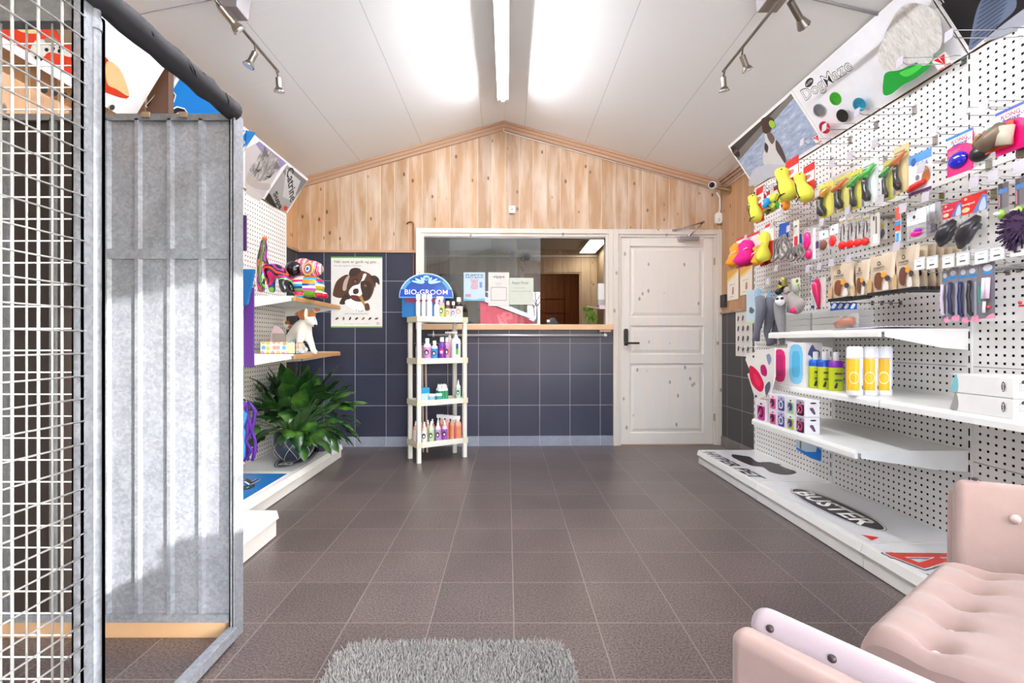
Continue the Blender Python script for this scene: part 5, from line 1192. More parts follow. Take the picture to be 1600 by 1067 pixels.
b.art(smooth(n2([(350, 640), (470, 640), (575, 720), (570, 790), (470, 790), (360, 730), (320, 680)])), M, WT_); b.art(smooth(n2([(570, 690), (640, 700), (650, 760), (590, 770)])), M, mat((240, 236, 232), .5))
b.art(smooth(n2([(340, 500), (380, 340), (420, 260), (520, 265), (640, 310), (700, 400), (690, 520), (640, 630), (560, 665), (450, 660), (370, 600)])), M, BR)
b.art(smooth(n2([(370, 320), (395, 250), (470, 232), (525, 262), (470, 330), (400, 345)])), M, BR2); b.art(smooth(n2([(650, 350), (700, 330), (755, 370), (762, 450), (720, 420), (710, 490), (690, 420)])), M, BR2)
b.art(smooth(n2([(560, 310), (598, 318), (560, 400), (520, 480), (545, 560), (480, 620), (400, 600), (370, 540), (420, 470), (500, 440), (540, 370)])), M, WT_)
b.art(smooth(n2([(520, 420), (600, 400), (660, 460), (640, 600), (570, 640), (540, 560)])), M, BR2); b.art(smooth(n2([(420, 390), (480, 370), (480, 420), (430, 440)])), M, BR2)
b.art(smooth(n2([(425, 520), (450, 500), (490, 505), (495, 550), (460, 572), (428, 560)])), M, mat((60, 34, 34), .3)); b.art(smooth(n2([(400, 585), (480, 590), (500, 612), (450, 640), (405, 625)])), M, mat((110, 36, 44), .4))
for x, y in ((452, 408), (582, 462)): b.art(ell((x-140)/658*w, (1003-y)/915*h, .012, .012, 12), M, mat((150, 110, 80), .3)); b.art(ell((x-140)/658*w, (1003-y)/915*h, .006, .006, 10), M, BLACK)
b.art(n2([(495, 600), (535, 585), (590, 720), (570, 730)]), M, mat((180, 130, 70), .5)); b.art(smooth(n2([(575, 700), (620, 690), (640, 740), (635, 775), (585, 775)])), M, mat((90, 56, 44), .5))
for x, y in ((470, 778), (500, 788), (530, 792), (550, 785)): b.art(ell((x-140)/658*w, (1003-y)/915*h, .006, .004, 8), M, mat((60, 50, 50), .5))
tx('ekte Tyggebein familien', 470, 826, 300, 22, mat((120, 118, 114), .6)); 
for i, x in enumerate((220, 305, 388, 472, 558, 643, 728)): b.art(ell((x-140)/658*w, (1003-886)/915*h, .018, .009, 14, (.6, 1.5, 1.2, .6, .8, .7, .3)[i]), M, mat(((100, 60, 50), (120, 96, 70), (70, 60, 60), (50, 50, 54), (140, 110, 80), (60, 56, 56), (130, 80, 64))[i], .5))
tx('www.nordog.no   dyremat og tilbehør', 470, 953, 330, 14, mat((150, 148, 144), .6)); b.art(ell((745-140)/658*w, (1003-948)/915*h, .012, .012, 14), M, mat((190, 60, 70), .5)); b.art(ell((745-140)/658*w, (1003-948)/915*h, .008, .008, 14), M, mat((236, 235, 232), .5))
b.build('poster_sheet', t)
# ================= ON THE RECEPTION GLASS AND SILL =================
def sheet(label, x0, y0, x1, y1, off, base, draw, name='notice', cat='notice'):
    a, c = W(x0, y0, off), W(x1, y1, off); t = thing(name, label, cat, M=BW @ Matrix.Translation(((a.x+c.x)/2, -off, c.z)))
    M = BW @ frame((a.x, -off, c.z), (1, 0, 0), (0, 0, 1)); w, h = c.x-a.x, a.z-c.z
    b = B(); b.prism(rect(0, 0, w, h), M, .0012, mat(base, .4)); b.w = .0016; draw(b, M, w, h); b.build('printed_sheet', t); return t
def d_puppy(b, M, w, h):
    dk = mat((50, 70, 120), .5); b.text("PUPPY'S", M, w*.5, h*.9, w*.8, h*.07, dk, .02); b.text('FIRST BATH', M, w*.5, h*.82, w*.82, h*.05, dk, .02)
    g = mat((206, 176, 190), .5); b.art(smooth([(w*.35, h*.42), (w*.65, h*.42), (w*.66, h*.6), (w*.5, h*.66), (w*.36, h*.58)]), M, g); b.art(ell(w*.5, h*.66, w*.15, h*.1), M, g)
    for s in (-1, 1): b.art(ell(w*(.5+s*.14), h*.73, w*.05, h*.04), M, g); b.art(ell(w*(.5+s*.05), h*.68, w*.015, h*.012, 8), M, INK)
    b.art(rect(w*.74, h*.46, w*.86, h*.66), M, mat((120, 150, 196), .5)); b.art(rect(w*.08, h*.14, w*.34, h*.24), M, mat((206, 150, 180), .5)); b.art([(0, 0), (w, 0), (w, h*.1), (w*.5, h*.04), (0, h*.08)], M, mat((120, 190, 230), .4))
sheet("light blue PUPPY'S FIRST BATH leaflet taped to the reception glass", 724.5, 425.5, 758, 470, .002, (196, 220, 238), d_puppy)
def d_vipps(b, M, w, h): b.text('vipps', M, w*.5, h*.86, w*.56, h*.1, mat((70, 64, 66), .5), .01); b.text('betal her', M, w*.5, h*.68, w*.3, h*.03, GREY); b.text('123456', M, w*.5, h*.62, w*.2, h*.02, GREY); b.art(rr(w*.12, h*.16, w*.88, h*.56, w*.05), M, GREY); b.art(rr(w*.14, h*.175, w*.86, h*.545, w*.045), M, mat((226, 222, 218), .5))
sheet('white vipps payment notice on the reception glass', 763, 425.5, 795.5, 478, .002, (226, 222, 216), d_vipps)
def d_avpet(b, M, w, h): b.text('Avpet Hotel', M, w*.44, h*.8, w*.68, h*.16, mat((110, 110, 104), .5), .0); b.text('Omsorg for ditt kjæledyr', M, w*.44, h*.62, w*.5, h*.05, GREY); b.text('åpningstider mandag til fredag', M, w*.48, h*.5, w*.8, h*.05, GREY)
sheet('pale green Avpet Hotel notice on the reception glass', 796, 434, 833.5, 476, .002, (206, 214, 200), d_avpet)
ch = thing('card_holder', 'white leaflet with four dark badges leaning on the sill inside the glass', 'leaflet', M=BW @ Matrix.Translation((W(783, 0).x, .08, SZ)))
a = W(776, 490, -.07); b = B(); M = BW @ frame((W(777, 0).x, .075, SZ+.002), (1, 0, 0), (0, .3, 1)); b.prism([(.02, 0), (.1, 0), (.07, .1), (.0, .105)], M, .003, WHITE); b.w = .0034
for k in range(4): b.art(ell(.025+.014*k, .09-.024*k, .012, .008, 12, -.6), M, mat((40, 40, 50), .4) if k < 3 else mat((180, 40, 50), .4))
b.build('leaflet_sheet', ch)
sheet('small white info card with a red paw beside the leaflet holder', 785, 488, 801, 499, -.06, (224, 210, 208), lambda b, M, w, h: b.art(ell(w*.5, h*.6, w*.2, h*.3), M, mat((190, 80, 90), .4)))
b = B(); a = W(731, 507, -.1); M = BW @ frame((a.x-.04, .1, SZ), (1, 0, 0), (0, .2, 1)); b.prism([(-.01, 0), (.06, 0), (.075, .07), (.02, .03)], M, .012, mat((30, 150, 214), .4)); b.build('blue_leaflet', **T('bright blue folded leaflet on the sill left of the notices', 'leaflet'))
# moss dog
md_ = thing('moss_dog', 'green moss covered dog figure sitting on the reception sill', 'ornament', M=BW @ Matrix.Translation((W(927, 0).x, .07, SZ)))
q_ = NB('moss'); n = q_.n('TexNoise', Vector=q_.tc, Scale=90., Detail=3.).outputs[0]; q_.set(Base__Color=q_.mix(n, (40, 70, 16), (110, 140, 44)), Roughness=.95); q_.bump(n, 1., .006); moss = q_.m
def G(x, y, o=0.0): p = W(x, y); return BW @ Vector((p.x, .075+o, p.z))
skin('body', {'hip': (G(932, 494, .02), .036), 'mid': (G(927, 489), .034), 'chest': (G(922, 490, -.01), .036), 'neck': (G(921, 484, -.01), .026), 'head': (G(921, 480, -.02), .038), 'snout': (G(916.5, 482, -.045), .02),
  'f1': (G(918.5, 498, -.03), .015), 'f2': (G(918, 505, -.03), .013), 'g1': (G(924.5, 498, -.02), .015), 'g2': (G(925.5, 505, -.03), .013), 'h1': (G(933, 500, .0), .02), 'h2': (G(932, 505, -.02), .014)},
  [('hip', 'mid'), ('mid', 'chest'), ('chest', 'neck'), ('neck', 'head'), ('head', 'snout'), ('chest', 'f1'), ('f1', 'f2'), ('chest', 'g1'), ('g1', 'g2'), ('hip', 'h1'), ('h1', 'h2')], moss, md_)
for x in (914.8, 927.5): B().ball(G(x, 482, 0), (.01, .012, .022), moss, 10).build('ear', md_)
sd = thing('soap_dispenser', 'white sanitiser dispenser bottle on the inner side of the reception window', 'dispenser', M=BW @ Matrix.Translation((WRi-.04, .12, 1.3)))
def GB(x, y, o): p = W(x, y); return BW @ Vector((p.x, o, p.z))
b = B(); a, c = W(937.5, 441), W(947.5, 476); b.prism(rr(a.x, c.z, c.x, a.z, .008), BW @ frame((0, .13, 0), (1, 0, 0), (0, 0, 1)), .05, mat((232, 232, 230), .4)); b.build('bottle_body', sd, bev=.004)
b = B(); a2, c2 = W(937, 467), W(947.8, 476); b.box((a2.x, .07, c2.z), (c2.x, .125, a2.z), mat((170, 168, 166), .3)); wl(b).build('pump', sd)
b = B(); a2, c2 = W(939, 475), W(948, 482); b.box((a2.x, .07, c2.z), (c2.x, .13, a2.z), mat((240, 216, 226), .4)); wl(b).build('spout', sd)
b = B(); b.tube([G(917, 478.5, -.08), G(924, 479.5, -.06), G(940, 481, -.02)], .003, WHITE); wl_ = b.build('lever', sd)
b = B(); b.box((1.262, 5.45, 1.31), (1.25, 5.75, 1.47), mat((196, 140, 70), .5)); b.box((1.25, 5.48, 1.34), (1.247, 5.72, 1.44), mat((90, 80, 70), .4)); b.build('framed_picture', **T('small wooden framed picture on the reception side wall', 'picture frame'))
bt_ = thing('card_terminal', 'small black card terminal with white screen behind the reception counter', 'card terminal', M=BW @ Matrix.Translation((W(866, 0).x, .12, SZ)))
b = B(); a = G(866, 506, .06); 
b.hexa([a+Vector((-.07, -.03, -.002)), a+Vector((.07, -.03, -.002)), a+Vector((.07, .06, -.002)), a+Vector((-.07, .06, -.002)), a+Vector((-.065, -.01, .05)), a+Vector((.02, -.01, .07)), a+Vector((.02, .06, .075)), a+Vector((-.065, .06, .055))], mat((20, 20, 22), .35)); b.build('terminal_body', bt_, bev=.006)
b = B(); b.box(a+Vector((-.06, -.022, .022)), a+Vector((-.03, -.028, .045)), mat((225, 225, 225), .4)); b.build('screen', bt_)
# ================= OUTSIDE (mirrored in the glass) =================
gm = NB('yard_gravel'); n = gm.n('TexNoise', Vector=gm.tc, Scale=30., Detail=4.).outputs[0]; gm.set(Base__Color=gm.mix(n, (176, 174, 170), (210, 208, 202)), Roughness=.9)
B().box((-40, -60, -.12), (40, -.6, -.06), gm.m).build('ground', **ST)
grs = mat((112, 130, 70), .9); B().box((3, -60, -.06), (40, -14, -.04), grs).build('lawn', kind='structure')
barn = thing('red_barn', 'red wooden barn with a white sloping roof edge mirrored in the glass', 'barn', (-2, -9, 0))
bm_ = mat((196, 74, 84), .7)
def MR(x, y, Yw):        # point on the plane y = -Yw seen mirrored in the back wall glass
    a = (x-CX)/F; dpt = D+.02; t = dpt+dpt+Yw; return (a*t+.054*(dpt+Yw)*1.0, H-(y-HY)*t/F)
pts = [MR(700, 520, 9), MR(836, 520, 9), MR(836, 502, 9), MR(749, 470, 9), MR(700, 452, 9)]
M = frame((0, -9, 0), (1, 0, 0), (0, 0, 1)); Mb = Matrix(((1, 0, 0, 0), (0, 0, -1, -9), (0, 1, 0, 0), (0, 0, 0, 1)))
def yprism(pts, y, d, m, name, parent, **k):
    b = B(); n = len(pts); vs = [(p[0], y, p[1]) for p in pts]+[(p[0], y-d, p[1]) for p in pts]
    b.add(vs, [tuple(range(n)), tuple(range(2*n-1, n-1, -1))]+[(i, (i+1) % n, n+(i+1) % n, n+i) for i in range(n)], m); return b.build(name, parent, **k)
lo = [(x, max(z, -.06)) for x, z in pts]; yprism([(pts[0][0], -.06), (pts[1][0], -.06)]+pts[2:], -9, 4, bm_, 'barn_wall', barn)
a, c, e, g = MR(836, 500, 8.9), MR(700, 450, 8.9), MR(700, 442, 8.9), MR(836, 494, 8.9)
yprism([a, c, e, g], -8.8, .3, WHITE, 'barge_board', barn)
rfm = mat((226, 226, 230), .5); e2, g2 = MR(700, 420, 9), MR(836, 486, 9)
yprism([MR(836, 494, 9.2), MR(700, 443, 9.2), (MR(700, 443, 9.2)[0]-.5, MR(700, 443, 9.2)[1]+.05), MR(836, 493, 9.2)], -9.1, 4, rfm, 'roof', barn)
hs = thing('white_house', 'white house with dark windows behind the barn mirrored in the glass', 'house', (0, -24, 0))
h0, h1 = MR(735, 540, 24), MR(818, 450, 24); B().box((h0[0], -30, -.06), (h1[0], -24, h1[1]), mat((232, 232, 234), .6)).build('house_wall', hs)
for x in (758, 766): a, c = MR(x, 467, 24), MR(x+4, 457, 24); B().box((a[0], -24.0, a[1]), (c[0], -23.9, c[1]), mat((60, 66, 76), .2)).build('window', hs)
a, c = MR(772, 470, 22), MR(822, 490, 22); B().box((a[0], -23, -.06), (c[0], -21, a[1]), mat((96, 100, 84), .9)).build('hedge', kind='stuff', label='grey green hedge behind the barn mirrored in the glass', category='hedge')
tr_ = thing('bare_tree', 'bare branched tree beyond the yard mirrored in the glass', 'tree', (0, -14, 0))
b = B(); r5 = random.Random(3); tm = mat((130, 130, 134), .9); base = MR(838, 520, 14)
def branch(p, d, L, r, k):
    q = p+d*L; b.tube([p, p+d*L*.5+Vector((r5.uniform(-.05, .05), 0, 0))*L, q], [r, r*.8, r*.6], tm, 5)
    if k: 
        for i in range(3): branch(q, (d+Vector((r5.uniform(-.7, .7), r5.uniform(-.5, .5), r5.uniform(-.1, .5)))).normalized(), L*.72, r*.6, k-1)
branch(Vector((base[0], -14, -.06)), Vector((0, 0, 1)), 1.6, .09, 4); b.build('branches', tr_)
# ================= RIGHT WALL GOODS =================
XP = 1.80
def rspec(xl, yt, yb, xr, X):
    Yl, Yr = F*X/(xl-CX), F*X/(xr-CX); zt, zb = H-(yt-HY)*Yl/F, H-(yb-HY)*Yl/F
    return Yl, Yr, zt, zb
CLR = mat((222, 222, 220), .1, alpha=.3, var=0); CLB = mat((226, 226, 220), .08, alpha=.035, var=0)
def draw(b, M, w, h, spec, org=None):
    for s in spec:
        k = s[0]; c = s[-1]; m = c if not isinstance(c, tuple) else mat(c, .4)
        if k == 'r': b.art(rect(s[1]*w, s[2]*h, s[3]*w, s[4]*h), M, m)
        elif k == 'e': b.art(ell(s[1]*w, s[2]*h, s[3]*w, s[4]*h, 20), M, m)
        elif k == 'p': b.art([(p[0]*w, p[1]*h) for p in s[1]], M, m)
        elif k == 's': b.art(smooth([(p[0]*w, p[1]*h) for p in s[1]]), M, m)
        elif k == 't': b.text(s[1], M, s[2]*w, s[3]*h, s[4]*w, s[5]*h, m, .02, s[6] if len(s) > 7 else 0)
def solid(b, M, w, h, s):
    k = s[0]; c = s[-1]; m = c if not isinstance(c, tuple) else mat(c, .35, coat=.2)
    if k == 'B': b.ball((s[1]*w, s[2]*h, s[5]*.45), (s[3]*w, s[4]*h, s[5]*.7), m, 18, M)
    elif k == 'T': b.tube([(p[0]*w, p[1]*h, p[2]) for p in s[1]], s[2], m, 10, M)
    elif k == 'X': b.box((s[1]*w, s[2]*h, .001), (s[3]*w, s[4]*h, s[5]), m, M)
def peg(Y, z, X):
    t = thing('peg_hook', 'plain chrome peg hook that a hanging product covers on the right pegboard', 'hook', (RXP, Y, z), 'product peg hooks')
    b = B(); b.tube([(RXP, Y, z), (X+.02, Y, z), (X-.008, Y, z+.004)], .0022, CHROME, 5); b.build('wire', t)
    B().box((RXP, Y-.01, z-.012), (RXP-.004, Y+.01, z+.012), CHROME).build('back_clip', t)
def pack(name, label, cat, px, X, base, spec=(), solids=(), th=.003, corner=0, group=None, part='backing_card', clear=None, thing_name=None):
    """card or pouch facing the aisle; spec = print, solids = goods fixed on it (part name, shapes)"""
    Yl, Yr, zt, zb = rspec(*px, X); w, h = Yl-Yr, zt-zb
    t = thing(name, label, cat, (X, (Yl+Yr)/2, zb), group)
    M = frame((X, Yl, zb), (0, -1, 0), (0, 0, 1))
    b = B(); m = base if not isinstance(base, tuple) else mat(base, .4)
    if X < 1.93 and name != 'chew_toy_pack' and px[0] > 1175: peg((Yl+Yr)/2, zt-.006 if name != 'blue_sachet' else zt, X)
    b.prism(rr(0, 0, w, h, max(.002, corner*w)), M, th, m); b.w = th+.0004; draw(b, M, w, h, spec); b.build(part, t)
    for nm, shp in solids:
        b = B(); 
        for s in shp: solid(b, M, w, h, s)
        b.build(nm, t)
    if clear:
        b = B(); b.prism(rr(clear[0]*w, clear[1]*h, clear[2]*w, clear[3]*h, .01), M, clear[4], CLR); b.build('clear_blister', t)
    return t, M, w, h, (Yl, Yr, zt, zb)
hook_n = [0]
TAG = mat((196, 190, 198), .25, coat=.3)
def rhook(x, y, X=1.765, tag=True, up=False, group='price tag hooks on the right pegboard', lab='chrome double wire hook with a greyish plastic price tag on the right pegboard'):
    """x, y: pixel of the tag centre at the tip"""
    Y = F*X/(x-CX); z = H-(y-HY)*Y/F+.022
    t = thing('display_hook', lab, 'hook', (RXP, Y, z), group)
    b = B(); b.tube([(RXP, Y, z-.022), (RXP-.03, Y, z-.028), (X+.03, Y, z-.03), (X+.012, Y, z-.018)], .0024, CHROME, 5); b.build('lower_wire', t)
    b = B(); b.tube([(RXP, Y+.002, z+.012), (RXP-.045, Y+.002, z+.012), (RXP-.075, Y+.002, z+.004), (X, Y+.002, z+.002)], .0019, CHROME, 5); b.build('upper_wire', t)
    b = B(); b.box((RXP, Y-.014, z-.03), (RXP-.004, Y+.014, z+.018), CHROME); b.build('back_clip', t)
    if tag: b = B(); b.hexa([(X-.004, Y+.019, z-.04), (X-.001, Y+.019, z-.04), (X-.001, Y-.019, z-.04), (X-.004, Y-.019, z-.04), (X-.0, Y+.019, z+.002), (X+.003, Y+.019, z+.002), (X+.003, Y-.019, z+.002), (X-.0, Y-.019, z+.002)], TAG); b.build('price_tag', t)
for x, y in [(1483, 56), (1406, 98), (1339, 177), (1288, 200), (1253, 223), (1328, 244), (1367, 225), (1300, 256), (1458, 207), (1504, 177), (1536, 167), (1522, 286), (1552, 276), (1592, 262), (1439, 263), (1446, 309), (1376, 313), (1411, 326), (1221, 333), (1284, 348), (1324, 330), (1232, 358), (1206, 352),
             (1262, 421), (1280, 417), (1299, 411), (1326, 405), (1401, 386), (1231, 306), (1277, 303), (1206, 292), (1195, 295), (1165, 372), (1213, 420), (1200, 440), (1184, 455)]: rhook(x, y)
# white price cards on the near hooks
for x, y in [(1437, 413), (1457, 411), (1482, 409), (1505, 405), (1534, 402), (1559, 396), (1591, 390)]:
    X = 1.765; Y = F*X/(x-CX); z = H-(y-HY)*Y/F
    t = thing('price_card_hook', 'long chrome hook with a white price card above the treat bags and collar packs', 'hook', (RXP, Y, z), 'white price card hooks')
    b = B(); b.tube([(RXP, Y, z+.02), (X, Y, z+.024)], .002, CHROME, 5); b.build('upper_wire', t)
    b = B(); b.tube([(RXP, Y, z-.03), (X+.04, Y, z-.035), (X+.02, Y, z-.02)], .0024, CHROME, 5); b.build('lower_wire', t)
    M = frame((X, Y+.026, z-.022), (0, -1, 0), (0, 0, 1)); b = B(); b.prism(rect(-.001, -.002, .054, .052), M, .002, mat((210, 212, 214), .2)); b.w = .0024; b.art(rect(.001, 0, .051, .044), M, PAPER); b.art(rect(.016, .034, .036, .036), M, GREY); b.art(rect(.014, .012, .038, .018), M, mat((90, 90, 96), .5)); b.build('price_card', t)
# --- top row left: yellow toys ---
YB = fabric('tennis_felt_yellow', (222, 222, 60), (238, 236, 96), 40., .1); SEAM = mat((34, 34, 30), .7)
def pin_toy(label, px, lean, big=1.0, red=True):
    t, M, w, h, q = pack('squeaky_bone_toy', label, 'dog toy', px, XP, (206, 36, 36), [('r', 0, .55, 1, .8, (240, 236, 232)), ('e', .4, .68, .3, .06, (210, 110, 130))], part='header_card')
    b = B(); pts = [(-.05*w, h*1.0*0+.02, .03)]
    c = lambda u, v, d: (u*w, v*h, d)
    r = .5*w
    b.tube([c(.02-lean*0, .80, .02), c(.05, .76, .03), c(.12, .66, .03), c(.2, .52, .03), c(.32+lean, .3, .03), c(.45+lean*1.5, .12, .03), c(.5+lean*1.7, .02, .03)], [.35*r, .62*r, .58*r, .48*r, .8*r, .86*r, .5*r], YB, 16, M); b.build('toy_body', t)
    b = B(); b.tube([c(-.2, .74, .02+.28*r*1), c(.1, .78, .02+.62*r), c(.35, .78, .02+.45*r)], .0035, SEAM, 5, M); b.tube([c(-.12, .7, .02+.55*r), c(.13, .5, .03+.5*r), c(.32+lean, .28, .03+.84*r), c(.5+lean*1.4, .08, .03+.84*r)], .0035, SEAM, 5, M); b.tube([c(.2, .05, .03+.55*r), c(.5+lean, .09, .03+.9*r), c(.85, .12, .03+.6*r)], .0035, SEAM, 5, M); b.build('black_seam', t)
    return t
for lab, px, ln in (('large yellow bone shaped squeaky toy with red card nearest the corner of the dog poster', (1228, 254, 318, 1248), .15), ('second large yellow bone shaped toy hanging right of the first', (1256, 262, 320, 1273), .2), ('small yellow bone shaped toy hanging lowest beside the ball toys', (1182, 296, 350, 1194), .1)): pin_toy(lab, px, ln)
def ball_toy(label, cx, cy, r, c, X=1.79, c2=None, disc=False, felt=False):
    Y = F*X/(cx-CX); z = H-(cy-HY)*Y/F; rad = r*Y/F
    t = thing('ball_toy', label, 'dog toy', (X, Y, z))
    if Y < 4.05: peg(Y, z+rad*.9+.045, X)
    b = B(); b.ball((X, Y, z), (rad*.8, rad, rad), (YB if felt else mat(c, .3, coat=.2)), 18); b.build('ball', t)
    if c2: b = B(); b.ball((X-rad*.55, Y, z), (rad*.35, rad*.4, rad*.4), mat(c2, .4), 12); b.build('ball_print', t)
    b = B(); b.box((X+.01, Y-.02, z+rad*.9), (X+.012, Y+.02, z+rad*.9+.05), mat((206, 40, 40), .4)); b.box((X+.0095, Y-.02, z+rad*.6), (X+.0122, Y+.02, z+rad*.9+.02), PAPER); b.build('header_card', t)
ball_toy('blue ball toy with white centre among the yellow toys', 1198, 318, 9, (20, 150, 210), c2=(236, 236, 236))
ball_toy('red ball toy behind the blue ball at the pegboard corner', 1190, 311, 9, (210, 30, 36), 1.83)
ball_toy('pair of yellow felt balls above the green ball', 1209, 309, 7.5, (0, 0, 0), 1.78, felt=True)
ball_toy('yellow felt ball above the orange ball', 1222, 309, 7.5, (0, 0, 0), 1.78, felt=True)
ball_toy('bright green rubber ball toy', 1211, 321, 7.5, (70, 220, 60), 1.8); ball_toy('orange rubber ball toy with small face print', 1227.5, 321, 8, (250, 150, 30), 1.79, c2=(60, 50, 50))
cm2 = multicolour('camouflage', [(40, 34, 24), (120, 110, 40), (196, 180, 60), (30, 26, 20)], 30., 'vor')
for px, lab in (((1172, 304, 337, 1180), 'camouflage patterned toy card hanging left of the pegboard edge'), ((1197, 322, 337, 1212), 'camouflage patterned toy below the blue ball')):
    t, M, w, h, q = pack('camouflage_toy', lab, 'dog toy', px, 1.78, cm2, part='printed_card'); b = B(); b.ball((.3*w, .38*h, .015), (.35*w, .25*h, .02), cm2, 14, M); b.build('ball', t)
# --- grooming tools in blister packs ---
OG = (240, 140, 30)
for i, (px, hc, back, nm) in enumerate([((1277, 293, 345, 1303), (246, 160, 40), (214, 206, 70), 'yellow orange'), ((1305, 280, 334, 1330), (214, 90, 30), (206, 196, 90), 'dark orange'), ((1330, 270, 330, 1349), (40, 180, 60), (212, 206, 60), 'green'), ((1348, 255, 323, 1373), (50, 190, 60), (222, 232, 226), 'bright green on pale card'),
      ((1381, 254, 316, 1399), (30, 150, 50), (196, 190, 80), 'dark green'), ((1397, 233, 306, 1421), (206, 110, 50), (216, 196, 140), 'burnt orange')]):
    t, M, w, h, q = pack('grooming_tool_pack', 'black handled deshedding tool with %s head in a blister pack' % nm, 'grooming tool', px, XP, back, [('r', .06, .8, .9, .83, (60, 60, 60)), ('r', 0, 0, .14, .5, (120, 110, 160)), ('r', .1, .86, .8, .88, (90, 90, 80)), ('e', .75, .3, .18, .3, tuple(min(255, v+16) for v in back))], corner=.12)
    b = B(); b.tube([(.42*w, .62*h, .018), (.36*w, .5*h, .02), (.38*w, .36*h, .02), (.5*w, .16*h, .02), (.52*w, .06*h, .015)], [.10*w, .13*w, .12*w, .19*w, .10*w], mat((24, 22, 26), .2, coat=.6), 12, M); b.build('handle', t)
    b = B(); b.tube([(.04*w, .64*h, .02), (.45*w, .68*h, .022), (.95*w, .8*h, .02)], [.045*h, .06*h, .035*h], mat(hc, .25, coat=.5), 10, M); b.tube([(.42*w, .6*h, .018), (.52*w, .7*h, .02)], .05*h, mat(hc, .25, coat=.5), 8, M); b.build('blade_head', t)
    b = B(); b.prism(rr(.02*w, .02*h, .98*w, .98*h, .012), M, .045, CLB); b.build('clear_blister', t)
pack('toy_bone_pack', 'blue and white pack with a red bone and brown dog', 'dog toy', (1421, 246, 308, 1457), XP, (232, 232, 238), [('r', 0, .78, 1, 1, (80, 150, 214)), ('e', .22, .82, .12, .1, (30, 90, 170)), ('t', 'WetBack', .6, .72, .5, .09, (60, 60, 150)), ('s', [(.55, .2), (.8, .2), (.95, .3), (.9, .5), (.75, .62), (.68, .5), (.6, .4)], (206, 120, 50)), ('r', 0, 0, 1, .08, (80, 40, 90)), ('e', .4, .4, .08, .07, (120, 120, 130))], [('red_bone', [('T', [(.08, .12, .012), (.3, .17, .018), (.6, .21, .018), (.8, .24, .012)], [.009, .014, .012, .010], (226, 40, 30))])])
def kong(label, px, ballc, top=(40, 130, 200)):
    return pack('cat_toy_card', label, 'pet toy', px, XP-.01, (240, 10, 120), [('p', [(0, .7), (.35, .76), (.75, .7), (1, .6), (1, 1), (0, 1)], (246, 246, 248)), ('r', 0, .93, 1, 1, top), ('t', 'KONG', .5, .84, .62, .1, (226, 50, 90)), ('t', 'Active', .5, .745, .6, .09, (40, 60, 150)), ('r', .06, .6, .55, .615, (250, 150, 190)), ('r', .06, .56, .45, .575, (250, 150, 190)), ('r', .06, .52, .4, .535, (250, 150, 190)), ('t', 'CAT', .86, .76, .2, .06, (120, 80, 160))], corner=.02)
t, M, w, h, q = kong('pink KONG Active card with a glossy dark blue oval ball', (1481, 217, 278, 1521), None)
b = B(); b.ball((.46*w, .34*h, .006), (.38*w, .2*h, .018), mat((16, 20, 190), .1, coat=1.), 24, M); b.build('blue_ball', t)
t, M, w, h, q = kong('pink KONG Active card with a pale ribbed roll cut by the picture edge', (1557, 178, 246, 1606), None, (70, 90, 190))
b = B(); b.tube([(.5*w, .15*h, .03), (.62*w, .55*h, .03)], .2*w, mat((206, 198, 176), .6), 16, M); b.build('ribbed_roll', t)
t, M, w, h, q = pack('mouse_toy_pack', 'clear pouch with white header holding a shiny black mouse toy', 'cat toy', (1521, 206, 262, 1560), XP, CLR, [('r', 0, .62, 1, 1, (238, 240, 244)), ('e', .5, .84, .1, .05, (90, 110, 130)), ('r', .3, .74, .7, .75, GREY)], [('black_toy', [('B', .42, .3, .42, .24, .03, (28, 26, 26)), ('T', [(.3, .5, .03), (.5, .7, .03), (.62, .75, .03)], .008, (176, 140, 80))])], part='pouch')
t, M, w, h, q = pack('scratch_roll_toy', 'woven brown roll toy with orange card and green leaf shaped tab', 'cat toy', (1538, 206, 243, 1584), XP-.02, (236, 80, 30), [], [('woven_roll', [('T', [(.12, .3, .02), (.85, .72, .02)], .03, (126, 108, 88))]), ('green_tab', [('X', .2, .8, .6, 1.02, .012, (70, 190, 120))])])
pack('fish_toy', 'small dark brown oval toy hanging at the right picture edge', 'cat toy', (1588, 232, 250, 1604), XP, (80, 60, 44), [('e', .5, .5, .3, .3, (60, 44, 34))], corner=.4, part='toy_body')
# --- second row ---
def plush(label, px, c, spots, hd=True):
    t, M, w, h, q = pack('plush_giraffe_toy', label, 'dog toy', px, XP, (206, 40, 46), [('r', 0, .55, 1, .92, (240, 234, 230))], part='header_card', th=.002)
    m = mat(c, .8) if not isinstance(c, bpy.types.Material) else c
    b = B(); b.tube([(.45*w, .78*h, .03), (.45*w, .62*h, .035), (.45*w, .42*h, .04), (.48*w, .2*h, .045), (.48*w, .06*h, .03)], [.16*w, .3*w, .24*w, .44*w, .3*w], m, 16, M); b.build('toy_body', t)
    B().ball((.5*w, .16*h, .06), (.26*w, .1*h, .03), mat(spots, .8), 14, M).build('pale_patch', t); B().ball((.3*w, .66*h, .05), (.18*w, .08*h, .02), mat(spots, .8), 12, M).build('pale_patch', t)
    b = B(); b.tube([(.1*w, .4*h, .07), (.45*w, .46*h, .08), (.8*w, .5*h, .07)], .004, mat((250, 220, 230), .6), 5, M); b.build('tie', t)
plush('orange pear shaped plush toy with a red card left of the pink one', (1151, 374, 420, 1168), (250, 160, 40), (250, 170, 50)); plush('hot pink pear shaped plush toy with pale yellow belly', (1165, 370, 417, 1187), (230, 20, 140), (238, 232, 130))
plush('orange pear shaped plush toy right of the pink one', (1188, 376, 417, 1200), (250, 170, 40), (250, 180, 60)); plush('yellow long necked plush toy with dark spots', (1196, 352, 414, 1210), YB, (236, 230, 90))
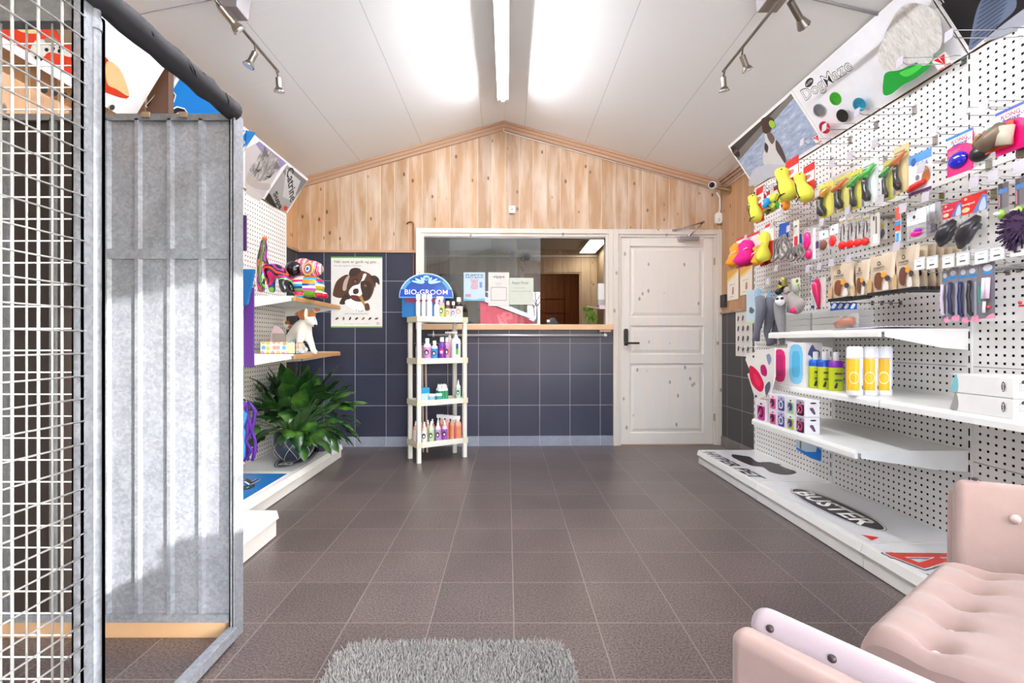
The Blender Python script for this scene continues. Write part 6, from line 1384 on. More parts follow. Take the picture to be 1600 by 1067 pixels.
for k, (x0, x1, hd) in enumerate(((1214, 1240, True), (1243, 1262, False))):
    Yl, Yr, zt, zb = rspec(x0, 352 if hd else 372, 408, x1, XP); w = Yl-Yr; M = frame((XP, Yl, zb), (0, -1, 0), (0, 0, 1)); h = zt-zb
    t = thing('dog_harness', ['grey dog harness hanging from a blue printed card', 'grey dog harness with dark loop behind the thin red pack'][k], 'dog harness', (XP, (Yl+Yr)/2, zb))
    if hd:
        b = B(); b.prism([(.1*w, .5*h), (.7*w, .5*h), (.75*w, .95*h), (.2*w, h)], M, .004, mat((20, 80, 170), .4)); b.w = .005; b.art([(.2*w, .52*h), (.68*w, .52*h), (.6*w, .66*h), (.25*w, .64*h)], M, mat((190, 214, 234), .4)); b.build('printed_card', t)
    else:
        b = B(); b.prism([(.3*w, .6*h), (.6*w, .6*h), (.5*w, 1.1*h), (.36*w, 1.1*h)], M, .004, mat((24, 80, 160), .4)); b.build('printed_card', t)
    b = B(); gs = mat((128, 122, 118), .75)
    for cx_, cy_, rx_, ry_, rt in ((.15, .3, .16, .36, -.7), (.5, .3, .3, .32, .1), (.75, .3, .2, .36, .5)):
        pts = [(p[0]*w, p[1]*h, .02+.01*math.sin(i)) for i, p in enumerate(ell(cx_, cy_, rx_, ry_, 18, rt))]; pts.append(pts[0]); b.tube(pts, .0075, gs, 6, M)
    b.build('strap_loops', t)
pack('dental_stick_pack', 'slim clear pack with a red printed strip beside the grey harness', 'pet treat', (1240, 346, 408, 1249), XP-.01, (226, 222, 208), [('r', .2, .03, .8, .6, (226, 50, 66)), ('r', .3, .1, .6, .3, (150, 30, 40)), ('e', .5, .85, .3, .03, (120, 120, 120))])
t, M, w, h, q = pack('brush_pack', 'clear pack with a hot pink oval brush and white spine card', 'pet brush', (1257, 358, 410, 1283), XP, CLR, [('r', .55, .02, .72, .92, (240, 236, 246)), ('r', .72, .3, .9, .5, (80, 40, 110))], [('pink_brush', [('B', .24, .62, .2, .26, .02, (236, 10, 130)), ('B', .34, .2, .18, .15, .02, (226, 20, 110))])], part='pouch')
for px, lab, g in (((1281, 362, 394, 1297), 'white headed pouch with a brown speckled toy', (130, 80, 60)), ((1296, 354, 388, 1311), 'white headed pouch with a red cube toy', (240, 30, 34))):
    pack('small_toy_pouch', lab, 'pet toy', px, XP, CLR, [('r', 0, .58, 1, 1, (244, 244, 246)), ('e', .45, .8, .06, .06, INK)], [('small_toy', [('B', .45, .28, .34, .25, .016, g)])], part='pouch')
rs = random.Random(4)
for k in range(4):
    x0 = 1311+k*12
    pack('feather_toy_pouch', 'clear pouch of cat toy with %s' % ['a black feather and bright red tip', 'grey feathers and a red bow', 'white feather with a red body', 'mottled grey feather and a red end'][k], 'cat toy', (x0, 342-k*1.5, 392-k*2, x0+13), XP+.01*k, CLR, [('r', .1, .9, .9, .99, (226, 224, 218)), ('s', [(.2, .3), (.5, .35), (.8, .55), (.6, .8), (.35, .7)], (66, 62, 66)), ('p', [(.3, .88), (.7, .92), (.5, .8)], (206, 170, 70)), ('s', [(.4, .3), (.6, .4), (.55, .8), (.42, .6)], (206, 200, 196))], [('red_body', [('B', .5, .14, .46, .13, .014, (238, 26, 24))])], part='pouch')
pack('tooth_brush_pack', 'long clear pack with a white tipped dark brush right of the red feather toys', 'pet brush', (1361, 336, 386, 1375), XP-.01, (214, 208, 196), [('r', .6, .25, .72, .9, (60, 50, 50)), ('r', .3, .08, .85, .36, (250, 250, 250)), ('e', .4, .86, .1, .08, (50, 40, 40))], corner=.15)
pack('yellow_toy_pouch', 'clear pouch with a grey and yellow fish toy', 'cat toy', (1376, 348, 376, 1386), XP+.02, (206, 206, 208), [('p', [(.1, .9), (.9, .9), (.5, .6)], (220, 190, 70)), ('s', [(.2, .1), (.8, .3), (.6, .6), (.2, .5)], (110, 110, 116))])
pack('paint_stick_pack', 'tall slim red and blue pack hanging below a grey tag', 'pet product', (1400, 322, 384, 1408), XP-.01, (206, 220, 232), [('r', 0, .62, 1, .95, (210, 90, 70)), ('r', 0, .5, 1, .6, (40, 150, 214)), ('r', 0, .36, 1, .5, (214, 70, 50)), ('r', .2, .05, .7, .3, (70, 160, 220))])
for k in range(4):
    x0 = 1418+k*9
    pack('clip_pouch', 'white headed pouch with %s clips left of the red header pouches' % ['pink and purple', 'dark grey', 'pale lilac', 'navy blue'][k], 'pet product', (x0, 333-k*3.5, 378-k*2, x0+(30 if k == 0 else 26)), XP+.03*k, CLR, [('r', 0, .52, 1, 1, (244, 245, 247)), ('e', .4, .78, .07, .06, INK), ('r', .2, .68, .7, .69, GREY)], [('clips', [('B', .5, .2, .3, .1, .012, [(236, 20, 150), (60, 50, 60), (190, 170, 214), (40, 36, 80)][k]), ('B', .6, .3, .2, .08, .012, [(160, 40, 190), (80, 70, 90), (200, 190, 220), (50, 40, 70)][k])])], part='pouch')
for px, c, nm in (((1474, 321, 388, 1504), (206, 16, 60), 'left'), ((1503, 309, 392, 1544), (214, 30, 22), 'right')):
    t, M, w, h, q = pack('mouse_toy_bag', 'clear bag with %s header and a large black furry mouse toy' % ('crimson' if nm == 'left' else 'orange red'), 'cat toy', px, XP-.005, CLR, [('r', 0, .66, 1, 1, c), ('p', [(.45, .66), (1, .66), (1, .92), (.85, .96)], (90, 120, 180)), ('s', [(.7, .68), (.95, .68), (.92, .88), (.8, .84)], (190, 206, 226)), ('e', .2, .74, .16, .045, (240, 200, 150)), ('t', 'Speelgoed', .3, .84, .5, .05, (250, 240, 236)), ('e', .2, .94, .06, .025, (250, 200, 180))], [('furry_mouse', [('T', [(.12, .04, .02), (.35, .2, .03), (.6, .36, .035), (.85, .56, .02)], [.008, .028, .030, .010], (40, 38, 42)), ('T', [(.5, .1, .03), (.8, .3, .035), (.95, .4, .02)], [.008, .012, .006], (70, 68, 74))])], part='bag')
for px, nm in (((1561, 288, 344, 1577), 'left'), ((1588, 280, 340, 1604), 'right')):
    pack('ball_launcher_pack', 'narrow dark printed pack with a lime green ring, %s' % ('left of the mop toy' if nm == 'left' else 'above the mop toy'), 'pet product', px, XP, (150, 146, 146), [('r', 0, .3, .45, 1, (90, 84, 88)), ('r', .5, .3, 1, 1, (120, 112, 116)), ('e', .3, .78, .25, .07, (70, 130, 200)), ('e', .75, .78, .2, .07, (70, 130, 200)), ('r', .1, .34, .2, .7, (226, 150, 160))], [('green_ring', [('B', .35, .14, .4, .13, .014, (170, 220, 70)), ('B', .35, .14, .2, .07, .03, (236, 240, 226))])])
mp = thing('mop_toy', 'dark purple shaggy mop dog toy at the right picture edge', 'dog toy', atX(1594, 350, XP))
b = B(); c = atX(1596, 356, XP-.02); mm = mat((66, 44, 76), .95); b.ball(c, (.04, .045, .055), mm, 14)
for k in range(260):
    a, e = rs.uniform(0, 6.28), rs.uniform(-1.5, 1.3); d = Vector((math.cos(a)*math.cos(e), math.sin(a)*math.cos(e), math.sin(e))); p = c+Vector((d.x*.04, d.y*.045, d.z*.055)); b.cyl(p-d*.006, p+d*.022+Vector((0, 0, -.008)), .0045, mm, r1=.0025, n=5)
b.build('shaggy_yarn', mp)
# --- treat bags ---
BG = NB('kraft_paper_bag'); n = BG.n('TexNoise', Vector=BG.tc, Scale=12., Detail=4.).outputs[0]; BG.set(Base__Color=BG.mix(n, (196, 176, 148), (220, 202, 176)), Roughness=.5); BG.bump(n, .5, .01); BGm = BG.m
def bagmesh(b, M, w, h, dp, m):
    NX, NY = 8, 12; vs = []
    for sgn in (1, -1):
        for j in range(NY+1):
            v = j/NY
            for i in range(NX+1):
                u = i/NX; d = dp*(math.sin(math.pi*u)**.6)*(math.sin(math.pi*min(1, .12+v*.88))**.5)*(1 if v < .97 else .2); x = u*w+.006*math.sin(v*9)*(u-.5); vs.append((x, v*h, sgn*d))
    n1 = (NX+1)*(NY+1); fs = []
    for j in range(NY):
        for i in range(NX):
            a = j*(NX+1)+i; q = (a, a+1, a+NX+2, a+NX+1); fs.append(q); fs.append(tuple(n1+k for k in q[::-1]))
    for j in range(NY): a = j*(NX+1); c = a+NX; fs.append((a, a+NX+1, n1+a+NX+1, n1+a)); fs.append((c+NX+1, c, n1+c, n1+c+NX+1))
    b.add(vs, fs, m, True, M)
    b.add([vs[i] for i in range(NX+1)]+[vs[n1+i] for i in range(NX+1)], [tuple(range(NX+1))+tuple(range(2*NX+1, NX, -1))], m, False, M)
def treat_bag(label, px, X, treat, full=True, parent_only=None):
    Yl, Yr, zt, zb = rspec(*px, X); w, h = Yl-Yr, zt-zb; t = thing('treat_bag', label, 'treat bag', (X, (Yl+Yr)/2, zb)); M = frame((X, Yl, zb), (0, -1, 0), (0, 0, 1))
    b = B(); bagmesh(b, M, w, h, .016, BGm); b.build('pouch', t); peg((Yl+Yr)/2, zt-.012, X)
    b = B(); b.box((0, -.002, -.015), (w, .065*h, .0165), mat((26, 24, 24), .5), M); b.build('black_base', t)
    b = B(); b.w = .0172
    draw(b, M, w, h, [('e', .5, .76, .07, .055, (60, 54, 46)), ('e', .5, .76, .04, .03, (206, 188, 160)), ('t', 'ozami', .5, .66, .42, .055, (70, 62, 52)), ('r', .28, .59, .7, .602, (120, 108, 92)), ('r', .36, .95, .6, .965, (50, 44, 40)),
      ('s', [(.34, .2), (.55, .12), (.62, .3), (.68, .45), (.5, .54), (.34, .46)], treat), ('e', .7, .46, .1, .07, (244, 160, 50)), ('e', .86, .36, .1, .07, (66, 60, 66)), ('s', [(.05, .1), (.2, .1), (.22, .3), (.16, .42), (.08, .36)], (206, 170, 116)), ('s', [(.68, .1), (.9, .1), (.86, .28), (.74, .26)], (226, 220, 212)), ('r', .1, .0, .9, .0, (90, 90, 90))])
    b.build('bag_print', t)
    return t
tb_ = [((1298, 415, 471, 1334), (130, 70, 40), 'with round brown biscuits, first at the left'), ((1337, 409, 467, 1359), (120, 76, 56), 'narrowest one, second from the left'), ((1360, 401, 462, 1399), (110, 66, 44), 'with a long brown biscuit print, third from the left'), ((1400, 389, 457, 1436), (100, 60, 50), 'with dark reddish biscuit, in front of the price cards')]
tbs = [treat_bag('beige treat bag %s' % nm, px, 1.80, c) for px, c, nm in tb_]
def copies(root, dxs, label, group):
    for dx in dxs:
        l = root.location.copy(); l.x += dx; l.z += .002; dup(root, l, label=label, group=group)
copies(tbs[3], (.036, .072, .108, .144, .18), 'beige treat bag queued on the hook behind the front bag under the white price cards', 'treat bags queued on the right hook')
copies(tbs[0], (.036, .072), 'beige treat bag queued behind the leftmost treat bag', 'treat bags queued on the left hook'); copies(tbs[2], (.036,), 'beige treat bag tucked directly behind the third treat bag', 'single bag behind the third')
# --- collar packs ---
cols = [((210, 196, 214), 'white patterned', 'first at the left'), ((40, 44, 84), 'navy and pastel', 'second from the left'), ((34, 40, 90), 'dark navy', 'third from the left'), ((30, 28, 34), 'black speckled', 'fourth from the left')]
for k, (x0, x1, y0, y1) in enumerate(((1473, 1483, 424, 501), (1483, 1499, 420, 499), (1500, 1513, 418, 502), (1513, 1529, 416, 500))):
    c, nm, wh = cols[k]
    pack('collar_pack', 'narrow clear pack with a %s cat collar, %s' % (nm, wh), 'cat collar', (x0, y0, y1, x1), XP-.005*k, (132, 130, 136), [('e', .5, .82, .46, .03, (40, 130, 200)), ('e', .5, .9, .3, .05, (206, 206, 210)), ('e', .85, 0.02, .5, .06, (246, 150, 186)), ('r', .7, .05, .92, .7, (170, 170, 190))], [('collar', [('T', [(.35, .72, .01), (.45, .6, .014), (.3, .45, .014), (.42, .3, .014), (.32, .14, .01), (.6, .1, .01)], .0065, c)])])
pack('collar_pack', 'widest pack holding white and pink collars with red beads', 'cat collar', (1530, 412, 498, 1555), XP-.02, (120, 116, 122), [('e', .6, .82, .34, .03, (50, 140, 206)), ('e', .6, .9, .3, .06, (214, 214, 220)), ('s', [(.5, 0), (1, 0), (1, .08), (.7, .06)], (246, 150, 180)), ('r', .02, .3, .16, .6, (30, 170, 140))], [('collar', [('T', [(.5, .72, .01), (.5, .35, .014)], .008, (236, 226, 236)), ('T', [(.72, .72, .01), (.7, .35, .014)], .008, (226, 200, 226)), ('B', .45, .2, .1, .03, .012, (170, 20, 90)), ('B', .7, .2, .1, .03, .012, (214, 50, 50)), ('T', [(.5, .3, .01), (.52, .1, .014)], .005, (226, 226, 230))])])
pack('collar_pack', 'small pack with a red bead at the right picture edge', 'cat collar', (1592, 470, 502, 1606), XP, (206, 200, 200), [('r', .1, .7, .9, .8, (206, 40, 50))], [('bead', [('B', .3, .9, .2, .08, .01, (220, 40, 40))])])
# --- plush row, socks, lower packs ---
t, M, w, h, q = pack('brush_pack', 'white card with a hot pink hourglass brush left of the treat bags', 'pet brush', (1268, 436, 482, 1291), 1.82, (222, 214, 206), [('r', .0, .9, .5, .96, (40, 130, 190)), ('r', 0, 0, .25, .1, (20, 60, 120)), ('e', .2, .4, .15, .3, (190, 186, 186))], [('pink_brush', [('T', [(.55, .95, .015), (.55, .75, .02), (.58, .5, .02), (.62, .2, .014), (.6, -.05, .008)], [.01, .024, .02, .012, .006], (206, 10, 90))])])
sk = fabric('grey_knit', (92, 94, 108), (126, 128, 142), 80.)
t, M, w, h, q = pack('sock_box', 'light blue printed card behind the hanging grey knitted toys', 'pack', (1167, 455, 506, 1192), 1.86, (190, 216, 230), [('r', 0, 0, 1, .06, (214, 220, 120)), ('s', [(.25, .5), (.5, .4), (.4, .3), (.2, .35)], (90, 90, 96)), ('r', .5, .8, .9, .98, (150, 196, 226))])
for k, (xa, ya, yb) in enumerate(((1186, 464, 532), (1201, 466, 538), (1213, 470, 536))):
    XK = 1.74+.065*k; P = [atX(xa, ya, XK), atX(xa+3, ya+18, XK), atX(xa+1, ya+34, XK), atX(xa-3, ya+52, XK), atX(xa-5 if k != 1 else xa+4, yb, XK)]
    t = thing('knitted_toy', ['front grey cable knit leg shaped toy', 'middle grey cable knit toy with dangling foot', 'darker grey knit toy behind the other two'][k]+' hanging at the corner of the pegboard', 'dog toy', P[0])
    b = B(); b.tube(P, [.03, .034, .03, .022, .026], sk, 12); b.build('knit_body', t)
    b = B(); b.box((P[0].x, P[0].y-.02, P[0].z), (P[0].x+.002, P[0].y+.02, P[0].z+.05), mat((120, 180, 220), .4)); b.build('header_card', t)
fur = fabric('grey_plush', (110, 108, 112), (150, 148, 150), 30.); fur2 = fabric('light_grey_plush', (150, 142, 138), (182, 174, 168), 30.)
t = thing('plush_raccoon', 'grey plush raccoon toy with white face and black eye patches', 'plush toy', atX(1218, 485, 1.76)); g = lambda x, y, o=0: atX(x, y, 1.70+o)
skin('body', {'h': (g(1219, 467), .045), 'n': (g(1218, 480), .035), 'b': (g(1219, 495), .035), 'l': (g(1222, 520), .018), 'f': (g(1222, 540), .016)}, [('h', 'n'), ('n', 'b'), ('b', 'l'), ('l', 'f')], fur, t)
b = B(); b.ball(g(1219, 470, -.026), (.028, .028, .032), mat((240, 240, 240), .8), 14); b.build('white_face', t); b = B(); b.ball(g(1222, 466, -.048), (.01, .012, .009), BLACK, 10); b.ball(g(1215, 467, -.046), (.01, .011, .009), BLACK, 10); b.build('eye_patch', t, label='black eye patch'); b = B(); b.ball(g(1216, 456), (.02, .02, .02), BLACK, 10); b.build('ear', t)
t = thing('plush_koala', 'light grey plush koala toy with a pink nose sitting above the clear boxes', 'plush toy', atX(1240, 480, 1.74)); g = lambda x, y, o=0: atX(x, y, 1.76+o)
skin('body', {'h': (g(1236, 458), .045), 'n': (g(1240, 468), .035), 'b': (g(1244, 478), .05), 'a': (g(1254, 474, -.02), .02), 'c': (g(1233, 484), .026), 'd': (g(1252, 486), .026)}, [('h', 'n'), ('n', 'b'), ('b', 'a'), ('b', 'c'), ('b', 'd')], fur2, t)
b = B(); b.ball(g(1230, 454), (.02, .026, .026), fur2, 12); b.ball(g(1244, 452), (.02, .024, .024), fur2, 12); b.build('ear', t); b = B(); b.ball(g(1240, 485, -.03), (.02, .022, .02), PINK, 12); b.build('pink_foot', t); b = B(); b.ball(g(1232, 456, -.045), (.005, .005, .005), BLACK, 8); b.build('eye', t)
pack('green_toy_card', 'green and white card with an apple green toy behind the koala', 'dog toy', (1236, 436, 470, 1251), 1.84, (226, 228, 206), [('s', [(.1, .3), (.6, .1), (.95, .3), (.9, .7), (.5, .6)], (120, 220, 60)), ('e', .7, .85, .14, .08, (120, 100, 40))], corner=.2)
b = B(); b.ball(atX(1223, 445, 1.79), (.03, .035, .05), cm2, 14); b.build('patterned_toy', loc=atX(1223, 445, 1.79), **T('small olive patterned toy above the plush raccoon', 'dog toy'))
for k in range(4):
    x0 = 1299+k*10; pack('blue_sachet', 'dark blue sachet in the row of four below the treat bags', 'sachet', (x0, 474, 488, x0+10), 1.84-.01*k, (24, 80, 170), [('s', [(.1, .5), (.5, .4), (.9, .8), (.5, .95)], (220, 228, 236))], group='blue sachets')
# --- things on the upper shelf (z 1.068) ---
for k in range(3):
    for j in range(2):
        y1 = 3.10-.3*j; z = 1.0685+.036*k
        t = thing('clear_box', 'long clear box of silvery sticks stacked on the upper right shelf', 'box', (1.78, y1-.14, z), 'clear stick boxes'); b = B()
        b.box((1.72, y1-.28, z), (1.86, y1, z+.034), mat((206, 206, 202), .1, alpha=.5, var=0)); b.build('clear_shell', t)
        b = B(); 
        for i in range(3): b.cyl((1.75+.035*i, y1-.26, z+.017), (1.75+.035*i, y1-.02, z+.017), .012, mat((150, 146, 140), .25, .5), n=8)
        b.build('contents', t)
t, M, w, h, q = pack('chew_toy_pack', 'clear pack with a brown chew figure and white puppy picture on the upper shelf', 'dog chew', (1300, 492, 512, 1342), 1.74, CLR, [('s', [(.02, .5), (.15, .95), (.4, .95), (.45, .6), (.25, .4)], (236, 226, 220)), ('s', [(.05, .8), (.15, 1.0), (.38, .9), (.2, .7)], (150, 80, 60))], [('brown_chew', [('T', [(.3, .2, .012), (.6, .35, .016), (.9, .45, .014)], [.02, .024, .018], (176, 116, 96))])], part='pouch')
for k, (y0, y1, c) in enumerate(((2.62, 2.98, (230, 228, 218)), (2.36, 2.66, (226, 226, 240)), (2.23, 2.5, (206, 190, 214)))):
    b = B(); z = 1.0685+.0045*k; b.box((1.70+.02*k, y0, z), (1.92, y1, z+.004), mat(c, .3)); b.build('flat_bag', loc=(1.8, y0, z), bev=.001, **T(['cream flat plastic sleeve lying at the back of the upper right shelf', 'white flat plastic sleeve lying in the middle of the upper right shelf', 'lilac flat plastic sleeve lying at the near end of the upper right shelf'][k], 'plastic sleeve'))
# --- things on the middle shelf (z .755) ---
def box_r(name, label, X0, X1, y0, y1, z0, z1, base, fspec=(), espec=(), cat='box', group=None):
    t = thing(name, label, cat, ((X0+X1)/2, (y0+y1)/2, z0), group); b = B(); b.box((X0, y0, z0), (X1, y1, z1), mat(base, .4)); cb = b.build('carton', t, bev=.0012)
    M = frame((X0-.0002, y1, z0), (0, -1, 0), (0, 0, 1)); w, h = y1-y0, z1-z0; b = B(); draw(b, M, w, h, fspec)
    M = frame((X0, y0-.0002, z0), (1, 0, 0), (0, 0, 1)); b.w = 0; draw(b, M, X1-X0, h, espec); b.build('carton_print', t); return t
MG = (214, 10, 110); SK = (90, 190, 230)
def ov(c, d, cx=.5): return [('p', [(cx-.38, .25), (cx-.3, .1), (cx-.12, .04), (cx+.12, .04), (cx+.3, .1), (cx+.38, .25), (cx+.38, .75), (cx+.3, .9), (cx+.12, .96), (cx-.12, .96), (cx-.3, .9), (cx-.38, .75)], c), ('p', [(cx-.22, .3), (cx-.15, .2), (cx+.15, .2), (cx+.22, .3), (cx+.22, .7), (cx+.15, .8), (cx-.15, .8), (cx-.22, .7)], d)]
box_r('lick_mat_box', 'white box with a hot pink oval lick mat on the middle right shelf', 1.665, 1.76, 2.95, 3.12, .7555, .972, (240, 238, 234), ov((230, 20, 120), (196, 20, 110)))
box_r('lick_mat_box', 'white box with a light blue oval lick mat on the middle right shelf', 1.66, 1.755, 2.765, 2.944, .7555, 1.005, (238, 236, 234), ov((130, 206, 240), (80, 184, 226)), [('s', [(.15, .75), (.4, .95), (.6, .85), (.85, .8), (.8, .65), (.5, .62), (.3, .7)], (80, 84, 140)), ('r', .2, .45, .7, .55, (190, 220, 236)), ('r', .3, .46, .6, .52, (150, 10, 90)), ('r', .2, .1, .8, .3, (226, 214, 220))])
t = thing('bowl_pack', 'white pack with a hot pink slow feeding bowl at the far shelf end', 'dog bowl', (1.60, 3.28, .6))
P = [(1167, 553), (1210, 543), (1210, 588), (1203, 616), (1181, 626), (1168, 584), (1173, 582), (1165, 562)]
M = frame((1.56, 3.3, .8), (0, -1, 0), (0, 0, 1)); b = B(); b.prism(uvs(M, P)[::-1], M, -.008, mat((232, 228, 220), .4)); b.w = .001
pp = uvs(M, P); b.art(pp[::-1] if False else pp, M, mat((234, 230, 222), .4)); b.art(smooth(uvs(M, [(1171, 574), (1176, 572), (1186, 582), (1194, 600), (1190, 612), (1180, 606), (1173, 594)])), M, mat((216, 10, 70), .35)); b.art(smooth(uvs(M, [(1189, 572), (1195, 570), (1199, 580), (1197, 588), (1190, 584)])), M, mat((190, 20, 110), .4))
b.art(smooth(uvs(M, [(1178, 584), (1183, 586), (1189, 598), (1186, 604), (1180, 596)])), M, mat((240, 40, 90), .35)); b.art(smooth(uvs(M, [(1198, 556), (1203, 553), (1206, 562), (1202, 570)])), M, mat((140, 150, 176), .5)); b.art(smooth(uvs(M, [(1196, 604), (1203, 596), (1204, 606), (1198, 618)])), M, mat((90, 96, 120), .5)); b.art(ell(*uv(M, 1178, 557), .012, .008), M, INK); b.art(ell(*uv(M, 1182, 619), .014, .008), M, INK)
b.build('carton', t); b = B(); b.tube([uv3 for uv3 in [(1.56, 3.32, .97), (1.8, 3.3, .985), (RXP, 3.3, .985)]], .003, CHROME, 5); b.build('hanging_wire', t)
def rbottle(label, X, Y, z, h, r, top, body):
    t = thing('spray_bottle', label, 'bottle', (X, Y, z)); M = Matrix.Translation((X, Y, z)); b = B(); b.lathe([(r*.92, 0), (r, .008), (r, h*.6)], mat(body, .35), 18, M=M, sy=.8); b.build('bottle_body', t)
    b = B(); b.lathe([(r, h*.6), (r, h*.72), (r*.8, h*.78)], mat(top, .3), 18, M=M, sy=.8); b.build('shoulder_band', t)
    b = B(); b.lathe([(r*.42, h*.78), (r*.4, h*.98), (r*.3, h)], mat((226, 226, 224), .15, alpha=.8, var=0), 14, M=M); b.build('clear_cap', t)
    Mf = frame((X-.3*r, Y-r*.83, z), (1, -.25, 0), (0, 0, 1)); b = B(); b.w = .001; b.art(rr(-.014, h*.42, .022, h*.47, .003), Mf, mat((90, 80, 60), .5)); b.art(rr(-.014, h*.25, .022, h*.3, .003), Mf, mat((60, 120, 60), .5)); b.art(smooth([(-.016, h*.08), (-.008, h*.2), (.0, h*.2), (-.004, h*.08)]), Mf, INK); b.build('label_print', t)
for k, (c, nm) in enumerate((((0, 90, 190), 'blue shouldered yellow green bottle nearest the lick mat boxes'), ((10, 80, 190), 'blue shouldered yellow green bottle in the middle of three'), ((130, 30, 170), 'purple shouldered yellow green bottle beside the spray cans'))): rbottle(nm, (1.70, 1.705, 1.712)[k], (2.735, 2.665, 2.585)[k], .7555, .2, .035, c, (196, 206, 30))
for k in range(3):
    X, Y, z, h, r = (1.662, 1.735, 1.803)[k], 2.375, .7555, .232, .034; t = thing('spray_can', 'white and yellow spray can, %s of the three' % ['nearest the shelf edge', 'middle one', 'nearest the pegboard'][k], 'spray can', (X, Y, z)); M = Matrix.Translation((X, Y, z))
    b = B(); b.lathe([(r*.94, 0), (r, .005), (r, h*.76)], mat((240, 240, 244), .25, coat=.3), 24, M=M); b.build('can_body', t)
    b = B(); b.lathe([(r*1.0, h*.765), (r*1.0, h*.96), (r*.85, h)], mat((236, 238, 242), .35), 24, M=M); b.build('cap', t)
    b = B(); vs = []; a0, a1 = math.radians(165), math.radians(270)
    for j, zz_ in enumerate((h*.1, h*.75)):
        for i in range(13): a = a0+(a1-a0)*i/12; vs.append(((r+.0006)*math.cos(a), (r+.0006)*math.sin(a), zz_))
    b.add(vs, [(i, i+1, 13+i+1, 13+i) for i in range(12)], mat((244, 190, 40), .3), True, M)
    vs = []
    for i in range(25):
        u, v = math.cos(i/24*2*math.pi), math.sin(i/24*2*math.pi)
        for q_r in (.95, 1.12): a = math.radians(232)+u*.55*q_r; vs.append(((r+.0012)*math.cos(a), (r+.0012)*math.sin(a), h*.36+v*.026*q_r))
    b.add(vs, [(2*i, 2*i+1, 2*i+3, 2*i+2) for i in range(24)], mat((252, 236, 190), .3), True, M)
    vs = [((r+.0008)*math.cos(a), (r+.0008)*math.sin(a), zz_) for zz_ in (h*.35, h*.55) for a in (math.radians(292), math.radians(300), math.radians(308))]; b.add(vs, [(0, 1, 4, 3), (1, 2, 5, 4)], mat((196, 200, 220), .4), False, M)
    vs = [((r+.0008)*math.cos(a), (r+.0008)*math.sin(a), zz_) for zz_ in (h*.13, h*.2) for a in (math.radians(290), math.radians(298), math.radians(306))]; b.add(vs, [(0, 1, 4, 3), (1, 2, 5, 4)], mat((80, 76, 90), .4), False, M); b.build('can_print', t)
for k in range(2):
    z0 = .7555+.068*k; X0, y0, y1 = 1.66, 1.628, 1.86; t = thing('dog_maze_box', ['lower long white box with oval logo and open grey end', 'upper long white box with oval logo and open teal end'][k], 'box', (1.76, 1.75, z0)); zt = z0+.066
    b = B(); b.box((X0, y0, z0), (1.92, y1-.03, zt), mat((240, 238, 234), .45)); b.build('carton', t, bev=.001)
    pts = [(0, 0), (.035, .004), (.012, .033), (.03, .066), (0, .066)]; b = B(); 
    for zf in (z0, zt-.002): b.hexa([(X0, y1-.03, zf), (1.92, y1-.03, zf), (1.90, y1+.03, zf), (X0+.02, y1+.03, zf), (X0, y1-.03, zf+.002), (1.92, y1-.03, zf+.002), (1.90, y1+.03, zf+.002), (X0+.02, y1+.03, zf+.002)], mat((226, 222, 214), .5))
    b.build('end_flap', t)
    b = B(); Mx = frame((X0-.0003, y1-.022, z0), (0, -1, 0), (0, 0, 1)); b.prism(smooth([(-.02, .003), (.006, .003), (.012, .03), (.006, .06), (-.0, .063), (-.012, .03)], 3), Mx, .0016, mat((130, 196, 204), .4) if k else mat((160, 158, 154), .5)); b.build('curved_end', t)
    b = B(); Mx = frame((X0-.0003, y1, z0), (0, -1, 0), (0, 0, 1)); b.art(ell(.20, .036, .007, .017), Mx, mat((60, 44, 60), .4)); b.text('BUSTER', Mx, .20, .036, .026, .006, PAPER, .02, math.pi/2); b.text('DogMaze', Mx, .21, .036, .028, .005, GREY, 0, math.pi/2)
    Mx = frame((X0, y0-.0003, z0), (1, 0, 0), (0, 0, 1)); b.w = 0; b.text('DogMaze', Mx, .11, .034, .18, .032, INK, .03); b.text('DogMaze', Mx, .11, .034, .178, .028, PAPER, .0); b.art(ell(.045, .054, .02, .008), Mx, INK); b.build('carton_print', t)
# --- lower shelf (z .525) ---
def sq_box(label, y0, y1, z0, z1, top, c, ring, base=(238, 234, 236)):
    return box_r('ball_box', label, 1.555, 1.632, y0, y1, z0, z1, base, [('p', [(.1, .1), (.25, .03), (.75, .03), (.9, .1), (.9, .7), (.1, .7)], c), ('p', [(.1, .7), (.9, .7), (.9, .88), (.8, .96), (.2, .96), (.1, .88)], top), ('e', .52, .8, .12, .04, INK), ('e', .48, .42, .27, .27, ring[0]), ('e', .48, .42, .16, .16, ring[1]), ('p', [(.15, .15), (.25, .15), (.45, .4), (.38, .42)], (210, 200, 210))], [('e', .55, .82, .22, .05, INK), ('r', 0, .62, 1, .625, (200, 196, 200)), ('s', [(.3, .5), (.5, .56), (.62, .4), (.7, .2), (.6, .15), (.45, .3)], (96, 70, 100))])
sq_box('larger white and pink ball box standing alone at the far end of the lower shelf', 2.985, 3.10, .5255, .655, (236, 226, 232), (206, 60, 160), ((60, 20, 50), (206, 30, 90)))
bc = [((244, 214, 230), (240, 80, 160), ((90, 20, 60), (40, 16, 40)), 'pink'), ((190, 180, 220), (80, 50, 160), ((226, 236, 240), (60, 100, 110)), 'purple'), ((226, 240, 226), (160, 220, 150), ((90, 70, 150), (60, 50, 90)), 'green'), ((170, 160, 176), (46, 34, 44), ((240, 50, 130), (70, 20, 50)), 'black')]
ys_ = [2.952, 2.862, 2.770, 2.678]
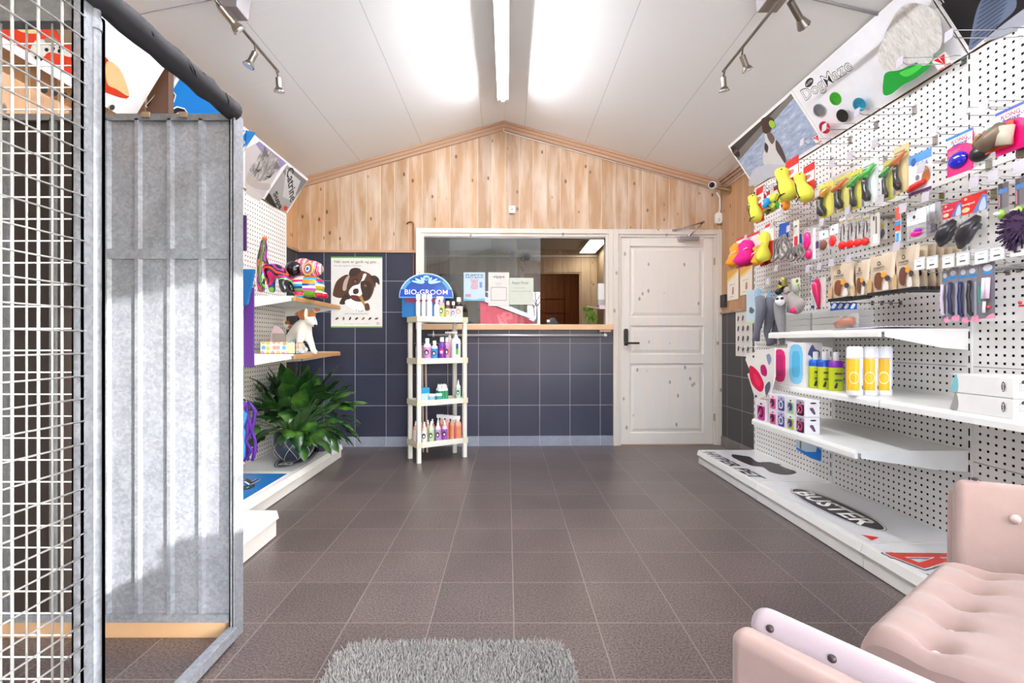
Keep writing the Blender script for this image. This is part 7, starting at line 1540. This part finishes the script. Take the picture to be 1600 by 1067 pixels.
for j in range(2):
    for k in range(4):
        top, c, ring, nm = bc[k]
        if j == 0 and k == 2: c = (186, 206, 70)
        sq_box('small %s ball box in the %s row on the lower right shelf' % (nm if not (j == 0 and k == 2) else 'yellow green', ['bottom', 'top'][j]), ys_[k]-.086, ys_[k]-.002, .5255+.09*j, .5255+.09*j+.088, top, c, ring)
pack('blue_tool_pack', 'bright blue and clear pack hanging below the lower right shelf', 'pet product', (1245, 685, 702, 1284), 1.95, (186, 206, 218), [('p', [(0, .2), (0, .0), (.6, -.3), (1, -.25), (1, .7), (.85, .9), (.8, .4), (.4, .1)], (0, 120, 220)), ('r', .15, .2, .22, .9, (120, 120, 110))])
# --- on the right end wall ---
for px, lab in (((1137, 424, 470, 1154), 'left yellow and white brochure on the right pine wall'), ((1157, 418, 462, 1176), 'right yellow and white brochure on the right pine wall')):
    pack('brochure', lab, 'brochure', px, RX-.004, (240, 232, 216), [('p', [(0, .7), (.4, .78), (1, .95), (1, 1), (0, 1)], (226, 170, 80)), ('p', [(0, .6), (.5, .72), (1, .88), (1, .95), (.4, .78), (0, .7)], (236, 200, 120)), ('s', [(.45, .2), (.6, .2), (.6, .4), (.5, .42)], (190, 130, 110)), ('r', .2, .5, .7, .52, (180, 176, 160)), ('r', .2, .1, .6, .12, (180, 176, 160))], part='printed_sheet')
chart = [('r', .1, .02, .8, .05, (226, 222, 216))]
for i in range(3):
    for j in range(4): chart += [('s', [(.12+.3*i, .12+.22*j), (.2+.3*i, .12+.22*j), (.24+.3*i, .2+.22*j), (.16+.3*i, .22+.22*j)], (90, 84, 80)), ('r', .1+.3*i, .09+.22*j, .28+.3*i, .095+.22*j, (160, 156, 150))]
pack('wall_chart', 'white chart of small drawings on the dark tiles right of the door', 'chart', (1150, 486, 556, 1176), RX-.004, (226, 220, 212), chart, part='printed_sheet')
# ================= LIGHT, SKY, CAMERA =================
def tube_light(name, label, y0, y1):
    t = thing(name, label, 'ceiling light', (RXC, (y0+y1)/2, 3.1))
    b = B(); b.box((RXC-.042, y0-.02, 3.03), (RXC+.042, y1+.02, 3.1), mat((238, 236, 230), .5)); b.box((RXC-.018, y0, 3.015), (RXC+.018, y0+.02, 3.04), WHITE); b.box((RXC-.018, y1-.02, 3.015), (RXC+.018, y1, 3.04), WHITE); b.box((RXC-.046, y0-.02, 3.014), (RXC-.042, y1+.02, 3.06), mat((238, 236, 230), .5)); b.box((RXC+.042, y0-.02, 3.014), (RXC+.046, y1+.02, 3.06), mat((238, 236, 230), .5)); b.build('fixture_body', t)
    B().cyl((RXC, y0+.02, 3.012), (RXC, y1-.02, 3.012), .017, TUBE, n=12).build('glowing_tube', t)
    b = B(); b.cyl((RXC, y1-.03, 3.012), (RXC, y1+.02, 3.012), .011, CHROME); b.build('end_pin', t)
    return t
TUBE = mat((246, 248, 255), .5, em=84.)
tube_light('fluorescent_light', 'long lit fluorescent tube light along the ceiling ridge', 2.62, 4.12)
tube_light('fluorescent_light', 'added unseen fluorescent fill tube on the ridge toward the entrance', .4, 1.9)  # this tube is added out of view to fill the room with light
w = bpy.data.worlds.new('sky'); SC.world = w; w.use_nodes = True
nt = w.node_tree; bg = nt.nodes['Background']
sk = nt.nodes.new('ShaderNodeTexSky'); sk.sky_type = 'NISHITA'; sk.sun_disc = False; sk.sun_elevation = math.radians(30); sk.sun_rotation = math.radians(135); sk.dust_density = 2.
mix = nt.nodes.new('ShaderNodeMix'); mix.data_type = 'RGBA'; mix.inputs[0].default_value = .75
sc_ = nt.nodes.new('ShaderNodeVectorMath'); sc_.operation = 'SCALE'; sc_.inputs['Scale'].default_value = .35
nt.links.new(sk.outputs[0], sc_.inputs[0]); nt.links.new(sc_.outputs[0], mix.inputs[6]); mix.inputs[7].default_value = (.76, .88, 1.0, 1)
nt.links.new(mix.outputs[2], bg.inputs[0]); bg.inputs[1].default_value = 5.
sl = bpy.data.lights.new('sun', 'SUN'); sl.energy = 4.5; sl.angle = math.radians(.6); sl.color = (1, .98, .94)
so = bpy.data.objects.new('sun', sl); COL.objects.link(so); so.rotation_euler = Vector((-1.7, 1, -.35)).to_track_quat('-Z', 'Y').to_euler()
cd = bpy.data.cameras.new('camera'); cd.sensor_width = 36; cd.lens = F/1600*36; cd.shift_x = (800-CX)/1600; cd.shift_y = 0; cd.clip_start = .02
co = bpy.data.objects.new('camera', cd); COL.objects.link(co); co.location = (0, 0, H); co.rotation_euler = (math.pi/2, 0, 0); SC.camera = co
vs = SC.view_settings; vs.view_transform = 'Standard'; vs.look = 'None'; vs.gamma = 1; vs.use_curve_mapping = False; vs.exposure = 1.42
SC.cycles.use_denoising = True; SC.cycles.max_bounces = 8; SC.cycles.diffuse_bounces = 5; SC.cycles.transparent_max_bounces = 24; SC.cycles.sample_clamp_indirect = 6.
